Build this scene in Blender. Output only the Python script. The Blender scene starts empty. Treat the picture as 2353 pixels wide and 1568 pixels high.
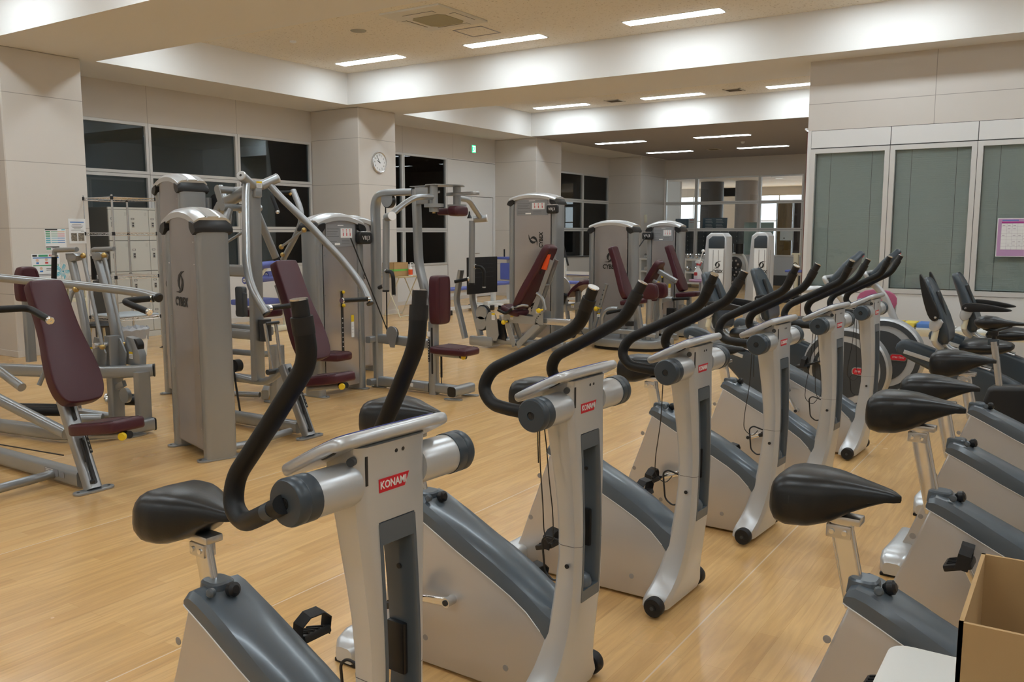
import bpy, bmesh, math, random
from mathutils import Vector as V, Matrix as M
PI = math.pi
S = bpy.context.scene
C = S.collection
random.seed(7)

# ---------------------------------------------------------------- camera
cd = bpy.data.cameras.new('camera'); cam = bpy.data.objects.new('camera', cd); C.objects.link(cam)
cd.sensor_width = 36.0; cd.lens = 36.0 * 2009.0 / 2353.0; cd.clip_start = 0.05; cd.clip_end = 200
cam.location = (0, 0, 1.45)
cam.rotation_euler = (math.radians(90 - 7.077), 0, math.radians(33.19))
S.camera = cam

# ---------------------------------------------------------------- world: daylight that only reaches in through the lobby windows
w = bpy.data.worlds.new('world'); S.world = w; w.use_nodes = True
bg = w.node_tree.nodes['Background']; bg.inputs[0].default_value = (0.86, 0.94, 1.0, 1); bg.inputs[1].default_value = 5.0

# ---------------------------------------------------------------- exposure
S.view_settings.view_transform = 'Standard'; S.view_settings.look = 'None'
S.view_settings.gamma = 1.0; S.view_settings.exposure = 0.0; S.view_settings.use_curve_mapping = False
LAMP = 27.0          # strength of the ceiling light diffusers

# ---------------------------------------------------------------- materials
def nt(m): return m.node_tree.nodes, m.node_tree.links
def mat(name, col, rough=0.5, metal=0.0, bump=0.0, bscale=200.0, var=0.0, vscale=3.0, coat=0.0, emis=None, es=0.0, spec=0.5, aniso=0.0, vstretch=(1,1,1)):
    m = bpy.data.materials.new(name); m.use_nodes = True
    n, l = nt(m); b = n['Principled BSDF']
    b.inputs['Base Color'].default_value = (*col, 1); b.inputs['Roughness'].default_value = rough
    b.inputs['Metallic'].default_value = metal; b.inputs['Specular IOR Level'].default_value = spec
    if coat: b.inputs['Coat Weight'].default_value = coat; b.inputs['Coat Roughness'].default_value = 0.12
    if aniso: b.inputs['Anisotropic'].default_value = aniso
    if emis: b.inputs['Emission Color'].default_value = (*emis, 1); b.inputs['Emission Strength'].default_value = es
    tc = None
    if bump or var:
        tc = n.new('ShaderNodeTexCoord'); mp = n.new('ShaderNodeMapping'); mp.inputs['Scale'].default_value = vstretch
        l.new(tc.outputs['Object'], mp.inputs[0])
    if bump:
        t = n.new('ShaderNodeTexNoise'); t.inputs['Scale'].default_value = bscale; t.inputs['Detail'].default_value = 3
        bu = n.new('ShaderNodeBump'); bu.inputs['Strength'].default_value = bump; bu.inputs['Distance'].default_value = 0.002
        l.new(mp.outputs[0], t.inputs['Vector']); l.new(t.outputs['Fac'], bu.inputs['Height']); l.new(bu.outputs[0], b.inputs['Normal'])
    if var:
        t = n.new('ShaderNodeTexNoise'); t.inputs['Scale'].default_value = vscale; t.inputs['Detail'].default_value = 5
        r = n.new('ShaderNodeMapRange'); r.inputs[1].default_value = .3; r.inputs[2].default_value = .7; r.inputs[3].default_value = 1 - var; r.inputs[4].default_value = 1 + var
        h = n.new('ShaderNodeHueSaturation'); h.inputs['Color'].default_value = (*col, 1)
        l.new(mp.outputs[0], t.inputs['Vector']); l.new(t.outputs['Fac'], r.inputs[0]); l.new(r.outputs[0], h.inputs['Value']); l.new(h.outputs[0], b.inputs['Base Color'])
    return m

def panelled(name, col, lines, rough=0.75, dark=0.55, half=0.0035):
    """Wall board with thin joints: lines = {'x':[..],'y':[..],'z':[..]} in metres."""
    m = mat(name, col, rough, bump=0.15, bscale=90)
    n, l = nt(m); b = n['Principled BSDF']
    tc = n.new('ShaderNodeTexCoord'); sp = n.new('ShaderNodeSeparateXYZ'); l.new(tc.outputs['Object'], sp.inputs[0])
    acc = None
    for ax, vs in lines.items():
        for v in vs:
            a = n.new('ShaderNodeMath'); a.operation = 'COMPARE'; a.inputs[1].default_value = v; a.inputs[2].default_value = half
            l.new(sp.outputs['XYZ'.index(ax.upper())], a.inputs[0])
            if acc is None: acc = a
            else:
                q = n.new('ShaderNodeMath'); q.operation = 'MAXIMUM'; l.new(acc.outputs[0], q.inputs[0]); l.new(a.outputs[0], q.inputs[1]); acc = q
    mx = n.new('ShaderNodeMix'); mx.data_type = 'RGBA'
    mx.inputs[6].default_value = (*col, 1); mx.inputs[7].default_value = (*[c * dark for c in col], 1)
    l.new(acc.outputs[0], mx.inputs[0]); l.new(mx.outputs[2], b.inputs['Base Color'])
    return m

def glassmat(name, tint, rough=0.0, refl=1.0):
    m = bpy.data.materials.new(name); m.use_nodes = True; n, l = nt(m); n.clear()
    o = n.new('ShaderNodeOutputMaterial'); t = n.new('ShaderNodeBsdfTransparent'); g = n.new('ShaderNodeBsdfGlossy')
    f = n.new('ShaderNodeFresnel'); f.inputs[0].default_value = 1.5; mx = n.new('ShaderNodeMixShader')
    mu = n.new('ShaderNodeMath'); mu.operation = 'MULTIPLY'; mu.inputs[1].default_value = refl; l.new(f.outputs[0], mu.inputs[0])
    t.inputs[0].default_value = (*tint, 1); g.inputs['Roughness'].default_value = rough
    l.new(mu.outputs[0], mx.inputs[0]); l.new(t.outputs[0], mx.inputs[1]); l.new(g.outputs[0], mx.inputs[2]); l.new(mx.outputs[0], o.inputs[0])
    return m

def floor_mat():
    m = mat('floor_wood', (.60, .36, .16), .22, coat=.15)
    n, l = nt(m); b = n['Principled BSDF']
    tc = n.new('ShaderNodeTexCoord'); mp = n.new('ShaderNodeMapping'); mp.inputs['Rotation'].default_value = (0, 0, PI / 2)
    l.new(tc.outputs['Object'], mp.inputs[0])
    br = n.new('ShaderNodeTexBrick'); br.offset = .37; br.inputs['Scale'].default_value = 1; br.inputs['Brick Width'].default_value = .9; br.inputs['Row Height'].default_value = .076
    br.inputs['Mortar Size'].default_value = .0006; br.inputs['Mortar Smooth'].default_value = .2; br.inputs['Bias'].default_value = 0.1
    br.inputs[1].default_value = (.66, .39, .150, 1); br.inputs[2].default_value = (.74, .46, .190, 1); br.inputs[3].default_value = (.58, .34, .12, 1)
    l.new(mp.outputs[0], br.inputs[0])
    m2 = n.new('ShaderNodeMapping'); m2.inputs['Scale'].default_value = (22, 1.6, 1); l.new(tc.outputs['Object'], m2.inputs[0])
    no = n.new('ShaderNodeTexNoise'); no.inputs['Scale'].default_value = 1.5; no.inputs['Detail'].default_value = 6; no.inputs['Distortion'].default_value = 1.2; l.new(m2.outputs[0], no.inputs[0])
    r = n.new('ShaderNodeMapRange'); r.inputs[1].default_value = .3; r.inputs[2].default_value = .7; r.inputs[3].default_value = .88; r.inputs[4].default_value = 1.10; l.new(no.outputs['Fac'], r.inputs[0])
    h = n.new('ShaderNodeHueSaturation'); l.new(br.outputs[0], h.inputs['Color']); l.new(r.outputs[0], h.inputs['Value'])
    # seams of the sheet flooring
    sp = n.new('ShaderNodeSeparateXYZ'); l.new(tc.outputs['Object'], sp.inputs[0])
    ad = n.new('ShaderNodeMath'); ad.operation = 'ADD'; ad.inputs[1].default_value = 1.115 + 1.46 * 20; l.new(sp.outputs[0], ad.inputs[0])
    mo = n.new('ShaderNodeMath'); mo.operation = 'MODULO'; mo.inputs[1].default_value = 1.46; l.new(ad.outputs[0], mo.inputs[0])
    cm = n.new('ShaderNodeMath'); cm.operation = 'LESS_THAN'; cm.inputs[1].default_value = .006; l.new(mo.outputs[0], cm.inputs[0])
    mx = n.new('ShaderNodeMix'); mx.data_type = 'RGBA'; mx.inputs[7].default_value = (.80, .62, .42, 1)
    l.new(cm.outputs[0], mx.inputs[0]); l.new(h.outputs[0], mx.inputs[6]); l.new(mx.outputs[2], b.inputs['Base Color'])
    n3 = n.new('ShaderNodeTexNoise'); n3.inputs['Scale'].default_value = 1.3; n3.inputs['Detail'].default_value = 4; l.new(tc.outputs['Object'], n3.inputs[0])
    r3 = n.new('ShaderNodeMapRange'); r3.inputs[3].default_value = .14; r3.inputs[4].default_value = .34; l.new(n3.outputs['Fac'], r3.inputs[0]); l.new(r3.outputs[0], b.inputs['Roughness'])
    return m

def tile_mat():
    m = mat('ceiling_tile', (.80, .76, .68), .95)
    n, l = nt(m); b = n['Principled BSDF']; tc = n.new('ShaderNodeTexCoord')
    no = n.new('ShaderNodeTexNoise'); no.inputs['Scale'].default_value = 38; no.inputs['Detail'].default_value = 4; l.new(tc.outputs['Object'], no.inputs[0])
    cr = n.new('ShaderNodeValToRGB'); cr.color_ramp.elements[0].position = .30; cr.color_ramp.elements[0].color = (.50, .44, .34, 1)
    cr.color_ramp.elements[1].position = .40; cr.color_ramp.elements[1].color = (.80, .75, .66, 1)
    l.new(no.outputs['Fac'], cr.inputs[0]); l.new(cr.outputs[0], b.inputs['Base Color'])
    return m

K = {}
K['wall'] = mat('wall_board', (.66, .62, .575), .8, bump=.1, bscale=80)
K['white_panel'] = mat('white_panel', (.74, .74, .735), .45, spec=.3)
K['beam'] = mat('beam_paint', (.76, .745, .72), .85)
K['tile'] = tile_mat(); K['floor'] = floor_mat()
K['alu'] = mat('window_frame_aluminium', (.66, .66, .65), .4, .25)
K['gasket'] = mat('dark_gasket', (.05, .055, .055), .6)
K['glass'] = glassmat('window_glass', (.62, .69, .72), refl=1.0)
K['clear'] = glassmat('clear_glass', (.90, .94, .95))
K['silver'] = mat('silver_powdercoat', (.37, .39, .405), .32, .65, bump=.05, bscale=600)
K['silverlt'] = mat('silver_plastic', (.60, .62, .64), .30, .45)
K['silverbr'] = mat('bright_silver_plastic', (.74, .76, .79), .22, .35, coat=.3)
K['beige'] = mat('beige_shroud_panel', (.60, .575, .55), .36, .55)
K['bluegrey'] = mat('blue_grey_plastic', (.045, .062, .080), .34, .0)
K['midgrey'] = mat('grey_tube_cover', (.105, .130, .155), .30, .1, coat=.15)
K['black'] = mat('black_plastic', (.012, .012, .013), .38)
K['rubber'] = mat('black_rubber', (.009, .009, .010), .6, bump=.1, bscale=300)
K['foam'] = mat('black_foam_grip', (.007, .008, .009), .5, bump=.2, bscale=900, spec=.35)
K['vinyl'] = mat('black_vinyl', (.006, .008, .010), .34, bump=.12, bscale=160)
K['maroon'] = mat('burgundy_vinyl', (.060, .008, .016), .40, bump=.15, bscale=220)
K['chrome'] = mat('chrome', (.78, .80, .82), .16, 1.0)
K['steel'] = mat('brushed_steel', (.66, .67, .68), .26, .9)
K['shroud'] = mat('tower_shroud', (.50, .49, .51), .28, .75)
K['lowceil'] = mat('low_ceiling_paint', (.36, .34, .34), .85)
K['shroudback'] = mat('tower_back_sheet', (.36, .345, .345), .42, .35, var=.06, vscale=2.5)
K['yellow'] = mat('yellow_plastic', (.85, .60, .02), .4)
K['red'] = mat('red_sticker', (.62, .015, .03), .4)
K['orange'] = mat('orange_plastic', (.85, .10, .02), .45)
K['paper'] = mat('white_paper', (.82, .83, .84), .7)
K['ink'] = mat('black_ink', (.02, .02, .02), .5)
K['inkgrey'] = mat('dark_grey_ink', (.10, .10, .11), .5)
K['whiteink'] = mat('white_ink', (.85, .85, .85), .5)
K['white'] = mat('white_paint', (.78, .79, .78), .4)
K['cream'] = mat('cream_paint', (.72, .68, .52), .5)
K['locker'] = mat('locker_grey', (.57, .565, .52), .45)
K['blue'] = mat('blue_vinyl', (.115, .15, .46), .45)
K['lampdiff'] = mat('lamp_diffuser', (.9, .9, .9), .5, emis=(.83, .935, 1.0), es=LAMP)
K['lampdim'] = mat('lamp_diffuser_dim', (.9, .9, .9), .5, emis=(.85, .95, 1.0), es=LAMP * .45)
K['brass'] = mat('brass', (.55, .40, .16), .3, .9)
K['cardboard'] = mat('cardboard', (.48, .31, .14), .8, var=.06, vscale=6)
K['plate'] = mat('grey_placard', (.26, .265, .28), .45)
K['dgrey'] = mat('dark_grey_plastic', (.05, .055, .06), .45)

# ---------------------------------------------------------------- mesh helpers
def nb(): return bmesh.new()
def box(bm, c, s, R=None, bev=0.0, seg=2):
    """box of size s centred on c, optional 3x3 rotation R, bevelled edges"""
    t = bmesh.new(); bmesh.ops.create_cube(t, size=1)
    bmesh.ops.scale(t, vec=V(s), verts=t.verts)
    if bev: bmesh.ops.bevel(t, geom=t.edges[:], offset=min(bev, min(s) * .49), segments=seg, profile=.6, affect='EDGES')
    if R is not None: bmesh.ops.transform(t, matrix=R.to_4x4(), verts=t.verts)
    bmesh.ops.translate(t, vec=V(c), verts=t.verts); merge(bm, t)
def merge(bm, t):
    mp = {}
    for v in t.verts: mp[v] = bm.verts.new(v.co)
    for f in t.faces:
        try: nf = bm.faces.new([mp[v] for v in f.verts]); nf.material_index = f.material_index
        except ValueError: pass
    t.free()
def bx(bm, x0, x1, y0, y1, z0, z1, bev=0.0, seg=2): box(bm, ((x0+x1)/2, (y0+y1)/2, (z0+z1)/2), (abs(x1-x0), abs(y1-y0), abs(z1-z0)), None, bev, seg)
def fillet(pts, r, n=5):
    """round the corners of a polyline"""
    pts = [V(p) for p in pts]
    if r <= 0 or len(pts) < 3: return pts
    out = [pts[0]]
    for i in range(1, len(pts) - 1):
        a, b, c = pts[i-1], pts[i], pts[i+1]; u = (a - b); w_ = (c - b)
        d = min(r, u.length * .48, w_.length * .48)
        if u.length < 1e-6 or w_.length < 1e-6 or u.angle(w_, 0) > 3.1: out.append(b); continue
        p, q = b + u.normalized() * d, b + w_.normalized() * d
        for k in range(n + 1):
            t = k / n; out.append(p * (1-t)**2 + b * 2*t*(1-t) + q * t*t)
    out.append(pts[-1]); return out
def sweep(bm, pts, prof, up=(0, 0, 1), cap=True, scales=None):
    """sweep a closed 2-D profile (u: side, v: up) along a polyline"""
    pts = [V(p) for p in pts]; n = len(pts); rings = []
    t0 = (pts[1] - pts[0]).normalized(); U = V(up)
    if abs(t0.dot(U)) > .95: U = V((1, 0, 0)) if abs(t0.x) < .9 else V((0, 1, 0))
    side = t0.cross(U).normalized(); upv = side.cross(t0).normalized(); prev = t0
    for i, p in enumerate(pts):
        if i == 0: t = t0
        elif i == n - 1: t = (pts[i] - pts[i-1]).normalized()
        else: t = ((pts[i+1] - pts[i]).normalized() + (pts[i] - pts[i-1]).normalized()).normalized()
        q = prev.rotation_difference(t); side = q @ side; upv = q @ upv; prev = t
        k = scales[i] if scales else 1.0
        if 0 < i < n - 1:
            cs = max(.5, math.cos((pts[i+1] - pts[i]).angle(pts[i] - pts[i-1], 0) / 2))
        else: cs = 1
        rings.append([bm.verts.new(p + side * (u_ * k / 1) + upv * (v_ * k)) for u_, v_ in prof])
    m = len(prof)
    for a, b in zip(rings, rings[1:]):
        for j in range(m): bm.faces.new((a[j], a[(j+1) % m], b[(j+1) % m], b[j]))
    if cap: bm.faces.new(rings[0][::-1]); bm.faces.new(rings[-1])
def circ(r, n=12, ry=None): return [(r * math.cos(2*PI*k/n), (ry or r) * math.sin(2*PI*k/n)) for k in range(n)]
def rrect(w_, h, r, n=3):
    o = []
    for cx, cy, a0 in ((w_/2-r, h/2-r, 0), (-w_/2+r, h/2-r, 90), (-w_/2+r, -h/2+r, 180), (w_/2-r, -h/2+r, 270)):
        for k in range(n + 1): a = math.radians(a0 + 90*k/n); o.append((cx + r*math.cos(a), cy + r*math.sin(a)))
    return o
def tube(bm, pts, r, n=12, fil=0.0, fn=5, scales=None): sweep(bm, fillet(pts, fil, fn), circ(r, n), scales=scales)
def bar(bm, pts, w_, h, r=.012, fil=0.0, up=(0, 0, 1), fn=4): sweep(bm, fillet(pts, fil, fn), rrect(w_, h, min(r, w_*.49, h*.49)), up=up)
def cyl(bm, a, b, r, n=20, r2=None):
    sweep(bm, [a, b], circ(r, n)) if r2 is None else sweep(bm, [a, b], circ(r, n), scales=[1, r2 / r])
def lathe(bm, prof, c=(0, 0, 0), axis=(0, 0, 1), n=24):
    """revolve [(r, h)] about an axis through c"""
    ax = V(axis).normalized(); e = V((1, 0, 0)) if abs(ax.x) < .9 else V((0, 1, 0)); u_ = ax.cross(e).normalized(); v_ = ax.cross(u_); c = V(c)
    rings = []
    for r, h in prof:
        if r < 1e-6: rings.append([bm.verts.new(c + ax*h)])
        else: rings.append([bm.verts.new(c + ax*h + u_*r*math.cos(2*PI*k/n) + v_*r*math.sin(2*PI*k/n)) for k in range(n)])
    for a, b in zip(rings, rings[1:]):
        if len(a) == 1 and len(b) == 1: continue
        for k in range(n):
            if len(a) == 1: bm.faces.new((a[0], b[k], b[(k+1) % n]))
            elif len(b) == 1: bm.faces.new((a[k], a[(k+1) % n], b[0]))
            else: bm.faces.new((a[k], a[(k+1) % n], b[(k+1) % n], b[k]))
    if len(rings[0]) > 1: bm.faces.new(rings[0][::-1])
    if len(rings[-1]) > 1: bm.faces.new(rings[-1])
def sphere(bm, c, r, n=14):
    t = bmesh.new(); bmesh.ops.create_uvsphere(t, u_segments=n, v_segments=max(6, n//2), radius=1)
    bmesh.ops.scale(t, vec=V((r, r, r) if not hasattr(r, '__len__') else r), verts=t.verts); bmesh.ops.translate(t, vec=V(c), verts=t.verts); merge(bm, t)
def prism(bm, poly, O, U, W, N, th, bev=0.0, seg=2):
    """extrude a 2-D outline (in the plane O + a*U + b*W) by th along N (centred on the plane)"""
    t = bmesh.new(); O, U, W, N = V(O), V(U).normalized(), V(W).normalized(), V(N).normalized()
    a = [t.verts.new(O + U*p[0] + W*p[1] - N*th/2) for p in poly]; b = [t.verts.new(O + U*p[0] + W*p[1] + N*th/2) for p in poly]
    fa = t.faces.new(a[::-1]); fb = t.faces.new(b); m = len(poly)
    for k in range(m): t.faces.new((a[k], a[(k+1) % m], b[(k+1) % m], b[k]))
    bmesh.ops.recalc_face_normals(t, faces=t.faces)
    if bev: bmesh.ops.bevel(t, geom=list(fa.edges) + list(fb.edges), offset=min(bev, th*.49), segments=seg, profile=.5, affect='EDGES', clamp_overlap=True)
    merge(bm, t)
def loft(bm, rings, cap=True, closed=True):
    R = [[bm.verts.new(V(p)) for p in r] for r in rings]; m = len(R[0])
    for a, b in zip(R, R[1:]):
        for k in range(m if closed else m - 1): bm.faces.new((a[k], a[(k+1) % m], b[(k+1) % m], b[k]))
    if cap and closed: bm.faces.new(R[0][::-1]); bm.faces.new(R[-1])
def smooth_poly(p, it=2, closed=True):
    """Chaikin corner cutting"""
    for _ in range(it):
        o = []; n = len(p)
        for i in range(n if closed else n - 1):
            a, b = p[i], p[(i+1) % n]; o += [tuple(a[k]*.75 + b[k]*.25 for k in range(len(a))), tuple(a[k]*.25 + b[k]*.75 for k in range(len(a)))]
        p = o if closed else [p[0]] + o + [p[-1]]
    return p
def interp(t, keys):
    """piecewise linear/smooth lookup in [(t, v...)]"""
    if t <= keys[0][0]: return keys[0][1:]
    for a, b in zip(keys, keys[1:]):
        if t <= b[0]:
            f = (t - a[0]) / (b[0] - a[0] or 1); return tuple(x + (y - x) * f for x, y in zip(a[1:], b[1:]))
    return keys[-1][1:]

# ---------------------------------------------------------------- object helpers
def ob(name, bm, m, parent=None, label=None, ang=35):
    bmesh.ops.recalc_face_normals(bm, faces=bm.faces)
    me = bpy.data.meshes.new(name); bm.to_mesh(me); bm.free()
    for k in (m if isinstance(m, (list, tuple)) else [m]): me.materials.append(K[k] if isinstance(k, str) else k)
    me.shade_smooth(); me.set_sharp_from_angle(angle=math.radians(ang))
    o = bpy.data.objects.new(name, me); C.objects.link(o)
    if parent is not None: o.parent = parent
    if label: o['label'] = label
    return o
def thing(name, label, cat, loc=(0, 0, 0), yaw=0.0, group=None):
    o = bpy.data.objects.new(name, None); C.objects.link(o); o.empty_display_size = .05
    o.location = loc; o.rotation_euler = (0, 0, math.radians(yaw)); o['label'] = label; o['category'] = cat
    if group: o['group'] = group
    return o
def tag(o, label, cat, group=None):
    o['label'] = label; o['category'] = cat
    if group: o['group'] = group
    return o
def struct(name, bm, m, parent=None, ang=35):
    o = ob(name, bm, m, parent, ang=ang)
    if parent is None: o['kind'] = 'structure'
    return o
def dup(root, loc=None, yaw=None, label=None, group=None, skip=()):
    r = root.copy(); C.objects.link(r)
    if loc is not None: r.location = loc
    if yaw is not None: r.rotation_euler = (0, 0, math.radians(yaw))
    if label: r['label'] = label
    if group: r['group'] = group
    def rec(src, dst):
        for ch in list(src.children):
            if ch.name.split('.')[0] in skip: continue
            c_ = ch.copy(); C.objects.link(c_); c_.parent = dst; rec(ch, c_)
    rec(root, r); return r
def writing(name, s, size, O, U, W, m, parent=None, depth=.001, align='CENTER', shear=0.0, bold=0.0, xs=1.0):
    """lettering on the plane O, reading along U with its top towards W"""
    cu = bpy.data.curves.new('t', 'FONT'); cu.body = s; cu.size = size; cu.extrude = depth; cu.align_x = align; cu.align_y = 'CENTER'; cu.shear = shear; cu.offset = bold; cu.resolution_u = 2
    t = bpy.data.objects.new('t', cu); C.objects.link(t)
    dg = bpy.context.evaluated_depsgraph_get(); me = bpy.data.meshes.new_from_object(t.evaluated_get(dg))
    bpy.data.objects.remove(t); bpy.data.curves.remove(cu)
    U, W = V(U).normalized(), V(W).normalized(); N = U.cross(W)
    mt = M(((U.x*xs, W.x, N.x, O[0]), (U.y*xs, W.y, N.y, O[1]), (U.z*xs, W.z, N.z, O[2]), (0, 0, 0, 1)))
    me.transform(mt); me.materials.clear(); me.materials.append(K[m] if isinstance(m, str) else m); me.name = name
    o = bpy.data.objects.new(name, me); C.objects.link(o)
    if parent is not None: o.parent = parent
    return o
# ================================================================ the room
ZS, ZC = 3.535, 4.035                      # underside of the beams, recessed ceiling
XW, XP, YR, YF = -11.45, -10.34, 11.31, 24.15
b = nb(); bx(b, XW-6, 6.5, -4, 40, -.1, 0); struct('floor', b, 'floor')
JP = {'z': [.735, 1.50, 2.265, 3.03]}
K['pillar'] = panelled('pillar_board', (.66, .62, .575), JP)
K['boardL'] = panelled('wall_board_left', (.64, .60, .555), {'y': [7.91, 9.50, 13.55, 15.2]})
K['boardR'] = panelled('wall_board_right', (.64, .60, .56), {'x': [-1.577, .8], 'z': [3.02]})
# pillars
for i, (y0, y1, x1) in enumerate(((5.30, 6.27, XP), (11.11, 12.055, XP), (16.80, 17.90, XP), (22.50, 24.15, -10.45))):
    b = nb(); bx(b, XW-.1, x1, y0, y1, 0, ZS, .012, 1); struct('pillar', b, 'pillar')
    b = nb(); bx(b, XW, x1+.008, y0-.008, y1+.008, 0, .075, .003, 1); struct('baseboard_pillar', b, 'wall')
# ceiling slabs over the recesses
b = nb(); bx(b, XP-.05, 6.2, -4, 16.62, ZC, ZC+.1); struct('ceiling', b, 'tile')
# beams
beams = [(XW-.15, XP, -4, 24.3), (XP, 6.2, -2.1, -.7), (XP, 6.2, 5.09, 6.47), (XP, 6.2, 10.87, 12.26), (5.5, 6.2, -4, 16.57)]
for x0, x1, y0, y1 in beams:
    b = nb(); bx(b, x0, x1, y0, y1, ZS, ZC+.05); struct('ceiling_beam', b, 'beam')
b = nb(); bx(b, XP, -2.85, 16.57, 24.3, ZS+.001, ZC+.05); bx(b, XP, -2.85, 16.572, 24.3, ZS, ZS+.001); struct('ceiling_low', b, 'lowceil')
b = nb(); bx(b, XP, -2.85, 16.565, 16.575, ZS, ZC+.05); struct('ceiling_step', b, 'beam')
# solid walls never in view but closing the room
b = nb(); bx(b, XW-.15, 6.2, -4.1, -4, 0, ZC+.1); struct('wall_rear', b, 'wall')
b = nb(); bx(b, 6.1, 6.2, -4, 11.4, 0, ZC+.1); struct('wall_east', b, 'wall')
b = nb()
bx(b, XW-.15, XW, -4, 6.3, 0, ZS)
bx(b, XW-.15, XW, 6.27, 11.15, 3.01, ZS)
bx(b, XW-.15, XW, 12.0, 16.85, 3.02, ZS)
bx(b, XW-.15, XW, 17.85, 22.55, 3.02, ZS)
struct('wall_west', b, 'boardL')
b = nb()
bx(b, XW-.15, XW, 6.27, 11.15, 0, .88); bx(b, XW-.15, XW, 12.0, 15.85, 0, .77); bx(b, XW-.15, XW, 14.98, 15.87, .77, 3.02)
bx(b, XW-.15, XW, 15.87, 16.85, 2.245, 3.02); bx(b, XW-.15, XW, 16.72, 16.85, 0, 2.245); bx(b, XW-.15, XW, 17.85, 22.55, 0, .77)
struct('wall_west_panels', b, 'white_panel')
b = nb()
for y0, y1 in ((-4, 5.3), (6.27, 11.11), (12.055, 15.87), (17.9, 22.5)): bx(b, XW, XW+.012, y0, y1, 0, .075)
struct('baseboard_west', b, 'wall')
b = nb(); bx(b, XW+.001, XW+.004, 14.985, 14.993, .08, 3.0); bx(b, XW+.001, XW+.004, 14.98, 16.8, 2.995, 3.003); bx(b, XW+.001, XW+.004, 15.0, 15.86, 2.235, 2.243)
struct('trim_1', b, 'gasket')

def window_wall(name, axis, plane, spans, zs, fw=.045, depth=.07, glass='glass', side=1, skip=()):
    """aluminium window: spans along the wall, zs = levels of glass bands; frame of each pane is separate so a dark joint shows"""
    root = None
    f = nb(); g = nb()
    for (s0, s1) in spans:
        for (z0, z1) in zs:
            for a0, a1, c0, c1 in ((s0, s0+fw, z0, z1), (s1-fw, s1, z0, z1), (s0+fw, s1-fw, z0, z0+fw), (s0+fw, s1-fw, z1-fw, z1)):
                a0 += .003 if a0 == s0 else 0; a1 -= .003 if a1 == s1 else 0; c0 += .003 if c0 == z0 else 0; c1 -= .003 if c1 == z1 else 0
                if axis == 'y': bx(f, plane-depth*side, plane+.012*side, a0, a1, c0, c1)
                else: bx(f, a0, a1, plane-.012*side, plane+depth*side, c0, c1)
            q = plane - .03*side if axis == 'y' else plane + .03*side
            if axis == 'y': bx(g, q-.004, q+.004, s0+fw, s1-fw, z0+fw, z1-fw)
            else: bx(g, s0+fw, s1-fw, q-.004, q+.004, z0+fw, z1-fw)
    k = nb()
    s0, s1 = spans[0][0], spans[-1][1]; z0, z1 = zs[0][0], zs[-1][1]
    for s in [x[0] for x in spans[1:]]:
        if axis == 'y': bx(k, plane-depth*side, plane, s-.003, s+.003, z0, z1)
        else: bx(k, s-.003, s+.003, plane, plane+depth*side, z0, z1)
    for z in [x[0] for x in zs[1:]]:
        if axis == 'y': bx(k, plane-depth*side, plane, s0, s1, z-.003, z+.003)
        else: bx(k, s0, s1, plane, plane+depth*side, z-.003, z+.003)
    if len(k.verts) == 0: bx(k, 0, .001, 0, .001, -.3, -.299)
    root = struct(name, f, 'alu'); ob('glass', g, glass, root); ob('joint', k, 'gasket', root)
    return root
ZZ = [(.88, 1.50), (1.50, 2.28), (2.28, 3.01)]
window_wall('window_1', 'y', XW, [(6.29, 7.905), (7.905, 9.50), (9.50, 11.09)], ZZ)
window_wall('window_2', 'y', XW, [(12.07, 13.55), (13.55, 14.98)], [(.77, 1.50), (1.50, 3.02)])
window_wall('window_3', 'y', XW, [(17.91, 19.4), (19.4, 20.98), (20.98, 22.49)], [(.77, 1.53), (1.53, 2.29), (2.29, 3.02)])
window_wall('window_4', 'x', YF, [(-10.44, -9.48), (-9.48, -7.65), (-7.65, -6.46)], [(.79, 1.53), (1.53, 2.285), (2.285, 3.01)], glass='clear')
# far wall
b = nb(); bx(b, XW, -6.46, YF, YF+.15, 3.01, ZS); bx(b, -6.46, -2.9, YF, YF+.15, 0, ZS); struct('wall_north', b, 'wall')
b = nb(); bx(b, XW, -6.46, YF, YF+.15, .28, .79); struct('wall_north_panels', b, mat('pale_blue_grey_panel', (.50, .53, .56), .5))
b = nb(); bx(b, XW, -6.46, YF, YF+.15, 0, .28); struct('baseboard_north', b, 'dgrey')
# right-hand wall with the blinds (faces the camera) and its return
b = nb(); bx(b, -3.0, 6.2, YR, YR+.15, 2.70, ZS); struct('wall_office', b, 'boardR')
b = nb(); bx(b, -3.0, 6.2, YR, YR+.15, 0, .72); bx(b, -3.0, -2.957, YR, YR+.15, .72, 2.70)
XS = [-2.957 + .9235 * k for k in range(10)]
for a0, a1 in zip(XS, XS[1:]): bx(b, a0+.004, a1-.004, YR, YR+.14, 2.488, 2.695)
struct('wall_office_panels', b, 'white_panel')
b = nb(); bx(b, -3.0, 6.2, YR+.006, YR+.14, 2.476, 2.488); bx(b, -3.0, 6.2, YR+.006, YR+.14, 2.693, 2.70)
for a0 in XS: bx(b, a0-.004, a0+.004, YR+.006, YR+.12, 2.48, 2.70)
struct('trim_2', b, 'gasket')
b = nb(); bx(b, -3.0, 6.1, YR-.012, YR, 0, .06); struct('baseboard_office', b, 'wall')
b = nb(); bx(b, -3.0, -2.85, YR+.15, YF, 0, ZC+.05); struct('wall_return', b, 'wall')
b = nb(); bx(b, -3.02, -3.0, YR+.04, YR+.12, 0, 2.70); struct('trim_3', b, mat('dark_red_door_edge', (.14, .03, .02), .5))
b = nb(); cyl(b, (-3.03, YR-.02, 2.72), (-3.0, YR-.02, 2.72), .014); tag(ob('corner_bumper', b, 'whiteink'), 'tiny white round cap at the corner above the blinds wall', 'cap')
window_wall('window_5', 'x', YR, list(zip(XS, XS[1:]))[:9], [(.722, 2.478)], fw=.058, glass='clear')
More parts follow.
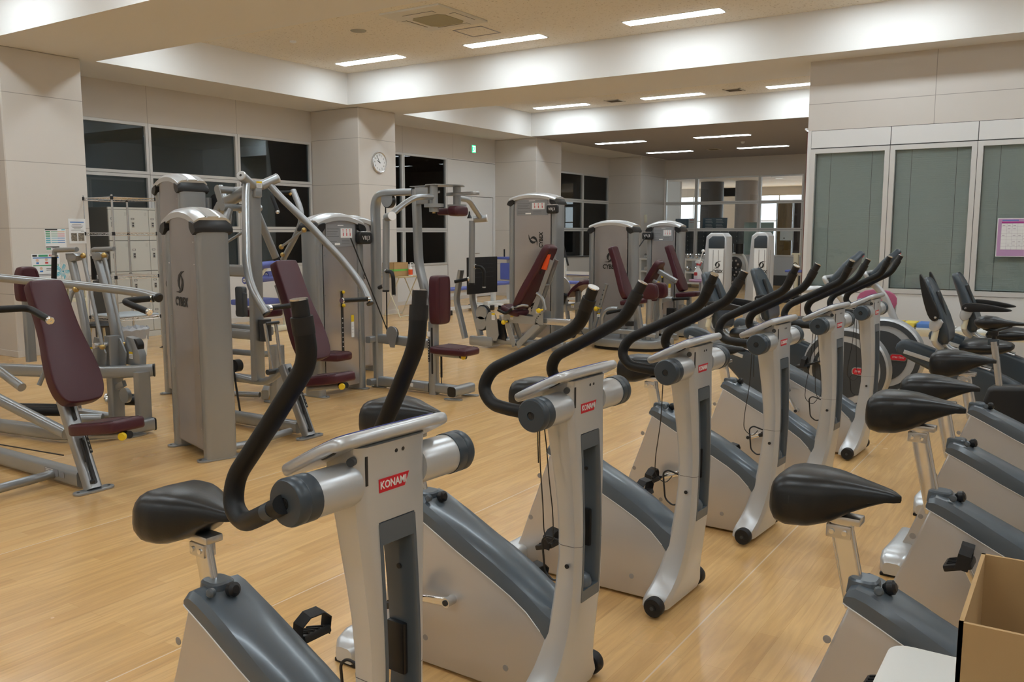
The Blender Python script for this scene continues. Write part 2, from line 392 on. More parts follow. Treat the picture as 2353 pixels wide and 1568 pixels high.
K['slat'] = mat('grey_green_blind_slat', (.80, .84, .78), .5)
for i in range(4):
    a0, a1 = XS[i]+.06, XS[i+1]-.06
    t = thing('venetian_blind', ('closed grey venetian blind in the first white window from the wall corner', 'closed grey venetian blind in the second white window from the wall corner', 'closed grey venetian blind behind the pink timetable', 'closed grey venetian blind in the window past the pink timetable')[i], 'blind', ((a0+a1)/2, YR+.09, .78), 0, 'venetian blinds in the office windows')
    b = nb(); wd = (a1-a0)/2
    for k in range(66): # closed slats, each tilted
        box(b, (0, 0, .02 + k*.0248), (2*wd, .0016, .0262), M.Rotation(math.radians(-16), 3, 'X'))
    ob('slats', b, 'slat', t)
    b = nb(); bx(b, -wd, wd, -.015, .015, 1.64, 1.665); ob('headrail', b, 'slat', t)
    b = nb()
    for x in (-wd*.58, wd*.62): bx(b, x-.0015, x+.0015, -.011, -.0095, 0, 1.64)
    ob('ladder_cord', b, 'dgrey', t)
# room behind the office windows
b = nb(); bx(b, -2.85, 6.2, YR+3, YR+3.1, 0, ZC); bx(b, 6.1, 6.2, YR+.1, YR+3.1, 0, ZC); bx(b, -2.85, 6.2, YR+.15, YR+3.1, ZS-.6, ZS-.5); struct('wall_office_inner', b, 'wall')

# door in the left wall
b = nb(); bx(b, XW-.06, XW-.01, 15.89, 16.71, .01, 2.235, .002, 1); d = struct('door_1', b, 'white_panel')
b = nb(); tube(b, [(XW-.01, 15.96, .985), (XW+.05, 15.96, .985), (XW+.05, 16.09, .985)], .009, fil=.012); ob('door_handle', b, 'steel', d)
b = nb(); lathe(b, [(.022, 0), (.022, .012), (0, .012)], (XW-.01, 15.96, 1.12), (1, 0, 0)); ob('door_lock', b, 'steel', d)
b = nb(); bx(b, XW-.07, XW-.062, 15.87, 15.89, 0, 2.245); bx(b, XW-.07, XW-.062, 16.71, 16.73, 0, 2.245); bx(b, XW-.07, XW-.062, 15.87, 16.73, 2.235, 2.247); ob('door_gap', b, 'gasket', d)

# rooms behind the glass on the left: dim, brightened by added lamps
K['dimwall'] = mat('back_room_wall', (.42, .46, .48), .8)
b = nb(); bx(b, XW-4.6, XW-4.5, -4, 24.3, 0, ZS); bx(b, XW-4.5, XW-.15, 6.1, 6.2, 0, ZS); bx(b, XW-4.5, XW-.15, 24.2, 24.3, 0, ZS); bx(b, XW-4.5, XW-.15, 12.3, 12.4, 0, ZS); bx(b, XW-4.5, XW-.15, 17.3, 17.4, 0, ZS)
bx(b, XW-4.6, XW-.15, 5.9, 24.3, 3.2, 3.3)
struct('wall_back_room', b, 'dimwall')
window_wall('window_6', 'y', XW-4.5, [(6.9, 8.3), (8.3, 9.7), (9.7, 11.0)], [(.9, 1.7), (1.7, 2.5)], glass=K['bluegrey'])
b = nb()
for k in range(26): # curtain folds
    y = 7.0 + k*.05; bx(b, XW-4.40-.03*math.sin(k*2.1), XW-4.37-.03*math.sin(k*2.1), y, y+.04, .5, 2.5)
tag(ob('curtain', b, mat('grey_green_curtain', (.25, .30, .28), .9)), 'grey green curtain in the dim room behind the lockers window', 'curtain')
# lobby beyond the far windows
lob = nb(); bx(lob, -18, -.5, 24.3, 36.2, 3.3, 3.4)
struct('ceiling_lobby', lob, mat('lobby_ceiling', (.72, .70, .70), .8))
b = nb(); bx(b, -18.1, -18, 24.3, 36, 0, 3.4); bx(b, -.5, -.4, 24.3, 36, 0, 3.4)
bx(b, -18, -.5, 36, 36.2, 0, .4); bx(b, -18, -15.2, 36, 36.2, 0, 3.3); bx(b, -15.2, -.5, 36, 36.2, 2.95, 3.3)
for x in (-13.2, -8.6): bx(b, x, x+.9, 36, 36.2, 0, 3.3)
struct('wall_lobby', b, 'wall')
b = nb()
for x in [-15.2 + k*.92 for k in range(16)]: bx(b, x-.02, x+.02, 36.05, 36.12, .4, 2.95)
bx(b, -15.2, -.5, 36.05, 36.12, 1.9, 1.95)
struct('window_7', b, 'alu')

# ---------------------------------------------------------------- ceiling lights
def lamp(x, y, z, label, n, dm='lampdiff'):
    t = thing('ceiling_light', label, 'light', (x, y, z), 0, 'strip lights in the ceiling')
    b = nb(); w_, h = .61, .10
    bx(b, -w_-.02, w_+.02, -h-.02, -h, -.006, .004); bx(b, -w_-.02, w_+.02, h, h+.02, -.006, .004); bx(b, -w_-.02, -w_, -h, h, -.006, .004); bx(b, w_, w_+.02, -h, h, -.006, .004)
    ob('frame', b, 'white', t)
    b = nb(); v_ = [b.verts.new(p) for p in ((-w_, -h, -.004), (-w_, h, -.004), (w_, h, -.004), (w_, -h, -.004))]; b.faces.new(v_)
    bx(b, -w_, w_, -h, h, -.012, -.004); ob('diffuser', b, dm, t)
rows = [(-2.9, 'rear'), (1.05, 'a'), (4.46, 'b'), (7.1, 'c'), (10.23, 'd'), (12.9, 'e'), (16.0, 'f')]
LX = [-9.255, -6.815, -4.375, -1.935, .505, 2.945]
nam = {'d': '%s strip light from the left wall, above the middle beam', 'f': '%s strip light from the left wall in the second ceiling recess'}
ordn = ['first', 'second', 'third', 'fourth', 'fifth', 'sixth']
for y, k in rows:
    for i, x in enumerate(LX):
        if y > 11.4 and x > -3.2 and k in 'ef' and x > -3: continue
        if k in nam: lamp(x, y, ZC, nam[k] % ordn[i], i)
        else: lamp(x, y, ZC, '%s unseen strip light of the row %s' % (ordn[i], {'rear': 'behind the camera', 'a': 'above the camera', 'b': 'before the nearest beam', 'c': 'hidden by the nearest beam', 'e': 'hidden by the middle beam'}[k]), i)
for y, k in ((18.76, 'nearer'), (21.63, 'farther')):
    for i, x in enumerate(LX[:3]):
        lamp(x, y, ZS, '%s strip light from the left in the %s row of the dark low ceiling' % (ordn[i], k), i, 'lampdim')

for y, lab in ((8.6, 'dim strip light, enlarged to brighten the room behind the lockers window'), (13.6, 'added dim fill light in the room behind the window beside the clock pillar'), (19.6, 'added dim fill light in the room behind the farthest left window')):  # lamps added to brighten the dim rooms; only the first room has small lamps
    t = thing('back_room_fill_light', lab, 'light', (XW-3.6, y, 3.2))
    b = nb(); bx(b, -.12, .12, -.35, .35, -.02, 0); ob('diffuser', b, 'lampdim', t)
# ================================================================ upright exercise bikes (two rows)
def saddle_mesh():
    """nose towards +x, origin at the underside centre"""
    b = nb(); rings = []
    keys = [(0, .088, .000, .095), (.006, .102, -.014, .108), (.04, .110, -.022, .118), (.09, .106, -.018, .120), (.14, .088, .000, .118), (.19, .060, .032, .110), (.235, .040, .054, .102), (.27, .027, .068, .095), (.29, .016, .074, .088), (.296, .006, .078, .084)]
    for k in range(23):
        x = .296 * k/22; hw, z0, z1 = interp(x, keys)
        ring = []
        for j in range(20):
            a = 2*PI*j/20; c_, s_ = math.cos(a), math.sin(a)
            e = .50
            ring.append((x, hw * math.copysign(abs(c_)**e, c_), (z0+z1)/2 + (z1-z0)/2 * math.copysign(abs(s_)**.60, s_) - (0.012 if s_ > 0 else 0) * abs(c_)**3))
        rings.append(ring)
    loft(b, rings); return b
HB = [(0, -.225, .003), (-.060, -.236, .002), (-.112, -.240, .008), (-.168, -.240, .040), (-.166, -.238, .086), (-.118, -.236, .122), (-.040, -.225, .150), (.010, -.200, .205), (.060, -.190, .232), (.096, -.178, .262), (.112, -.165, .305)]
HBF = [(0, 0), (-.10, .0), (-.175, .004), (-.216, .045), (-.192, .100), (-.062, .165), (.078, .240), (.114, .316)]
def konami_bike(label, loc, yaw):
    t = thing('exercise_bike', label, 'exercise bike', loc, yaw, 'upright exercise bikes')
    # side shroud
    out = [(-.563, .530), (-.588, .46), (-.628, .35), (-.668, .25), (-.705, .15), (-.745, .06), (-.735, .012), (-.60, .008), (-.30, .010), (-.10, .012), (-.02, .03), (.0, .16), (-.012, .205), (-.035, .245), (-.085, .293), (-.145, .330), (-.208, .365), (-.338, .428), (-.484, .500)]
    b = nb(); prism(b, out, (0, 0, 0), (1, 0, 0), (0, 0, 1), (0, 1, 0), .15, .008, 2)
    sh = ob('side_shroud', b, 'beige', t, ang=50)
    for x, z in ((-.61, .43), (-.655, .24), (-.50, .10), (-.17, .09), (-.05, .10)):
        b = nb(); lathe(b, [(.0105, 0), (.0105, .0015), (0, .002)], (x, -.0745, z), (0, -1, 0), 14); ob('screw_cap', b, 'capm', sh)
    # tube cover
    rg = []
    sec = [(-.575, .552, .536, 0), (-.568, .568, .531, 0), (-.55, .576, .523, 0), (-.52, .570, .509, 0), (-.484, .555, .492, .1), (-.42, .529, .460, .3), (-.364, .506, .432, .6), (-.29, .474, .398, .9), (-.223, .444, .367, 1), (-.15, .404, .331, 1), (-.09, .368, .294, 1), (-.04, .338, .247, 1), (.0, .325, .20, 1)]
    for x, zt, zb, rd in sec:
        h = zt - zb; w_ = .0775; L_ = lambda a_, c_: a_ + (c_ - a_)*rd
        half = [(w_, zb), (w_, zb + h*L_(.62, .45)), (w_*L_(.84, .93), zb + h*L_(.95, .70)), (w_*L_(.55, .72), zb + h*L_(1.0, .89)), (w_*.36, zt - h*L_(0, .02))]
        rg.append([(x, -y, z) for y, z in half] + [(x, 0, zt)] + [(x, y, z) for y, z in half[::-1]])
    b = nb(); loft(b, rg); ob('frame_cover', b, 'midgrey', t, ang=28)
    for sy in (-1, 1):
        b = nb(); sweep(b, [(x, sy*.0780, zb) for x, zt, zb, rd in sec[:-1]], circ(.0016, 6)); ob('trim_line', b, 'whiteink', t)
    b = nb()
    rings = [[(x_ + u*L_, v*W_, z_) for u, v in rrect(1, 1, .3, 3)] for x_, z_, L_, W_ in ((-.545, .545, .080, .078), (-.545, .580, .072, .066), (-.545, .585, .062, .056))]
    loft(b, rings); lathe(b, [(.0, 0), (.011, 0), (.012, .010), (.008, .014), (0, .015)], (-.50, -.045, .575), (.2, -1, .2), 14)
    ob('seat_collar', b, 'midgrey', t, ang=30)
    b = nb(); lathe(b, [(.009, 0), (.012, .006), (.018, .012), (.018, .026), (.010, .032), (0, .032)], (-.500, 0, .568), (1, 0, .25), 16); ob('adjust_knob', b, 'black', t)
    # mast: two legs, head and flared foot
    lv = [(.36, .078), (.42, .077), (.50, .075), (.58, .076), (.66, .079), (.74, .086), (.80, .091), (.87, .096)]
    def xr(z): return interp(z, [(0, -.085), (.06, -.075), (.12, -.055), (.25, -.018), (.33, -.004), (.40, .006), (.50, .016), (.60, .016), (.73, .006), (.88, -.012), (.98, -.03), (1.04, -.02)])[0]
    def xf(z): return interp(z, [(0, .012), (.04, .026), (.10, .044), (.16, .058), (.25, .074), (.35, .087), (.45, .092), (.58, .094), (.70, .091), (.80, .086), (.90, .080), (1.0, .078), (1.04, .082)])[0]
    b = nb()
    for sy in (-1, 1):
        rings = []
        for z, hw in lv:
            a, c_ = xr(z), xf(z); y0 = .052
            rings.append([(a, sy*y0, z), (a, sy*(hw-.012), z), (a+.014, sy*hw, z), (c_-.016, sy*hw, z), (c_-.003, sy*(hw-.013), z), (c_, sy*(hw-.022), z), (c_, sy*y0, z)])
        loft(b, rings)
    rings = []
    for z, hw in ((.87, .096), (.92, .099), (.97, .101), (1.0, .101), (1.03, .101)):
        a, c_ = xr(z), xf(z)
        rings.append([(a, -(hw-.012), z), (a+.014, -hw, z), (c_-.016, -hw, z), (c_-.003, -(hw-.013), z), (c_, -(hw-.022), z), (c_, hw-.022, z), (c_-.003, hw-.013, z), (c_-.016, hw, z), (a+.014, hw, z), (a, hw-.012, z)])
    loft(b, rings)
    rings = []
    for z, hw, hb in ((.022, .165, .17), (.05, .168, .172), (.075, .150, .152), (.10, .128, .128), (.14, .106, .104), (.19, .092, .088), (.25, .083, .08), (.31, .079, .077), (.36, .078, .077)):
        a, c_ = xr(z), xf(z)
        rings.append([(a, -(hw-.012), z), (a+.014, -hw, z), (c_-.016, -hw*.99, z), (c_-.003, -(hw-.013)*.96, z), (c_, -(hw-.022)*.9, z), (c_, (hw-.022)*.9, z), (c_-.003, (hw-.013)*.96, z), (c_-.016, hw*.99, z), (a+.014, hw, z), (a, hw-.012, z)])
    loft(b, rings)
    m_ = ob('mast', b, 'silverlt', t, ang=42)
    b = nb() # grey liner of the slot, with the cup rest at its foot
    for sy in (-1, 1):
        loft(b, [[(xr(z)+.002, sy*.053, z), (xf(z)+.0015, sy*.053, z), (xf(z)+.0015, sy*.045, z), (xf(z)-.012, sy*.038, z), (xr(z)+.002, sy*.040, z)] for z in (.362, .42, .50, .58, .66, .74, .80, .866)])
    for z0, z1 in ((.36, .395), (.822, .868)):
        loft(b, [[(xr(z)+.002, -.05, z), (xf(z)+.0012, -.05, z), (xf(z)+.0012, .05, z), (xr(z)+.002, .05, z)] for z in (z0, (z0+z1)/2, z1)])
    sphere(b, (.062, 0, .40), (.026, .036, .034))
    ob('slot_liner', b, 'midgrey', m_)
    b = nb(); box(b, (.045, .033, .565), (.05, .014, .115), None, .005); ob('cable_box', b, 'black', m_)
    b = nb(); lathe(b, [(.006, 0), (.006, .003), (0, .003)], (.05, .038, .745), (0, -1, 0), 12); lathe(b, [(.007, 0), (.007, .003), (0, .003)], (.055, -.079, .475), (0, -1, 0), 10)
    for y in (-.008, .012): lathe(b, [(.0042, 0), (.0042, .001), (0, .001)], (.0785, y+.012, 1.008), (1, 0, 0), 10)
    bx(b, .0775, .0795, -.083, -.077, .952, 1.012); ob('screw_hole', b, 'ink', m_)
    for sy in (-1, 1):
        b = nb(); loft(b, [[(xr(.5355)-.0004, sy*.0515, z), (xr(.5355)-.0004, sy*.064, z), (xr(.5355)+.0138, sy*.0761, z), (xf(.5355)-.0158, sy*.0761, z), (xf(.5355)-.0028, sy*.063, z), (xf(.5355)+.0005, sy*.0535, z), (xf(.5355)+.0005, sy*.0515, z)] for z in (.5349, .5361)]); ob('seam', b, 'inkgrey', m_)
    # badge
    xb = .0795; b = nb(); prism(b, [(-.044, -.013), (.030, -.013), (.044, .015), (-.044, .015)], (xb, -.004, .943), (0, 1, 0), (0, 0, 1), (1, 0, 0), .0015)
    bd = ob('badge', b, 'red', m_); writing('badge_lettering', 'KONAMI', .0225, (xb+.0012, -.007, .944), (0, 1, 0), (0, 0, 1), 'whiteink', bd, .0004, bold=.0004, xs=.86)
    # foot wheels
    for sy, nm in ((-1, 'a'), (1, 'b')):
        b = nb(); lathe(b, [(0, 0), (.014, 0), (.014, .004), (.034, .004), (.038, .010), (.038, .036), (.034, .042), (0, .042)], (-.012, sy*.215, .045), (0, -sy, 0), 24)
        wh = ob('foot_wheel', b, 'rubber', t)
        b = nb(); lathe(b, [(.008, 0), (.008, .003), (0, .003)], (-.012, sy*.2125, .045), (0, sy, 0), 14); ob('wheel_bolt', b, 'dgrey', wh)
    # rear foot
    b = nb(); rings = []
    for y, w_, h, zc_ in ((-.235, .050, .058, .034), (-.215, .070, .080, .046), (-.17, .078, .092, .056), (-.10, .070, .086, .066), (0, .066, .084, .070), (.10, .070, .086, .066), (.17, .078, .092, .056), (.215, .070, .080, .046), (.235, .050, .058, .034)):
        rings.append([(-.725 + u_, y, max(.012, zc_ + v_)) for u_, v_ in rrect(w_*1.5, h, .022, 4)])
    loft(b, rings); rf = ob('rear_foot', b, 'silverlt', t)
    for sy in (-1, 1):
        b = nb(); box(b, (-.725, sy*.195, .008), (.10, .07, .014), None, .004); ob('foot_pad', b, 'rubber', rf)
    # head cylinders
    for sy in (-1, 1):
        b = nb(); lathe(b, [(0, 0), (.042, 0), (.0445, .012), (.0445, .10), (.0445, .108), (0, .108)], (.042, sy*.092, .954), (0, sy, 0), 32); hd = ob('head_sleeve', b, 'silverlt', t)
        b = nb(); lathe(b, [(0, 0), (.0465, 0), (.0465, .026), (.0455, .028), (.0465, .030), (.0465, .048), (.043, .054), (.012, .056), (.010, .052), (0, .052)], (.042, sy*.199, .954), (0, sy, 0), 32); cp = ob('end_cap', b, 'bluegrey', t)
        b = nb(); lathe(b, [(.0095, 0), (.0095, .001), (0, .001)], (.042, sy*.2523, .954), (0, sy, 0), 14); lathe(b, [(.005, 0), (.005, .004), (0, .004)], (.042, sy*.2505, .954), (0, sy, 0), 8); ob('cap_screw', b, 'ink', cp)
    # handlebars turn about the cylinder axis
    for sy in (-1, 1):
        pts = [(x, sy*(-y)*-1 if False else sy*abs(y), z) for x, y, z in [(p[0], [.222, .212, .195, .184, .174, .154, .132, .142][i], p[1]) for i, p in enumerate(HBF)]]
        b = nb(); fp = fillet(pts, .036, 6); sweep(b, fp, circ(.0188, 16))
        h = ob('handlebar', b, 'foam', t); h.location = (.042, 0, .954)
        d = (V(pts[-1]) - V(pts[-2])).normalized(); e = V(pts[-1])
        b = nb(); cyl(b, e - d*.030, e + d*.004, .0198, 16); cyl(b, e, e + d*.036, .0155, 16); g = ob('grip_end', b, 'rubber', h)
        b = nb(); cyl(b, e + d*.036, e + d*.039, .0158, 18); ob('end_plug', b, 'chrome', g)
        b = nb(); p0 = V(pts[0]); cyl(b, p0 + V((-.030, 0, 0)), p0 + V((-.052, 0, 0)), .0172, 18); ob('bar_collar', b, 'bluegrey', h)
    # console
    U = V((.14, 0, .070)).normalized(); W_ = V((0, 1, 0)); N = U.cross(W_)
    ol = smooth_poly([(-.112, -.080), (-.110, -.150), (-.104, -.172), (-.02, -.178), (.052, -.172), (.074, -.155), (.078, -.08), (.078, .08), (.074, .155), (.052, .172), (-.02, .178), (-.104, .172), (-.110, .150), (-.112, .080)], 2)
    b = nb(); prism(b, ol, (.022, 0, 1.023), U, W_, N, .026, .010, 3); cs = ob('console', b, 'silverlt', t, ang=50)
    sgn = -1 if N.z < 0 else 1
    b = nb(); prism(b, [(p[0]*.82, p[1]*.86) for p in ol], V((.020, 0, 1.024)) + N*sgn*.0132, U, W_, N, .003, .001, 1); ob('console_face', b, mat('navy_console_face', (.05, .06, .22), .25) if 'navy' not in K else K['navy'], cs)
    b = nb(); box(b, V((.032, 0, 1.0295)) + N*sgn*.0152, (.05, .16, .003), M.Rotation(-math.atan2(.088, .16), 3, 'Y'), .001); ob('display', b, 'ink', cs)
    b = nb()
    for sy in (-1,):
        prism(b, rrect(.046, .028, .009, 4), (.052, sy*.158, 1.036), U, N, W_, .010, .002)
    jk = ob('socket', b, 'black', cs)
    b = nb(); box(b, (.052, -.164, 1.036), (.020, .002, .010), M.Rotation(-math.atan2(.088, .16), 3, 'Y')); ob('socket_opening', b, 'dgrey', jk)
    b = nb(); lathe(b, [(.009, 0), (.009, .012), (0, .012)], (.066, -.104, 1.006), (.4, -1, 0), 14); ob('audio_jack', b, 'dgrey', cs)
    return t
K['capm'] = mat('shroud_cap_grey', (.33, .31, .29), .5); K['navy'] = mat('navy_console_face', (.05, .06, .22), .25)

def bike_post(t, z):
    """saddle with its post, height of the saddle top above the floor"""
    zt = z - .118; xo = -.575 - (zt - .56)*.22
    b = nb(); sweep(b, [(-.562, 0, .50), (xo, 0, zt)], rrect(.024, .056, .008)); ob('seat_post', b, 'chrome', t)
    b = nb(); box(b, (xo+.004, 0, zt+.004), (.10, .05, .02), None, .005); box(b, (xo, 0, zt-.03), (.062, .036, .035), None, .004); p = ob('saddle_clamp', b, 'steel', t)
    b = nb()
    for dx in (-.016, .016): lathe(b, [(.007, 0), (.007, .004), (0, .005)], (xo+dx, -.018, zt-.03), (0, -1, 0), 10)
    ob('clamp_bolt', b, 'chrome', p)
    s = ob('saddle', saddle_mesh(), 'vinyl', t, ang=60); s.location = (xo - .155, 0, zt)
    b = nb(); rg = []
    sweep(b, [(.055, .107*math.sin(a), .058 + .052*math.cos(a)) for a in [PI*(k/12*1.3 - .65) for k in range(13)]], circ(.0022, 6)); ob('piping', b, 'black', s)
    return s
def bike_crank(t, ang, L=.15):
    """bottom bracket, two crank arms and pedals with straps; ang = direction of the near arm"""
    b = nb(); cyl(b, (-.38, -.115, .265), (-.38, .115, .265), .016, 20); bb_ = ob('crank_axle', b, 'steel', t)
    b = nb(); lathe(b, [(.010, 0), (.010, .002), (0, .002)], (-.38, -.116, .265), (0, -1, 0), 12); ob('axle_cap', b, 'ink', bb_)
    for sy, a in ((-1, ang), (1, ang + 180)):
        ca, sa = math.cos(math.radians(a)), math.sin(math.radians(a)); ex, ez = -.38 + L*ca, .265 + L*sa
        b = nb(); sweep(b, [(-.38, sy*.102, .265), (ex, sy*.112, ez)], rrect(.014, .028, .005), up=(0, 0, 1) if abs(ca) > .5 else (1, 0, 0), scales=[1.05, .8]); cr = ob('crank_arm', b, 'chrome', t)
        b = nb(); box(b, (ex, sy*.165, ez), (.085, .088, .022), M.Rotation(math.radians(-18), 3, 'Y'), .007); pd = ob('pedal', b, 'black', t)
        b = nb()
        for k in range(4): box(b, (ex, sy*(.14+.016*k), ez+.012), (.07, .006, .006), M.Rotation(math.radians(-18), 3, 'Y'))
        ob('pedal_tread', b, 'rubber', pd)
        b = nb(); sweep(b, [(ex + .012, sy*.118, ez-.004), (ex+.014, sy*.122, ez+.045), (ex+.02, sy*.145, ez+.066), (ex+.024, sy*.185, ez+.066), (ex+.02, sy*.212, ez+.045), (ex+.012, sy*.212, ez-.004)], rrect(.038, .004, .0015), up=(0, 1, 0)); ob('pedal_strap', b, 'rubber', pd)
def bike_cord(t, kind):
    pl = {'loop': [(-.01, -.13, .91), (-.012, -.125, .80), (-.004, -.12, .66), (.0, -.12, .58), (.014, -.118, .545), (.03, -.115, .56), (.026, -.112, .64), (.012, -.112, .74), (.004, -.115, .84), (-.002, -.12, .91)],
          'short': [(-.01, -.14, .915), (-.012, -.135, .84), (-.010, -.135, .79)],
          'swag': [(-.02, -.14, .91), (-.03, -.13, .75), (-.055, -.12, .60), (-.06, -.11, .53), (-.02, -.10, .50), (.0, -.085, .53)],
          'curl': [(-.02, -.16, .91), (-.028, -.15, .895), (-.02, -.13, .888), (.0, -.11, .905)]}
    for k in kind:
        b = nb(); tube(b, pl[k], .0018, 6, .04, 4); ob('sensor_cord', b, 'black', t)
def bike_cage(t):
    b = nb(); tube(b, [(.0, -.02, .52), (-.045, -.03, .535), (-.062, -.034, .52), (-.050, -.036, .42), (-.02, -.036, .40), (.0, -.03, .405)], .0035, 8, .015); ob('bottle_cage', b, 'black', t)

proto = konami_bike('upright exercise bike nearest the camera, its handlebars turned upright', (-1.233, 1.332, 0), -3.0)
row1 = [((-1.269, 2.236, 0), -1.8, 'upright exercise bike second in the front row, long cord loop beside its mast', .885, 185, ['loop', 'short']),
        ((-1.259, 3.127, 0), -2.1, 'upright exercise bike with both black foot wheels showing, third in the front row', .83, 215, ['curl', 'swag']),
        ((-1.227, 4.073, 0), -3.6, 'upright exercise bike fourth in the front row, behind the free-standing third one', .82, 200, ['swag', 'short']),
        ((-1.190, 5.005, 0), -4.4, 'upright exercise bike fifth in the front row, next before the last one', .80, 22, ['loop', 'swag']),
        ((-1.173, 5.939, 0), -2.9, 'upright exercise bike at the far end of the front row, before the round flywheel', .82, 120, ['swag', 'loop'])]
row2 = [((.130, 2.235, 0), -3.0, 'exercise bike in the right-hand row seen from its saddle, nearest the cardboard box', .842, 120),
        ((.185, 3.175, 0), -3.0, 'right-hand row exercise bike with raised saddle and black pedal straps, second from the box', .905, 118),
        ((.138, 4.040, 0), -3.0, 'third exercise bike of the right-hand row, its saddle overlapped by the second one', .842, 200),
        ((.126, 4.974, 0), -3.0, 'farthest exercise bike of the right-hand row, in front of the recumbent bikes', .842, 200)]
bikes = []
for loc, yaw, lab, sz, an, cords in row1: bikes.append((dup(proto, loc, yaw, lab), sz, an, cords))
for loc, yaw, lab, sz, an in row2: bikes.append((dup(proto, loc, yaw, lab), sz, an, []))
bikes.insert(0, (proto, .80, -82, ['curl']))
for t, sz, an, cords in bikes:
    bike_post(t, sz); bike_crank(t, an); bike_cord(t, cords); bike_cage(t)
for ch in proto.children:
    if ch.name.startswith('handlebar'): ch.rotation_euler = (0, -math.radians(27), 0); ch.scale = (1, 1.16, 1)
# ================================================================ weight machines
X3, Y3, Z3 = V((1, 0, 0)), V((0, 1, 0)), V((0, 0, 1))
def swoosh(parent, O, U, W, s, m='ink', word=True, bold=.0):
    """two facing crescents above the maker's word"""
    U, W = V(U).normalized(), V(W).normalized(); N = U.cross(W); O = V(O); b = nb()
    def cres(pts_o, pts_i):
        prism(b, [(x*s, y*s) for x, y in pts_o + pts_i[::-1]], O, U, W, N, .0012)
    cres([(.95, .98), (.25, .92), (-.35, .62), (-.62, .15), (-.52, -.30), (-.18, -.60)], [(.95, .93), (.40, .78), (.00, .45), (-.22, .05), (-.22, -.25), (-.14, -.55)])
    cres([(-.95, -.82), (-.20, -.88), (.42, -.62), (.68, -.15), (.60, .28), (.20, .62)], [(-.95, -.78), (-.35, -.72), (.05, -.42), (.28, -.02), (.28, .25), (.16, .56)])
    o = ob('emblem', b, m, parent)
    if word: writing('emblem_lettering', 'CYBEX', s*1.02, O - W*(s*1.62), U, W, m, parent, .0006, bold=s*.035, shear=.12, xs=.86)
    return o
def placard(parent, O, U, W, w_, h):
    """grey instruction plate: heading, text lines, white picture box"""
    U, W = V(U).normalized(), V(W).normalized(); N = U.cross(W); O = V(O)
    b = nb(); prism(b, rrect(w_, h, .008), O, U, W, N, .002); p = ob('placard', b, 'plate', parent)
    b = nb(); prism(b, rrect(w_*.40, h*.42, .003), O + U*w_*.20 + W*h*.10 + N*.0012, U, W, N, .001); q = ob('picture_box', b, 'paper', p)
    b = nb()
    for k in range(3):
        c_ = O + U*(w_*(.08 + .12*k)) + W*h*.10 + N*.002
        for dx, dy, a_, l_ in ((0, .07, 0, .10), (0, -.06, 18, .14), (.015, -.06, -18, .14)): prism(b, rrect(w_*.012, h*l_, .0005, 1), c_ + U*w_*dx + W*h*dy, U, W, N, .0008)
        prism(b, circ(w_*.014, 8), c_ + W*h*.15, U, W, N, .0008)
    ob('stick_figures', b, 'red', q)
    b = nb()
    for k in range(7):
        if k == 4: continue
        prism(b, [(-w_*.46, -.0012), (-w_*(.06 + .04*(k % 3)), -.0012), (-w_*(.06 + .04*(k % 3)), .0012), (-w_*.46, .0012)], O + W*(h*(.28 - .11*k)) + N*.0014, U, W, N, .0006)
    for k in range(3): prism(b, [(w_*.04, -.001), (w_*.30, -.001), (w_*.30, .001), (w_*.04, .001)], O + W*(h*(-.22 - .07*k)) + N*.0014, U, W, N, .0006)
    ob('text_lines', b, 'ink', p)
    b = nb(); prism(b, rrect(w_*.18, h*.09, .001, 1), O + U*(-w_*.12) - W*h*.38 + N*.0014, U, W, N, .0008); prism(b, rrect(w_*.2, h*.03, .0005, 1), O + W*h*.44 + N*.0014, U, W, N, .0006); ob('white_field', b, 'whiteink', p)
def sticker(parent, O, U, W, w_=.035, h=.05, name='warning_sticker'):
    U, W = V(U).normalized(), V(W).normalized(); N = U.cross(W); O = V(O)
    b = nb(); prism(b, rrect(w_, h, .002), O, U, W, N, .0012); s = ob(name, b, 'paper', parent)
    b = nb(); prism(b, rrect(w_, h*.30, .001), O + W*h*.36, U, W, N, .0016); ob('yellow_band', b, 'yellow', s)
    b = nb()
    for k in range(3): prism(b, [(-w_*.36, -.0008), (w_*.36, -.0008), (w_*.36, .0008), (-w_*.36, .0008)], O - W*h*(.0 + .14*k) + N*.0008, U, W, N, .0006)
    ob('print', b, 'inkgrey', s)
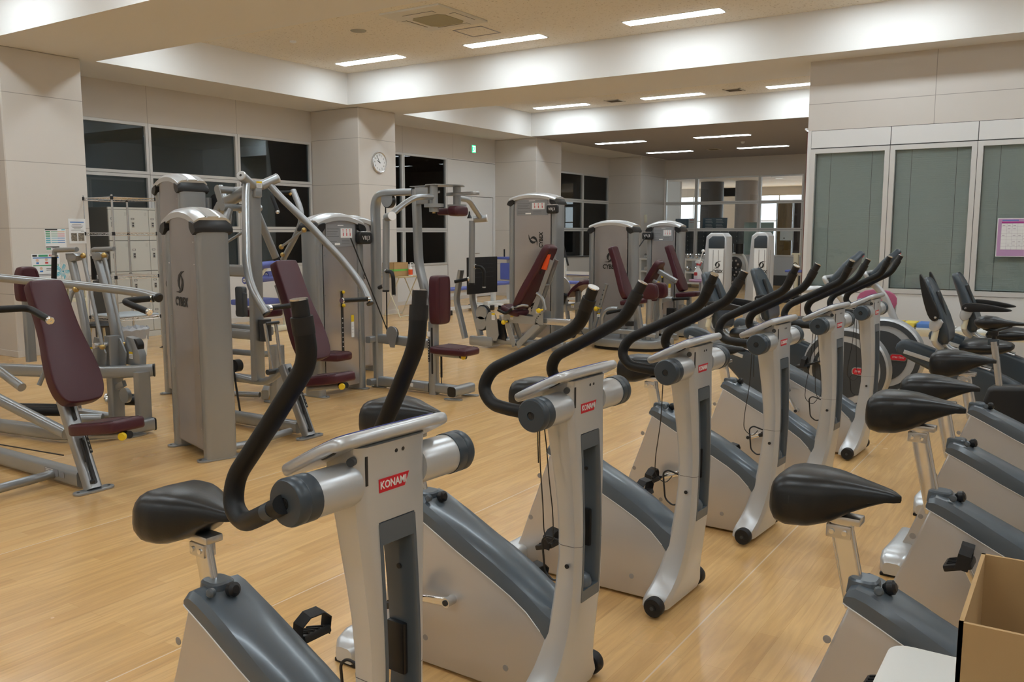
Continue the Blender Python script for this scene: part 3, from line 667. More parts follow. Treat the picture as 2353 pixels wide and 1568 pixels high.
def tower(parent, T, w_=.62, hc=1.50, d=.22, front=-1, stack=True, badge=None, logo_front=False, logo_back=True, vert_logo=False, foot=True, post_m='silver'):
    """weight tower in the local frame T (4x4): uprights, arched cap with black corner clamps, front sheet with weight slot, back sheet"""
    def P(n, b, m, par=None, lab=None):
        if par is None: bmesh.ops.transform(b, matrix=T, verts=b.verts); return ob(n, b, m, parent, lab)
        bmesh.ops.transform(b, matrix=T, verts=b.verts); return ob(n, b, m, par, lab)
    pw = .085; A = w_/2
    for sx in (-1, 1):
        b = nb(); prof = [(-pw/2, -d/2+.03), (-pw/2+.012, -d/2+.006), (-pw/4, -d/2), (pw/4, -d/2), (pw/2-.012, -d/2+.006), (pw/2, -d/2+.03), (pw/2, d/2-.03), (pw/2-.012, d/2-.006), (pw/4, d/2), (-pw/4, d/2), (-pw/2+.012, d/2-.006), (-pw/2, d/2-.03)]
        loft(b, [[(sx*(A-pw/2)+x, y, z) for x, y in prof] for z in (.012, hc)])
        up = P('tower_upright', b, post_m)
        if foot:
            b = nb(); prism(b, [(x, y) for x, y in rrect(.085, d+.10, .04, 5)], (sx*(A-pw/2), -.0, .006), X3, Y3, Z3, .012, .002); fp = P('foot_plate', b, 'silver')
            b = nb(); lathe(b, [(.008, 0), (.008, .0015), (0, .0015)], (sx*(A-pw/2), -(d/2+.03), .0125), Z3, 10); P('bolt_hole', b, 'ink', fp)
        b = nb()
        for z in (.2, .55, .9, 1.25, hc-.1):
            for sy in (-1, 1): lathe(b, [(.004, 0), (.003, .003), (0, .003)], (sx*(A-pw*.9)-sx*.012, sy*(d/2-.001), z), (0, sy, 0), 8)
        P('rivets', b, 'steel', up)
    # arched cap: three-ridged section swept along the arc
    b = nb(); pts = []
    for k in range(15):
        t = -1 + 2*k/14; pts.append((t*(A-.012), 0, hc + .028 + .062*(1 - abs(t)**2.2)))
    prof = [(-d/2-.012, -.035), (-d/2-.016, .0), (-d/2+.01, .022), (-d/4, .030), (-d/4+.012, .024), (-.03, .034), (.03, .034), (d/4-.012, .024), (d/4, .030), (d/2-.01, .022), (d/2+.016, 0), (d/2+.012, -.035)]
    sweep(b, pts, prof, up=(0, 0, 1)); cap = P('top_cap', b, 'silverlt')
    for sx in (-1, 1):
        b = nb()
        rings = []
        for x0, lo, hi in ((A-.090, -.010, .056), (A-.065, -.040, .054), (A-.035, -.055, .046), (A-.008, -.042, .036), (A+.008, -.036, .010)):
            rings.append([(sx*x0, -d/2-.021, hc+lo), (sx*x0, -d/2-.021, hc+hi-.028), (sx*x0, -d/2+.015, hc+hi), (sx*x0, d/2-.015, hc+hi), (sx*x0, d/2+.021, hc+hi-.028), (sx*x0, d/2+.021, hc+lo)])
        loft(b, rings)
        cc = P('corner_clamp', b, 'black', cap)
        b = nb(); bx(b, min(sx*(A-.05), sx*(A-.02)), max(sx*(A-.05), sx*(A-.02)), -d/2+.03, d/2-.03, hc+.05, hc+.062, .004); P('clamp_rib', b, 'dgrey', cc)
    # sheets
    for sy in (-1, 1):
        is_front = (sy == front)
        zt = hc - .005; z0 = .06; x0 = A - pw - .004; yy = sy*(d/2-.012)
        b = nb(); cols = 16
        def bow(x): return .020*(1 - (abs(x)/x0)**4) if not is_front else .006*(1 - (abs(x)/x0)**4)
        rings = []
        for k in range(cols+1):
            x = -x0 + 2*x0*k/cols; top = zt + .060*(1 - (x/A)**2)
            rings.append([(x, yy, z0), (x, yy + sy*bow(x), z0 + (.02)), (x, yy + sy*bow(x), top), (x, yy - sy*.004, top), (x, yy - sy*.004, z0)])
        loft(b, rings)
        nm = 'front_sheet' if is_front else 'back_sheet'
        sh = P(nm, b, 'shroud' if is_front else 'shroudback')
        Rm = T.to_3x3(); U = Rm @ V((-sy, 0, 0)); Wv = Rm @ Z3; Ny = Rm @ V((0, sy, 0))
        def pt(x, z, e=.0): return T @ V((x, yy + sy*(bow(x) + e + .001), z))
        if is_front and stack:
            placard(sh, pt(-.0*sy, hc-.075, .002), U, Wv, x0*1.72, .20)
            b = nb(); q = pt(0, .62); prism(b, rrect(.030, .62, .012), q + Wv*.25*0, U, Wv, Ny, .003); sl = ob('weight_slot', b, 'ink', sh)
            b = nb()
            for k in range(9): prism(b, rrect(.012, .008, .001, 1), q + Wv*(-.28 + k*.043) + Ny*.002, U, Wv, Ny, .001)
            ob('weight_marks', b, 'whiteink', sl)
            b = nb(); sphere(b, q + Wv*.18 + Ny*.02, .017, 12); cyl(b, q + Wv*.18, q + Wv*.18 + Ny*.02, .006, 8); ob('weight_pin', b, 'yellow', sl)
            b = nb(); sphere(b, q + Wv*.30 + Ny*.02, .015, 12); ob('pin_knob', b, 'yellow', sl)
            sticker(sh, pt(-sy*-.0 + x0*.62*(-sy), .60), U, Wv, .035, .20, 'instruction_strip')
        if is_front and vert_logo: swoosh(sh, pt(.02, 1.35, .002), Wv, -U, .075)
        if (is_front and logo_front) or (not is_front and logo_back): swoosh(sh, pt(0, 1.13, .002), U, Wv, .078)
    if badge:
        bx_, by_ = badge # side (+1/-1 in local x)
        Rm = T.to_3x3(); b = nb(); sy = front
        prism(b, rrect(.165, .112, .028, 4), (bx_*(A-.035), sy*(d/2+.03), hc-.10), X3, Z3, Y3, .055, .012, 3); bd = P('badge', b, 'black')
        q = T @ V((bx_*(A-.035), sy*(d/2+.0585), hc-.10)); writing('badge_lettering', 'VR|3', .052, q, Rm @ V((-sy, 0, 0)), Rm @ Z3, 'whiteink', bd, .0006)
        b = nb(); prism(b, rrect(.13, .012, .004), (bx_*(A-.035), sy*(d/2+.03), hc-.045), X3, Z3, Y3, .05, .002); P('badge_shelf', b, 'steel', bd)
def TM(x, y, yaw, z=0): return M.Translation((x, y, z)) @ M.Rotation(math.radians(yaw), 4, 'Z')
def cushion(parent, name, O, U, W, prof, th, m='maroon', bev=.022, seam=None, lab=None):
    """upholstered pad; prof = [(along U, half width)]; front face at O, thickness th behind it"""
    U, W = V(U).normalized(), V(W).normalized(); N = U.cross(W) ; O = V(O)
    L = prof[-1][0]; pl = [(u, -w_) for u, w_ in prof] + [(u, w_) for u, w_ in prof[::-1]]
    pl = smooth_poly(pl, 2)
    b = nb(); prism(b, pl, O - N*th/2, U, W, N, th, bev, 4); o = ob(name, b, m, parent, lab, ang=60)
    b = nb()
    for sd in (-1, 1): sweep(b, [O + U*u + W*(sd*(w_-bev*1.15)) + N*.0005 for u, w_ in prof[1:-1]], circ(.0022, 6))
    if seam: sweep(b, [O + U*seam + W*(k*interp(seam, prof)[0]*.93) + N*.0008 for k in (-1, -.5, 0, .5, 1)], circ(.003, 6))
    ob('stitching', b, 'maroondk' if m == 'maroon' else 'black', o)
    return o
K['maroondk'] = mat('dark_burgundy_piping', (.04, .006, .012), .45)
BACK = [(0, .085), (.03, .118), (.08, .138), (.17, .145), (.28, .134), (.40, .113), (.52, .104), (.68, .103), (.735, .098), (.75, .085)]
def seat_unit(t, tilt=9, seat_x=-.03, seat_z=.375, back_z=.545, back_x=.055, lean=-.42):
    """bench foot, slotted post, tilted seat with yellow knob, hourglass backrest (user faces +x)"""
    b = nb(); bar(b, [(-.235, 0, .50), (-.005, 0, .012)], .088, .070, .02); ps = ob('seat_post', b, 'silver', t)
    d = (V((-.005, 0, .012)) - V((-.235, 0, .50))).normalized(); n = V((d.z*-1, 0, d.x)); n = V((-d.z, 0, d.x)) if V((-d.z, 0, d.x)).x > 0 else V((d.z, 0, -d.x))
    b = nb(); prism(b, rrect(.26, .020, .009), V((-.065, .0, .15)) + n*.0385, d, Y3, n, .008); prism(b, rrect(.11, .018, .008), V((-.195, .0, .425)) + n*.0385, d, Y3, n, .008); ob('slot', b, 'ink', ps)
    b = nb(); prism(b, rrect(.115, .016, .002), V((-.105, .026, .245)) + n*.041, d, Y3, n, .004); st = ob('number_strip', b, 'ink', ps)
    for k, ch in enumerate('5678'): writing('numeral', ch, .015, V((-.105, .026, .245)) + n*.044 + d*(-.04+.027*k), Y3, -d, 'whiteink', st, .0003)
    b = nb(); cyl(b, V((-.11, -.018, .28)) + n*.046, V((-.065, -.018, .15)) + n*.046, .009, 10); cyl(b, V((-.065, -.018, .15)) + n*.046, V((-.02, -.018, .05)) + n*.044, .0035, 8); sphere(b, V((-.018, -.018, .045)) + n*.044, .014, 10); ob('gas_spring', b, 'black', ps)
    b = nb(); prism(b, rrect(.075, .235, .036, 5), (0, 0, .007), X3, Y3, Z3, .014, .003); fp = ob('foot_plate', b, 'silver', t)
    b = nb()
    for sy in (-1, 1): lathe(b, [(.008, 0), (.008, .0015), (0, .0015)], (.0, sy*.092, .0142), Z3, 10)
    ob('bolt_holes', b, 'ink', fp)
    a = math.radians(tilt); U = V((math.cos(a), 0, math.sin(a)))
    cushion(t, 'seat', V((seat_x, 0, seat_z + .062)), U, Y3, [(0, .10), (.02, .125), (.08, .14), (.30, .125), (.385, .105), (.40, .085)], .062, seam=.325)
    b = nb(); cyl(b, V((seat_x+.04, 0, seat_z-.018)), V((seat_x+.04, 0, seat_z-.018)) + U*.30, .020, 14); sf = ob('seat_tube', b, 'silver', t)
    e = V((seat_x+.04, -.0, seat_z-.018)) + U*.30
    b = nb(); cyl(b, e, e + U*.065, .021, 14); ob('tube_plug', b, 'black', sf)
    b = nb(); lathe(b, [(0, 0), (.010, 0), (.012, .012), (.022, .02), (.022, .034), (.018, .038), (0, .038)], e + U*.045 + V((0, -.018, 0)), V((.5, -.75, 0)), 16); ob('seat_knob', b, 'yellow', t)
    U2 = V((lean, 0, .93)).normalized()
    cushion(t, 'backrest', V((back_x, 0, back_z)), U2, Y3, BACK, .078, bev=.028, seam=.555)
    b = nb(); bar(b, [V((back_x-.115, 0, back_z+.06)), V((back_x-.115, 0, back_z+.06)) + U2*.52], .05, .04, .01); ob('backrest_bracket', b, 'silver', t)

# ---- chest press (pivots overhead) with its weight tower
def m3():
    t = thing('chest_press_machine', 'grey chest press with burgundy pad and two long arms hanging from an overhead pivot', 'weight machine', (-4.54, 4.31, 0))
    seat_unit(t)
    b = nb(); bar(b, [(-.92, 0, .062), (-.10, 0, .062)], .075, .085, .018); ob('base_beam', b, 'silver', t)
    b = nb(); tube(b, [(-.08, -.62, .05), (-.05, -.50, .05), (-.11, -.08, .05)], .024, 14, .12); ob('base_tube', b, 'silver', t)
    b = nb(); bar(b, [(-.93, 0, .012), (-.93, 0, 1.48), (-.86, 0, 1.66), (-.70, 0, 1.70), (-.55, 0, 1.76)], .07, .085, .02, .12, up=(0, 1, 0)); ob('rear_upright', b, 'silver', t)
    b = nb(); bar(b, [(-.93, 0, 1.17), (-.53, 0, 1.17)], .075, .085, .016); ob('upper_beam', b, 'silver', t)
    b = nb(); bar(b, [(-.93, 0, .70), (-.55, 0, .70)], .06, .07, .014); ob('middle_beam', b, 'silver', t)
    b = nb(); bar(b, [(-.52, 0, .37), (-.50, 0, 1.78)], .060, .095, .014, up=(0, 1, 0)); ob('front_upright', b, 'silver', t)
    b = nb(); bar(b, [(-.93, 0, .385), (-.58, 0, .355), (-.42, 0, .36), (-.22, 0, .49)], .055, .05, .022, .08); ob('lower_tube', b, 'silver', t)
    b = nb(); cyl(b, (-.47, -.045, 1.785), (-.47, .045, 1.785), .034, 20); bx(b, -.50, -.44, -.03, .03, 1.70, 1.78, .008); hub = ob('pivot_block', b, 'silver', t)
    sticker(hub, (-.4355, 0, 1.79), Y3, Z3, .05, .045)
    for sy in (-1, 1):
        b = nb(); cyl(b, (-.468, sy*.047, 1.787), (-.43, sy*.158, 1.84), .0345, 22); pv = ob('pivot_tube', b, 'silver', t)
        e, d = V((-.43, sy*.158, 1.84)), V((.038, sy*.111, .053)).normalized()
        b = nb(); lathe(b, [(0, 0), (.0345, 0), (.0355, .004), (.0355, .010), (.030, .014), (0, .014)], e, d, 22); ep = ob('pivot_cap', b, 'silverlt', pv)
        b = nb(); lathe(b, [(.009, 0), (.009, .002), (0, .002)], e + d*.014, d, 12); ob('cap_screw', b, 'ink', ep)
        pts = [(-.45, sy*.10, 1.80), (-.40, sy*.155, 1.71), (-.237, sy*.30, 1.494), (-.155, sy*.37, 1.37), (-.08, sy*.44, 1.26), (.005, sy*.489, 1.135), (.07, sy*.505, 1.05), (.152, sy*.488, .935)]
        b = nb(); tube(b, pts, .0265, 16, .16, 5); ar = ob('press_arm', b, 'silver', t)
        e = V(pts[-1]); d = (e - V(pts[-2])).normalized(); b = nb(); cyl(b, e, e + d*.010, .027, 16); ob('arm_plug', b, 'black', ar)
        h0, h1 = V((.150, sy*.455, .965)), V((.138, sy*.221, .970)); dd = (h1 - h0).normalized()
        b = nb(); cyl(b, h0, h1, .0165, 16); hg = ob('hand_grip', b, 'foam', t)
        b = nb(); cyl(b, h0 - dd*.02, h0 + dd*.004, .023, 18); cyl(b, h1 - dd*.002, h1 + dd*.012, .0195, 16); ob('grip_collar', b, 'chrome', hg)
        # linkage
        b = nb(); tube(b, [(-.275, sy*.265, 1.467), (-.545, sy*.29, 1.345)], .0095, 10); rd = ob('push_rod', b, 'silver', t)
        
        for e_ in ((-.272, sy*.262, 1.468), (-.55, sy*.29, 1.342)): b = nb(); sphere(b, e_, .019); ob('rod_end', b, 'brass', rd)
        b = nb(); tube(b, [(-.62, sy*.12, 1.615), (-.617, sy*.295, 1.258)], .028, 14); lv = ob('lever_arm', b, 'silver', t)
        b = nb(); cyl(b, (-.617, sy*.293, 1.262), (-.616, sy*.300, 1.248), .0285, 14); ob('lever_plug', b, 'black', lv)
        b = nb(); prism(b, [(u, v) for u, v in rrect(.055, .19, .027, 5)], (-.665, sy*.165, 1.695), (.9, 0, .35), (-.35, 0, .9), Y3, .007); yk = ob('yoke_plate', b, 'silver', t)
    b = nb(); cyl(b, (-.63, -.17, 1.63), (-.63, .17, 1.63), .026, 16); cyl(b, (-.70, -.16, 1.755), (-.70, .16, 1.755), .026, 16); tube(b, [(-.70, 0, 1.755), (-.56, 0, 1.76), (-.48, 0, 1.80)], .026, 14, .05); ob('rocker_shaft', b, 'silver', t)
    for sy in (-1, 1):
        b = nb(); bar(b, [(-.37, sy*.05, .80), (-.315, sy*.045, .455)], .012, .028, .004); ob('link_bar', b, 'steel', t)
    for a_, c_, r_ in (((-.36, -.05, .80), (-.36, .07, .80), .012), ((-.315, -.09, .455), (-.315, .09, .455), .02), ((-.46, .03, .82), (-.46, .03, .66), .045)): b = nb(); cyl(b, a_, c_, r_, 14); ob('link_axle', b, 'dgrey', t)
    b = nb(); tube(b, [(-.88, -.03, 1.12), (-.70, -.03, .12)], .008, 8); ob('cable', b, 'black', t)
    tower(t, TM(-4.845+4.54, 3.655-4.31, -16.6), .62, 1.49, .20, front=1, stack=True)
    return t
m3()
# ---- shoulder / incline press at the left edge
def m1():
    t = thing('shoulder_press_machine', 'press machine with burgundy pad and low curved arms, nearest at the left edge', 'weight machine', (-4.60, 2.72, 0))
    seat_unit(t, back_z=.480, back_x=-.09, lean=-.465, seat_z=.335)
    b = nb(); bar(b, [(-1.9, .01, .058), (-.10, 0, .058)], .075, .092, .018); bb_ = ob('base_beam', b, 'silver', t)
    b = nb(); prism(b, rrect(.14, .045, .004), (-.36, -.0385, .068), X3, Z3, -Y3, .001); prism(b, rrect(.045, .034, .008), (-.25, -.0388, .064), X3, Z3, -Y3, .0012); lb = ob('rating_label', b, 'plate', bb_)
    b = nb()
    for k in range(4): prism(b, [(-.05, -.0012), (.03, -.0012), (.03, .0012), (-.05, .0012)], (-.37, -.0395, .082 - k*.009), X3, Z3, -Y3, .0006)
    ob('label_print', b, 'whiteink', lb)
    b = nb(); tube(b, [(-.29, -.48, .055), (-.34, -.10, .055), (-.35, -.02, .055)], .026, 14, .1); ob('base_tube', b, 'silver', t)
    b = nb(); bar(b, [(-1.9, 0, .50), (-1.3, 0, .48), (-.24, 0, .30)], .06, .06, .022, .2); ob('support_tube', b, 'silver', t)
    b = nb(); bar(b, [(-1.55, 0, .012), (-1.50, 0, 1.25)], .06, .09, .015, up=(0, 1, 0)); ob('rear_upright', b, 'silver', t)
    for sy in (-1, 1):
        pts = [(-1.45, sy*.10, 1.18), (-1.15, sy*.24, 1.15), (-.80, sy*.38, 1.125), (-.42, sy*.47, 1.10), (-.20, sy*.50, 1.085), (-.044, sy*.50, 1.063)]
        b = nb(); tube(b, pts, .027, 16, .15, 5); ar = ob('press_arm', b, 'silver', t)
        e = V(pts[-1]); d = (e - V(pts[-2])).normalized(); b = nb(); lathe(b, [(0, 0), (.028, 0), (.028, .012), (.020, .018), (0, .018)], e, d, 18); ob('arm_plug', b, 'black', ar)
        hp = [(-.05, sy*.48, 1.060), (-.060, sy*.462, 1.058), (-.050, sy*.270, 1.056), (.170, sy*.284, 1.004)]
        b = nb(); tube(b, hp[1:], .0185, 16, .05, 7); hg = ob('hand_grip', b, 'foam', t)
        d = (V(hp[3]) - V(hp[2])).normalized(); e = V(hp[3])
        b = nb(); lathe(b, [(.0195, 0), (.0205, .003), (.0205, .014), (.017, .018), (.004, .018), (.004, .015), (0, .015)], e, d, 18); cyl(b, V(hp[1]) + V((.016, sy*.006, 0)), V(hp[1]), .022, 16); ob('grip_collar', b, 'chrome', hg)
        b = nb(); tube(b, [(-.72, sy*.39, 1.10), (-.74, sy*.37, 1.07), (-.78, sy*.30, .80), (-.84, sy*.18, .50)], .014, 10, .02); rd = ob('push_rod', b, 'silver', t)
        b = nb(); sphere(b, (-.715, sy*.385, 1.095), .020); ob('rod_end', b, 'brass', rd)
    b = nb(); tube(b, [(-1.3, -.12, .80), (-1.0, -.12, .74), (-.50, -.10, .56)], .026, 14, .1); ob('brace_tube', b, 'silver', t)
    for x, z in ((-1.27, .235),):
        b = nb(); cyl(b, (x, -.16, z), (x, -.11, z), .062, 24); pl = ob('pulley', b, 'black', t)
        b = nb(); prism(b, [(.05*math.cos(a), .05*math.sin(a)) for a in [k*PI/8 for k in range(9)]] + [(-.05, -.05), (.05, -.05)], (x, -.165, z+.01), X3, Z3, -Y3, .004); ob('pulley_guard', b, 'silver', pl)
    b = nb(); tube(b, [(-1.30, -.135, 1.0), (-1.33, -.135, .23)], .007, 8); tube(b, [(-1.27, -.135, .175), (-.2, -.05, .19)], .004, 6); ob('cable', b, 'black', t)
    sticker(t, (-.145, .028, .475), (0, 1, 0), (-.35, 0, .94), .024, .06)
m1()
# ---- fly machine with overhead arms
def m5():
    t = thing('fly_machine', 'pec fly machine with upright burgundy pad, overhead arch and two hanging arms', 'weight machine', (-4.89, 6.13, 0))
    cushion(t, 'backrest', (.165, 0, .64), Z3, -Y3, [(0, .07), (.02, .095), (.08, .105), (.36, .105), (.42, .095), (.435, .07)], .10, bev=.03, seam=None)
    cushion(t, 'seat', (.09, 0, .452), V((1, 0, -.02)), Y3, [(0, .12), (.02, .145), (.10, .155), (.28, .13), (.37, .115), (.39, .09)], .06, seam=.31)
    b = nb(); cyl(b, (.08, -.03, .375), (.36, -.03, .372), .019, 14); sf = ob('seat_tube', b, 'silver', t)
    b = nb(); cyl(b, (.36, -.03, .372), (.42, -.03, .371), .02, 14); ob('tube_plug', b, 'black', sf)
    b = nb(); lathe(b, [(0, 0), (.010, 0), (.012, .012), (.021, .018), (.021, .032), (0, .034)], (.40, -.045, .372), (.6, -.7, 0), 14); ob('seat_knob', b, 'yellow', t)
    b = nb(); bar(b, [(.04, 0, .0), (.04, 0, .66)], .085, .085, .03, up=(0, 1, 0)); ps = ob('seat_post', b, 'silver', t)
    b = nb(); prism(b, rrect(.016, .42, .008), (.055, -.044, .40), X3, Z3, -Y3, .005); prism(b, rrect(.022, .20, .002), (.02, -.0445, .40), X3, Z3, -Y3, .004); ob('slot', b, 'ink', ps)
    b = nb()
    for k in range(8): prism(b, rrect(.006, .010, .001, 1), (.02, -.047, .315 + k*.024), X3, Z3, -Y3, .001)
    prism(b, rrect(.032, .045, .003), (.02, -.0445, .55), X3, Z3, -Y3, .003); ob('number_marks', b, 'whiteink', ps)
    b = nb(); cyl(b, (.125, 0, .37), (.125, 0, .16), .010, 10); cyl(b, (.125, 0, .16), (.125, 0, .10), .004, 8); ob('gas_spring', b, 'black', t)
    b = nb(); bar(b, [(-.62, 0, .060), (0, 0, .060)], .075, .09, .016); bb_ = ob('base_beam', b, 'silver', t)
    b = nb(); prism(b, rrect(.11, .04, .004), (-.10, -.0385, .065), X3, Z3, -Y3, .001); ob('rating_label', b, 'plate', bb_)
    b = nb(); prism(b, rrect(.036, .034, .007), (-.19, -.0385, .068), X3, Z3, -Y3, .001); ob('serial_label', b, 'paper', bb_)
    b = nb(); bar(b, [(.07, 0, .062), (.33, 0, .060)], .07, .085, .016); ob('front_beam', b, 'silver', t)
    b = nb(); bar(b, [(.36, -.16, .075), (.36, .13, .075)], .085, .085, .025); cf = ob('cross_foot', b, 'silver', t)
    b = nb(); bar(b, [(.36, -.165, .075), (.36, -.160, .075)], .088, .088, .025); ob('foot_plug', b, 'black', cf)
    for y in (-.14, .11):
        b = nb(); prism(b, rrect(.17, .06, .028, 4), (.36, y, .006), (.9, .2, 0), (-.2, .9, 0), Z3, .012, .002); ob('foot_plate', b, 'silver', t)
    b = nb(); prism(b, rrect(.17, .06, .028, 4), (-.62, .0, .006), X3, Y3, Z3, .012, .002); ob('foot_plate', b, 'silver', t)
    b = nb(); bar(b, [(-.60, 0, .465), (0, 0, .455)], .07, .085, .016); ob('middle_beam', b, 'silver', t)
    b = nb(); bar(b, [(-.625, 0, .012), (-.625, 0, 1.81), (-.16, 0, 1.81)], .06, .095, .02, .15, up=(0, 1, 0), fn=7); ob('arch_upright', b, 'silver', t)
    b = nb(); bar(b, [(-.14, 0, 1.83), (-.12, 0, 1.16), (-.055, 0, .95), (.045, 0, .66)], .06, .085, .02, .10, up=(0, 1, 0)); ob('back_upright', b, 'silver', t)
    b = nb(); prism(b, [(-.18, -.04), (.0, -.05), (.14, -.215), (.24, -.215), (.34, -.05), (.34, .05), (.24, .215), (.14, .215), (.0, .05), (-.18, .04)], (0, 0, 1.855), X3, Y3, Z3, .008); bx(b, -.13, .02, -.035, .035, 1.70, 1.85, .006); ob('pivot_plate', b, 'silver', t)
    b = nb(); box(b, (.30, .10, 1.785), (.36, .07, .03), M.Rotation(math.radians(-12), 3, 'Z'), .004); cyl(b, (.10, -.05, 1.80), (.16, -.05, 1.80), .012, 10); sl = ob('slide_rail', b, 'steel', t)
    b = nb(); cyl(b, (-.46, -.022, 1.735), (-.46, .022, 1.735), .065, 24); pl = ob('pulley', b, 'black', t)
    b = nb(); prism(b, [(.066*math.cos(a), .066*math.sin(a)) for a in [PI + k*PI/10 for k in range(11)]] + [(.06, .05), (-.06, .05)], (-.46, -.028, 1.745), X3, Z3, -Y3, .005); ob('pulley_guard', b, 'silver', pl); b = nb(); prism(b, [(.066*math.cos(a), .066*math.sin(a)) for a in [k*PI/10*1.1 - .1 for k in range(11)]] + [(-.02, -.13), (.03, -.13)], (-.40, -.06, .53), X3, Z3, -Y3, .006); ob('pulley_guard', b, 'silver', pl)
    b = nb(); cyl(b, (-.41, -.052, .53), (-.41, -.02, .53), .06, 24); ob('lower_pulley', b, 'black', t)
    b = nb(); tube(b, [(-.60, -.36, 1.40), (-.46, -.05, .55)], .006, 8); tube(b, [(-.50, 0, 1.70), (-.51, 0, .50)], .006, 8); ob('cable', b, 'black', t)
    for sy in (-1, 1):
        b = nb(); cyl(b, (.19, sy*.165, 1.85), (.19, sy*.165, 1.68), .035, 20); cyl(b, (.19, sy*.165, 1.695), (.19, sy*.165, 1.665), .085, 28); cyl(b, (.19, sy*.165, 1.665), (.19, sy*.165, 1.625), .042, 20); hb_ = ob('arm_hub', b, 'silver', t)
        b = nb(); cyl(b, (.19, sy*.165, 1.625), (.19, sy*.165, 1.613), .014, 12); ob('hub_bolt', b, 'brass', hb_)
        b = nb(); bar(b, [(.19, sy*.19, 1.752), (.164, sy*.378, 1.747), (.13, sy*.50, 1.68), (.11, sy*.645, 1.583)], .05, .05, .024, .07); ar = ob('swing_arm', b, 'silver', t)
        b = nb(); cyl(b, (.05, sy*.61, 1.575), (.155, sy*.67, 1.583), .034, 18); kn = ob('knuckle', b, 'silver', t)
        b = nb(); cyl(b, (.155, sy*.67, 1.583), (.163, sy*.675, 1.584), .035, 18); ob('knuckle_cap', b, 'whiteink', kn)
        b = nb(); cyl(b, (.036, sy*.605, 1.56), (.024, sy*.611, .975), .029, 18); dt = ob('drop_tube', b, 'silver', t)
        b = nb(); cyl(b, (.024, sy*.611, .975), (.024, sy*.611, .960), .0295, 18); ob('tube_end', b, 'black', dt)
        b = nb(); tube(b, [(.055, sy*.625, 1.130), (.115, sy*.640, 1.128), (.140, sy*.650, 1.09), (.141, sy*.647, .94)], .0165, 14, .035, 6); hg = ob('hand_grip', b, 'foam', t)
        b = nb(); cyl(b, (.045, sy*.622, 1.131), (.060, sy*.626, 1.130), .024, 16); cyl(b, (.141, sy*.647, .942), (.141, sy*.647, .930), .0175, 14); ob('grip_collar', b, 'chrome', hg)
        b = nb(); cyl(b, (.0, sy*.598, 1.012), (-.12, sy*.53, .985), .0165, 14); fr_ = ob('side_grip', b, 'foam', t)
        b = nb(); cyl(b, (.008, sy*.603, 1.014), (-.008, sy*.594, 1.010), .022, 14); ob('side_grip_collar', b, 'chrome', fr_)
    b = nb(); prism(b, smooth_poly(rrect(.19, .088, .03, 2), 1), (.30, .03, 1.635), V((0, 1, 0)), Z3, X3, .10, .02, 3); prism(b, rrect(.17, .06, .02), (.20, -.0, 1.63), X3, Z3, Y3, .08, .015, 2); ob('head_pad', b, 'maroon', t)
    b = nb(); lathe(b, [(.022, 0), (.018, .012), (.009, .03), (.006, .06), (0, .06)], (.30, .20, 1.575), Z3, 14); ob('pull_pin', b, 'black', t)
    b = nb(); bar(b, [(-.64, 0, .46), (-.64, -.12, .46)], .06, .06, .012); bar(b, [(-.64, 0, .06), (-.64, -.12, .06)], .06, .06, .012); ob('tower_bracket', b, 'silver', t)
    tower(t, TM(-5.66+4.89, 5.72-6.13, 90), .60, 1.50, .20, front=-1, badge=(1, 0))
m5()
# ---- tower standing behind the fly machine's tower
t = thing('weight_tower', 'weight tower behind the fly machine tower, only its right edge and arched top showing', 'weight tower', (-6.30, 6.60, 0), 0)
tower(t, TM(0, 0, 90), .62, 1.50, .20, front=1, stack=False, logo_front=True); 
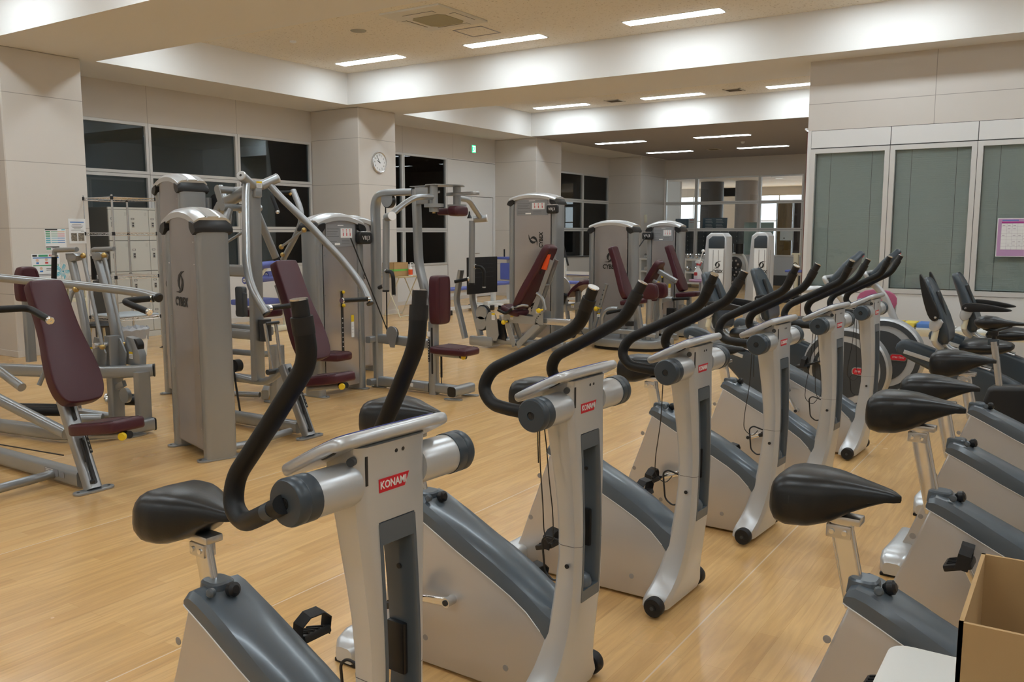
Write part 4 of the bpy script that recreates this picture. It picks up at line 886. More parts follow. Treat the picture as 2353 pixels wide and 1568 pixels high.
# ---- tall tower machine at the rear left of the chest press
def m4():
    t = thing('shoulder_lat_machine', 'tall weight machine behind the chest press with black hooked handle and gas pistons', 'weight machine', (-6.0, 5.3, 0))
    W0 = lambda *p: (p[0]+6.0, p[1]-5.3, p[2])
    tower(t, TM(-6.60+6.0, 4.84-5.3, -16), .62, 1.83, .22, front=1, stack=False)
    for sy, x in ((-1, 0), (1, 0)):
        pts = [W0(-6.02, 5.20+sy*.40, 1.83), W0(-5.93, 5.20+sy*.40, 1.66), W0(-5.92, 5.20+sy*.40, 1.55), W0(-6.00, 5.20+sy*.40, 1.42), W0(-6.18, 5.20+sy*.40, 1.20)]
        b = nb(); bar(b, pts, .045, .055, .02, .12, up=(0, 1, 0)); ar = ob('lift_arm', b, 'silver', t)
        b = nb(); tube(b, [W0(-6.04, 5.20+sy*.40, 1.81), W0(-6.07, 5.20+sy*.31, 1.805), W0(-6.10, 5.20+sy*.21, 1.80), W0(-6.02, 5.20+sy*.21, 1.64)], .017, 14, .05, 6); hg = ob('hook_grip', b, 'foam', t)
        b = nb(); sphere(b, W0(-6.018, 5.20+sy*.21, 1.632), .019); ob('grip_end', b, 'chrome', hg)
        b = nb(); cyl(b, W0(-6.02, 5.20+sy*.36, 1.79), W0(-6.02, 5.20+sy*.43, 1.83), .012, 10); sphere(b, W0(-6.14, 5.20+sy*.36, 1.25), .02); ob('arm_pivot', b, 'brass', ar)
    b = nb(); bar(b, [W0(-6.42, 5.0, .012), W0(-6.42, 5.0, 1.75)], .07, .09, .02, up=(0, 1, 0)); ob('rear_upright', b, 'silver', t)
    b = nb(); bar(b, [W0(-6.42, 5.05, .62), W0(-5.75, 5.05, .62)], .06, .07, .012); bar(b, [W0(-6.42, 5.05, .40), W0(-5.75, 5.05, .42)], .05, .05, .02); bar(b, [W0(-6.42, 5.0, .19), W0(-5.72, 5.02, .19)], .06, .07, .012); ob('cross_beams', b, 'silver', t)
    b = nb(); bar(b, [W0(-5.70, 5.06, .012), W0(-5.70, 5.06, .50)], .10, .10, .012, up=(0, 1, 0)); ob('front_upright', b, 'silver', t)
    b = nb(); tube(b, [W0(-6.30, 4.95, .045), W0(-5.95, 5.08, .045)], .024, 12); bar(b, [W0(-6.25, 5.45, .06), W0(-5.85, 5.05, .06)], .06, .08, .014); ob('base_tube', b, 'silver', t)
    b = nb(); prism(b, rrect(.20, .07, .033, 4), W0(-5.76, 5.06, .006), X3, Y3, Z3, .012, .002); ob('foot_plate', b, 'silver', t)
    b = nb(); cyl(b, W0(-6.32, 5.0, .60), W0(-6.32, 5.06, .60), .05, 20); cyl(b, W0(-6.18, 5.0, .29), W0(-6.18, 5.06, .29), .055, 20); cyl(b, W0(-6.34, 5.0, 1.70), W0(-6.34, 5.06, 1.70), .08, 24); ob('pulleys', b, 'black', t)
    b = nb(); cyl(b, W0(-6.38, 4.98, .42), W0(-6.30, 4.92, .42), .022, 12); ob('tube_plug', b, 'black', t)
    b = nb(); tube(b, [W0(-6.36, 5.0, 1.2), W0(-6.20, 5.0, .30)], .008, 8); ob('cable', b, 'black', t)
    b = nb(); prism(b, rrect(.10, .26, .02), W0(-6.05, 5.0, .86), X3, Z3, Y3, .05, .008); prism(b, rrect(.05, .20, .01), W0(-5.97, 4.97, .84), X3, Z3, Y3, .02, .004); ob('cam_bracket', b, 'dgrey', t)
    cushion(t, 'seat', W0(-6.30, 5.25, .78), V((1, .1, .0)), Y3, [(0, .12), (.05, .14), (.30, .13), (.34, .10)], .07, seam=None)
    cushion(t, 'chest_pad', W0(-5.62, 5.5, .40), V((1, .0, .05)), Y3, [(0, .10), (.05, .12), (.26, .11), (.30, .08)], .07, seam=None)
m4()
# ---- seated row behind the shoulder press
def m2():
    t = thing('rowing_machine', 'seated row machine with two tilted levers, black upright grips and chrome push rods', 'weight machine', (-6.30, 3.72, 0))
    q = lambda x, y, z: (x+6.30, y-3.72, z)
    b = nb(); bar(b, [q(-7.9, 2.95, .065), q(-6.43, 3.17, .065), q(-5.85, 3.26, .065), q(-5.66, 3.42, .065), q(-5.62, 3.80, .065)], .075, .09, .018, .28, fn=7); lb = ob('base_beam', b, 'silver', t)
    b = nb(); bar(b, [q(-5.62, 3.80, .065), q(-5.62, 3.808, .065)], .078, .094, .018); ob('beam_plug', b, 'black', lb)
    b = nb(); bar(b, [q(-7.9, 3.10, .43), q(-6.75, 3.32, .43), q(-5.98, 3.60, .44), q(-5.80, 3.70, .445), q(-5.63, 3.84, .455)], .06, .09, .022, .25, fn=7); ub = ob('upper_beam', b, 'silver', t)
    b = nb(); bar(b, [q(-5.63, 3.84, .455), q(-5.625, 3.846, .455)], .063, .094, .022); ob('beam_plug', b, 'black', ub)
    b = nb(); bar(b, [q(-5.66, 3.76, .06), q(-5.66, 3.76, .45)], .07, .10, .012, up=(0, 1, 0)); ob('end_post', b, 'silver', t)
    b = nb(); prism(b, rrect(.075, .20, .035, 4), q(-5.62, 3.64, .006), X3, Y3, Z3, .012, .002); ob('foot_plate', b, 'silver', t)
    b = nb(); bar(b, [q(-5.93, 3.72, .05), q(-5.93, 3.72, .70)], .07, .10, .012, up=(0, 1, 0)); ob('column', b, 'silver', t)
    for sx, x in ((0, -5.99), (1, -5.90)):
        b = nb(); prism(b, [(-.07, -.10), (.06, -.10), (.08, .02), (.02, .12), (-.05, .13), (-.09, .03)], q(x+.0, 3.70-.04*sx*0, .56), X3, Z3, Y3, .012); o = ob('cam_plate', b, 'silver', t); o.location.y += -.05 if sx == 0 else .05
    b = nb(); prism(b, [(-.08, -.10), (.09, -.10), (.10, -.02), (.03, .10), (-.05, .11), (-.08, .04)], q(-5.79, 3.80, .585), X3, Z3, Y3, .06, .006); gd = ob('pulley_guard', b, 'silver', t); sticker(gd, q(-5.79, 3.768, .56), X3, Z3, .045, .05)
    b = nb(); cyl(b, q(-5.76, 3.775, .63), q(-5.76, 3.825, .63), .052, 22); ob('pulley', b, 'black', t)
    b = nb(); cyl(b, q(-5.80, 3.70, .27), q(-5.80, 3.73, .27), .055, 22); bar(b, [q(-5.90, 3.71, .32), q(-5.80, 3.71, .36)], .03, .045, .006); ob('lower_guard', b, 'silver', t)
    yc = 3.70
    for sy in (-1, 1):
        b = nb(); tube(b, [q(-6.20, yc+sy*.10, 1.275), q(-6.105, yc+sy*.107, .99), q(-6.04, yc+sy*.11, .72), q(-6.04, yc+sy*.11, .42)], .030, 16, .10, 6); lv = ob('lever', b, 'silver', t)
        sticker(lv, q(-6.008, yc+sy*.11, .60), Y3, Z3, .035, .045)
        b = nb(); prism(b, [(-.055, .015), (.05, .02), (.085, .0), (.07, -.035), (-.01, -.045), (-.05, -.03)], q(-6.17, yc+sy*.10, 1.285), X3, Z3, Y3, .06, .008); bar(b, [q(-6.30, yc+sy*.145, 1.322), q(-6.05, yc+sy*.143, 1.330)], .035, .035, .017); hb = ob('handle_bar', b, 'silver', t)
        b = nb(); tube(b, [q(-6.29, yc+sy*.145, 1.322), q(-6.328, yc+sy*.147, 1.32), q(-6.332, yc+sy*.15, 1.27)], .0165, 14, .04, 6); cyl(b, q(-6.05, yc+sy*.143, 1.330), q(-6.045, yc+sy*.143, 1.330), .0165, 14); ob('bar_bend', b, 'silver', hb)
        b = nb(); cyl(b, q(-6.332, yc+sy*.150, 1.275), q(-6.345, yc+sy*.157, 1.09), .019, 14); hg = ob('hand_grip', b, 'foam', t)
        b = nb(); cyl(b, q(-6.332, yc+sy*.150, 1.285), q(-6.332, yc+sy*.150, 1.272), .026, 14); cyl(b, q(-6.345, yc+sy*.157, 1.092), q(-6.345, yc+sy*.157, 1.083), .022, 14); ob('grip_collar', b, 'chrome', hg)
        b = nb(); cyl(b, q(-6.07, yc+sy*.081, 1.262), q(-5.90, yc+sy*.083, .645), .0135, 12); rd = ob('push_rod', b, 'silver', t)
        
        for e_ in (q(-6.075, yc+sy*.081, 1.283), q(-5.896, yc+sy*.083, .630)): b = nb(); sphere(b, e_, .021); ob('rod_end', b, 'brass', rd)
    b = nb(); cyl(b, q(-5.93, yc-.13, .64), q(-5.93, yc+.10, .64), .02, 12); cyl(b, q(-6.0, yc-.10, .56), q(-6.02, yc-.28, .53), .016, 12); cyl(b, q(-5.95, yc-.13, .50), q(-6.03, yc-.25, .60), .012, 10); ob('linkage', b, 'steel', t)
    for x, y in ((-6.58, 3.36), (-6.45, 3.33), (-6.40, 3.95), (-6.30, 3.90)):
        b = nb(); cyl(b, q(x, y, .15), q(x+.26, y+.14, .15), .036, 18); rl = ob('foot_roller', b, 'foam', t)
        b = nb(); cyl(b, q(x-.016, y-.009, .15), q(x, y, .15), .037, 18); ob('roller_cap', b, 'steel', rl)
    b = nb(); tube(b, [q(-6.40, 3.45, .15), q(-6.20, 3.62, .12), q(-5.95, 3.70, .10)], .025, 12); cyl(b, q(-6.10, 3.50, .10), q(-5.95, 3.62, .10), .035, 14); ob('roller_axle', b, 'silver', t)
    cushion(t, 'seat', q(-7.60, 3.35, .63), V((1, .15, .0)), V((-.15, 1, 0)), [(0, .12), (.04, .15), (.42, .14), (.46, .11)], .075, seam=None)
    b = nb(); bar(b, [q(-7.35, 3.40, .05), q(-7.30, 3.40, .56)], .06, .08, .014, up=(0, 1, 0)); ob('seat_post', b, 'silver', t)
    cushion(t, 'chest_pad', q(-6.78, 3.60, .92), Z3, -Y3, [(0, .07), (.03, .085), (.18, .085), (.24, .07), (.27, .05)], .09, seam=None)
    b = nb(); bar(b, [q(-6.84, 3.60, .45), q(-6.84, 3.60, 1.0)], .05, .07, .012, up=(0, 1, 0)); ob('pad_post', b, 'silver', t)
m2()
# ---- leg press
def m6():
    t = thing('leg_press_machine', 'leg press with large black footplate, tall burgundy backrest and orange wedge tag', 'weight machine', (-5.9, 9.11, 0))
    q = lambda x, y, z: (x+5.9, y-9.11, z); yc = 9.11
    tower(t, TM(-6.15+5.9, 10.0-9.11, 0), .74, 1.85, .24, front=-1, badge=(1, 0), logo_back=False, vert_logo=True)
    b = nb(); box(b, q(-6.41, yc, .912), (.03, .64, .46), None, .006); fp = ob('footplate', b, 'rubber', t)
    b = nb()
    for k in range(4): bx(b, *[v for v in (-6.394+5.9, -6.392+5.9, -.22, .22, 1.055-k*.055, 1.058-k*.055)])
    ob('plate_grooves', b, 'dgrey', fp)
    b = nb(); bar(b, [q(-6.56, yc-.17, .11), q(-6.70, yc-.17, .60), q(-6.62, yc-.17, .98)], .05, .085, .012, .08, up=(0, 1, 0)); bar(b, [q(-6.56, yc+.17, .11), q(-6.70, yc+.17, .60), q(-6.62, yc+.17, .98)], .05, .085, .012, .08, up=(0, 1, 0)); ob('plate_arm', b, 'silver', t)
    b = nb(); prism(b, rrect(.36, .12, .03), q(-6.36, yc-.10, .08), X3, Z3, Y3, .03, .004); ob('pivot_bracket', b, 'silver', t)
    b = nb(); bar(b, [q(-6.45, yc, .09), q(-5.2, yc, .09)], .07, .075, .014); bar(b, [q(-5.35, yc, .05), q(-5.35, yc+.85, .05)], .07, .07, .012); bar(b, [q(-6.3, yc, .05), q(-6.3, yc+.85, .05)], .07, .07, .012); ob('base_rail', b, 'silver', t)
    tri = [(-6.0, .37), (-5.96, .50), (-5.80, .44), (-5.60, .46), (-5.44, .50), (-5.43, .36), (-5.50, .33), (-5.83, .04), (-5.86, .05)]
    b = nb()
    for sy in (-1, 1):
        for A_, B_ in (((-5.985, .36), (-5.86, .05)), ((-5.52, .34), (-5.83, .05))):
            bar(b, [q(A_[0], yc+sy*.09, A_[1]), q(B_[0], yc+sy*.09, B_[1])], .008, .075, .003)
        prism(b, [(-.13, -.06), (.45, -.06), (.45, .09), (.38, .10), (.30, .03), (.0, .05), (-.02, .13), (-.12, .13)], q(-5.90, yc+sy*.09, .40), X3, Z3, Y3, .008)
    cr = ob('carriage_frame', b, 'silver', t); sticker(cr, q(-5.90, yc-.096, .405), X3, Z3, .04, .045); sticker(cr, q(-5.53, yc-.096, .50), X3, Z3, .04, .05)
    b = nb()
    for k in range(6): lathe(b, [(.008, 0), (.008, .002), (0, .002)], q(-5.56 + .008*k*k*.35, yc-.096, .345+.024*k), (0, -1, 0), 8)
    ob('index_holes', b, 'ink', cr)
    b = nb(); bar(b, [q(-6.12, yc, .385), q(-5.02, yc, .375)], .09, .075, .006); rl = ob('slide_rail', b, 'steel', t)
    b = nb(); prism(b, rrect(.10, .10, .01), q(-5.04, yc-.05, .375), X3, Z3, Y3, .012); ob('rail_end', b, 'silver', rl)
    b = nb()
    for (x, z, r_) in ((-6.36, .44, .085), (-6.37, .31, .085)): cyl(b, q(x, yc-.10, z), q(x, yc-.07, z), r_, 24)
    prism(b, smooth_poly([(-.06, -.20), (.13, -.20), (.09, .10), (.03, .17), (-.05, .15), (-.08, .02)], 1), q(-6.21, yc-.10, .30), X3, Z3, Y3, .012); cm = ob('cam_plate', b, 'silver', t); sticker(cm, q(-6.17, yc-.108, .405), X3, Z3, .05, .085)
    b = nb(); cyl(b, q(-6.36, yc-.07, .44), q(-6.36, yc-.03, .44), .10, 24); cyl(b, q(-6.37, yc-.07, .31), q(-6.37, yc-.03, .31), .10, 24); prism(b, [(-.05, -.12), (.08, -.14), (.02, .10), (-.05, .13)], q(-6.10, yc-.02, .24), X3, Z3, Y3, .05); ob('belt_wheel', b, 'black', t)
    for x, z in ((-5.99, .345), (-5.48, .515)):
        b = nb(); sphere(b, q(x, yc-.145, z), .030, 14); cyl(b, q(x+.03, yc-.10, z+.01), q(x, yc-.14, z), .012, 10); ob('adjust_knob', b, 'yellow', t)
    U2 = V((.50, 0, .87)).normalized()
    cushion(t, 'backrest', q(-5.79, yc, .50), U2, -Y3, [(0, .12), (.03, .15), (.12, .17), (.30, .165), (.45, .145), (.60, .13), (.80, .125), (.87, .11), (.89, .08)], .10, bev=.03, seam=.62)
    cushion(t, 'seat', q(-6.04, yc, .565), V((1, 0, -.30)), Y3, [(0, .12), (.03, .16), (.15, .17), (.25, .15), (.28, .12)], .075, bev=.025, seam=None)
    b = nb()
    for sy in (-1, 1): bar(b, [q(-5.62, yc+sy*.06, .45), q(-5.35, yc+sy*.06, 1.12)], .012, .06, .003)
    bar(b, [q(-5.47, yc-.07, .82), q(-5.47, yc+.07, .82)], .05, .02, .003); tube(b, [q(-5.56, yc-.06, .72), q(-5.47, yc-.06, .66), q(-5.44, yc-.06, .52)], .02, 10, .05); ob('back_support', b, 'silver', t)
    b = nb(); prism(b, [(-.075, -.09), (-.005, -.105), (.052, .085), (-.005, .085)], q(-5.41, yc-.075, 1.105), X3, Z3, Y3, .02, .004); ob('wedge_tag', b, 'orange', t)
    b = nb(); prism(b, [(-.10, -.14), (-.06, -.15), (.03, .12), (-.03, .12)], q(-5.46, yc-.04, 1.10), X3, Z3, Y3, .07, .01); ob('tag_holder', b, 'black', t)
    for sy in (-1, 1):
        b = nb(); tube(b, [q(-6.04, yc+sy*.19, .50), q(-5.92, yc+sy*.19, .455), q(-5.83, yc+sy*.19, .53), q(-5.72, yc+sy*.16, .57)], .018, 12, .05, 6); h = ob('side_handle', b, 'foam', t)
        b = nb(); cyl(b, q(-5.83, yc+sy*.19, .53), q(-5.81, yc+sy*.185, .537), .024, 14); tube(b, [q(-5.81, yc+sy*.187, .537), q(-5.70, yc+sy*.16, .575), q(-5.66, yc+sy*.10, .56)], .015, 10, .03); ob('handle_tube', b, 'silver', h)
    b = nb(); tube(b, [q(-5.02, yc, .34), q(-4.9, yc, .20), q(-5.2, yc+.7, .1)], .008, 8); cyl(b, q(-5.50, 9.80, .20), q(-5.46, 9.80, .20), .10, 22); ob('cable', b, 'black', t)
m6()
# ---- abductor machine and its tower
def m7():
    t = thing('hip_abductor_machine', 'hip machine with narrow leaning burgundy backrest and a big rounded knee pad', 'weight machine', (-4.85, 9.98, 0))
    q = lambda x, y, z: (x+4.85, y-9.98, z)
    tower(t, TM(-5.21+4.85, 10.42-9.98, 0), .65, 1.49, .22, front=1)
    U2 = V((-.33, 0, .94)).normalized()
    cushion(t, 'backrest', q(-4.82, 9.98, .61), U2, Y3, [(0, .08), (.03, .11), (.10, .13), (.20, .12), (.34, .10), (.50, .085), (.66, .085), (.69, .07)], .075, bev=.025, seam=.50)
    cushion(t, 'seat', q(-4.86, 9.98, .60), V((1, 0, .12)), Y3, [(0, .10), (.04, .13), (.28, .12), (.33, .09)], .06, seam=None)
    b = nb(); bar(b, [q(-5.09, 9.98, .80), q(-5.28, 9.98, .17)], .045, .045, .008); ad = ob('adjust_bar', b, 'silver', t)
    b = nb()
    for k in range(6): lathe(b, [(.008, 0), (.008, .002), (0, .002)], q(-5.115 - k*.018, 9.956, .72 - k*.06), (0, -1, 0), 8)
    ob('adjust_holes', b, 'ink', ad); sticker(ad, q(-5.185, 9.955, .40), X3, Z3, .045, .05)
    b = nb(); sphere(b, q(-5.21, 9.93, .48), .032, 12); cyl(b, q(-5.16, 9.98, .49), q(-5.21, 9.94, .48), .012, 8); ob('adjust_knob', b, 'yellow', t)
    b = nb(); prism(b, smooth_poly([(-.45, -.35), (.40, -.35), (.55, -.10), (.55, .35), (-.45, .35)], 2), q(-4.80, 10.02, .085), X3, Y3, Z3, .10, .015); pf = ob('platform', b, 'silver', t)
    b = nb(); prism(b, smooth_poly([(-.42, -.32), (.38, -.32), (.52, -.08), (.52, .33), (-.42, .33)], 2), q(-4.80, 10.02, .018), X3, Y3, Z3, .034); ob('plinth', b, 'rubber', pf)
    b = nb(); tube(b, [q(-5.08, 9.85, .15), q(-5.08, 9.85, .42), q(-4.98, 9.85, .50), q(-4.86, 9.85, .50)], .03, 12, .08); bar(b, [q(-4.83, 9.98, .52), q(-4.58, 9.98, .545)], .05, .04, .01); bar(b, [q(-4.60, 9.90, .54), q(-4.52, 9.88, .14)], .035, .05, .01, up=(0, 1, 0)); bar(b, [q(-4.66, 9.98, .15), q(-4.66, 9.98, .54)], .06, .06, .01, up=(0, 1, 0)); ob('seat_frame', b, 'silver', t)
    b = nb(); tube(b, [q(-5.0, 9.82, .44), q(-4.76, 9.82, .50)], .018, 10); ob('side_handle', b, 'foam', t)
    for sy in (-1, 1):
        b = nb(); prism(b, smooth_poly([(-.105, -.10), (.105, -.10), (.105, .03), (.07, .10), (-.07, .10), (-.105, .03)], 2), q(-4.42, 9.98+sy*.14, .735), X3, Z3, Y3, .075, .02, 3); kp = ob('knee_pad', b, 'maroon', t)
        b = nb(); tube(b, [q(-4.42, 9.98+sy*.16, .64), q(-4.42, 9.98+sy*.18, .40), q(-4.45, 9.98+sy*.12, .26)], .026, 12, .06); cyl(b, q(-4.45, 9.98+sy*.12, .14), q(-4.45, 9.98+sy*.12, .30), .035, 14); ob('pad_arm', b, 'silver', t)
    b = nb(); bar(b, [q(-4.95, 9.80, .22), q(-4.65, 9.78, .23), q(-4.35, 9.86, .19)], .05, .06, .012, .05); cyl(b, q(-4.80, 9.90, .13), q(-4.80, 9.90, .27), .05, 16); cyl(b, q(-4.68, 9.84, .13), q(-4.68, 9.84, .25), .03, 16); cyl(b, q(-4.55, 10.05, .13), q(-4.55, 10.05, .22), .05, 16); ob('linkage', b, 'silver', t)
    b = nb(); box(b, q(-4.70, 9.86, .325), (.10, .06, .06), None, .005); ob('stop_block', b, 'black', t)
m7()
def m8():
    t = thing('leg_extension_machine', 'leg machine with narrow leaning burgundy backrest in front of the dumbbells', 'weight machine', (-4.85, 11.75, 0))
    q = lambda x, y, z: (x+4.85, y-11.75, z)
    tower(t, TM(-5.22+4.85, 12.15-11.75, 0), .54, 1.50, .22, front=-1, badge=(-1, 0))
    U2 = V((-.36, 0, .93)).normalized()
    cushion(t, 'backrest', q(-4.78, 11.7, .61), U2, Y3, [(0, .08), (.03, .11), (.10, .13), (.20, .12), (.34, .10), (.50, .085), (.66, .085), (.69, .07)], .08, bev=.025, seam=.50)
    cushion(t, 'seat', q(-4.84, 11.7, .60), V((1, 0, .10)), Y3, [(0, .10), (.04, .13), (.28, .12), (.33, .09)], .07, seam=None)
    b = nb(); cyl(b, q(-4.82, 11.5, .52), q(-4.58, 11.5, .54), .020, 12); ob('side_handle', b, 'foam', t)
    b = nb(); tube(b, [q(-5.10, 11.55, .15), q(-5.10, 11.55, .40), q(-4.98, 11.55, .52), q(-4.82, 11.5, .52)], .035, 12, .1); bar(b, [q(-5.12, 11.7, .83), q(-5.2, 11.7, .20)], .045, .045, .008); bar(b, [q(-4.66, 11.7, .12), q(-4.66, 11.7, .55)], .06, .06, .01, up=(0, 1, 0)); ob('seat_frame', b, 'silver', t)
    b = nb(); prism(b, rrect(.80, .62, .06), q(-4.90, 11.72, .075), X3, Y3, Z3, .12, .012); pf = ob('platform', b, 'silver', t)
    b = nb(); prism(b, rrect(.76, .58, .06), q(-4.90, 11.72, .012), X3, Y3, Z3, .024); ob('plinth', b, 'rubber', pf)
    b = nb(); cyl(b, q(-4.72, 11.6, .36), q(-4.72, 11.6, .44), .05, 16); bar(b, [q(-5.0, 11.5, .20), q(-4.5, 11.5, .21)], .05, .05, .01); bar(b, [q(-5.0, 11.6, .27), q(-4.5, 11.6, .28)], .04, .04, .01); ob('linkage', b, 'silver', t)
    b = nb(); box(b, q(-4.86, 11.55, .33), (.12, .08, .12), None, .006); ob('stop_block', b, 'black', t)
    b = nb(); tube(b, [q(-5.46, 11.98, 1.40), q(-5.62, 11.6, .95)], .008, 8); ob('cable', b, 'black', t)
m8()
def m9():
    t = thing('reclined_seat_machine', 'burgundy seat tipped the other way, half hidden behind the big rounded knee pad', 'weight machine', (-4.95, 11.05, 0))
    q = lambda x, y, z: (x+5.0, y-11.05, z)
    U2 = V((.50, 0, .86)).normalized()
    cushion(t, 'backrest', q(-5.02, 11.05, .72), U2, -Y3, [(0, .09), (.04, .13), (.30, .12), (.38, .10)], .085, seam=None)
    cushion(t, 'seat', q(-5.28, 11.05, .66), V((1, 0, -.15)), Y3, [(0, .11), (.05, .14), (.36, .13), (.40, .10)], .08, seam=None)
    b = nb(); bar(b, [q(-4.87, 11.0, .93), q(-4.62, 11.0, .80)], .07, .06, .01); bar(b, [q(-4.95, 11.0, .80), q(-4.76, 11.0, .70)], .05, .05, .01); bar(b, [q(-4.85, 11.05, .0), q(-4.90, 11.05, .72)], .07, .07, .01, up=(0, 1, 0)); bar(b, [q(-5.3, 11.05, .05), q(-4.6, 11.05, .05)], .07, .08, .01); bar(b, [q(-5.25, 11.05, .05), q(-5.2, 11.05, .62)], .06, .06, .01, up=(0, 1, 0)); ob('frame', b, 'silver', t)
    b = nb(); sphere(b, q(-4.86, 10.97, .77), .025, 12); ob('adjust_knob', b, 'yellow', t)
m9()
def m10():
    t = thing('leg_curl_machine', 'prone leg curl bench with humped burgundy pad and a thick black foam roller', 'weight machine', (-6.0, 11.0, 0))
    q = lambda x, y, z: (x+6.0, y-11.0, z)
    b = nb(); W_ = .17
    rings = []
    for x, z in ((-6.14, .60), (-6.08, .68), (-5.96, .77), (-5.88, .795), (-5.78, .80), (-5.70, .79), (-5.60, .73), (-5.52, .71)):
        rings.append([q(x, 11.0-W_, z-.07), q(x, 11.0-W_*1.02, z-.02), q(x, 11.0-W_*.85, z), q(x, 11.0+W_*.85, z), q(x, 11.0+W_*1.02, z-.02), q(x, 11.0+W_, z-.07)])
    loft(b, rings); ob('bench_pad', b, 'maroon', t, ang=60)
    b = nb(); cyl(b, q(-6.18, 10.80, .58), q(-6.24, 10.80, .44), .055, 20); ob('foam_roller', b, 'foam', t)
    b = nb(); cyl(b, q(-6.30, 10.88, .66), q(-6.30, 10.90, .66), .17, 28); dc = ob('cam_disc', b, 'silver', t)
    b = nb(); cyl(b, q(-6.30, 10.87, .66), q(-6.30, 10.88, .66), .07, 20); ob('disc_hub', b, 'black', dc)
    b = nb(); bar(b, [q(-6.25, 10.9, .36), q(-5.85, 10.9, .45), q(-5.5, 10.9, .50)], .05, .10, .01, .1); bar(b, [q(-6.06, 11.0, .02), q(-6.06, 11.0, .62)], .06, .08, .01, up=(0, 1, 0)); bar(b, [q(-5.74, 11.0, .66), q(-5.60, 11.0, .05)], .05, .08, .01, up=(0, 1, 0)); bar(b, [q(-6.35, 11.0, .05), q(-5.45, 11.0, .05)], .08, .09, .012); bar(b, [q(-6.22, 10.9, .55), q(-6.14, 10.9, .05)], .04, .07, .01, up=(0, 1, 0)); fr = ob('frame', b, 'silver', t)
    sticker(fr, q(-6.08, 10.87, .41), X3, Z3, .05, .045)
m10()
def newtower(label, x, y, w_, zt):
    """taller plastic-framed tower: slanted side, dark head panel, light ribbed sheet"""
    t = thing('weight_tower', label, 'weight tower', (x, y, 0), 0, 'towers with a dark head panel')
    d = .26; A = w_/2
    out = [(-A-.11, .02), (-A-.09, .5), (-A-.03, zt-.30), (-A-.01, zt-.05), (-A+.05, zt), (A-.05, zt), (A, zt-.05), (A+.01, zt-.3), (A+.01, .02)]
    b = nb(); prism(b, out, (0, d/2+.012, 0), X3, Z3, Y3, d, .022, 3); bd = ob('tower_body', b, 'silverlt', t)
    b = nb(); prism(b, [(-A+.04, .06), (-A+.04, zt-.21), (A-.02, zt-.21), (A-.02, .06)], (0, .006, 0), X3, Z3, Y3, .016, .004); sh = ob('ribbed_sheet', b, 'white', bd)
    b = nb()
    for k in range(3): bx(b, -A+.10+k*.075, -A+.106+k*.075, -.006, 0, .08, zt-.23)
    ob('ribs', b, 'shroudback', sh)
    b = nb(); prism(b, [(-A+.035, zt-.205), (-A+.035, zt-.09), (-A+.085, zt-.045), (A-.03, zt-.045), (A-.015, zt-.07), (A-.015, zt-.205)], (0, .004, 0), X3, Z3, Y3, .022, .005); ob('head_panel', b, 'bluegrey', bd)
    swoosh(sh, (.03, -.004, zt-.43), X3, Z3, .055)
    return t
n1 = newtower('light grey tapered tower with dark head panel, next to the spray bottle', -4.20, 11.45, .27, 1.445)
newtower('light grey tapered tower with dark head panel, right of the weight plate rack', -3.60, 11.45, .22, 1.455)
b = nb(); lathe(b, [(0, 0), (.022, 0), (.022, .012), (.012, .02), (0, .02)], (-.17, -.01, 1.20), (0, -1, 0), 16); tube(b, [(-.17, -.02, 1.20), (-.20, -.02, 1.10), (-.225, -.02, 1.02)], .006, 8); ob('earphone_hook', b, 'whiteink', n1)

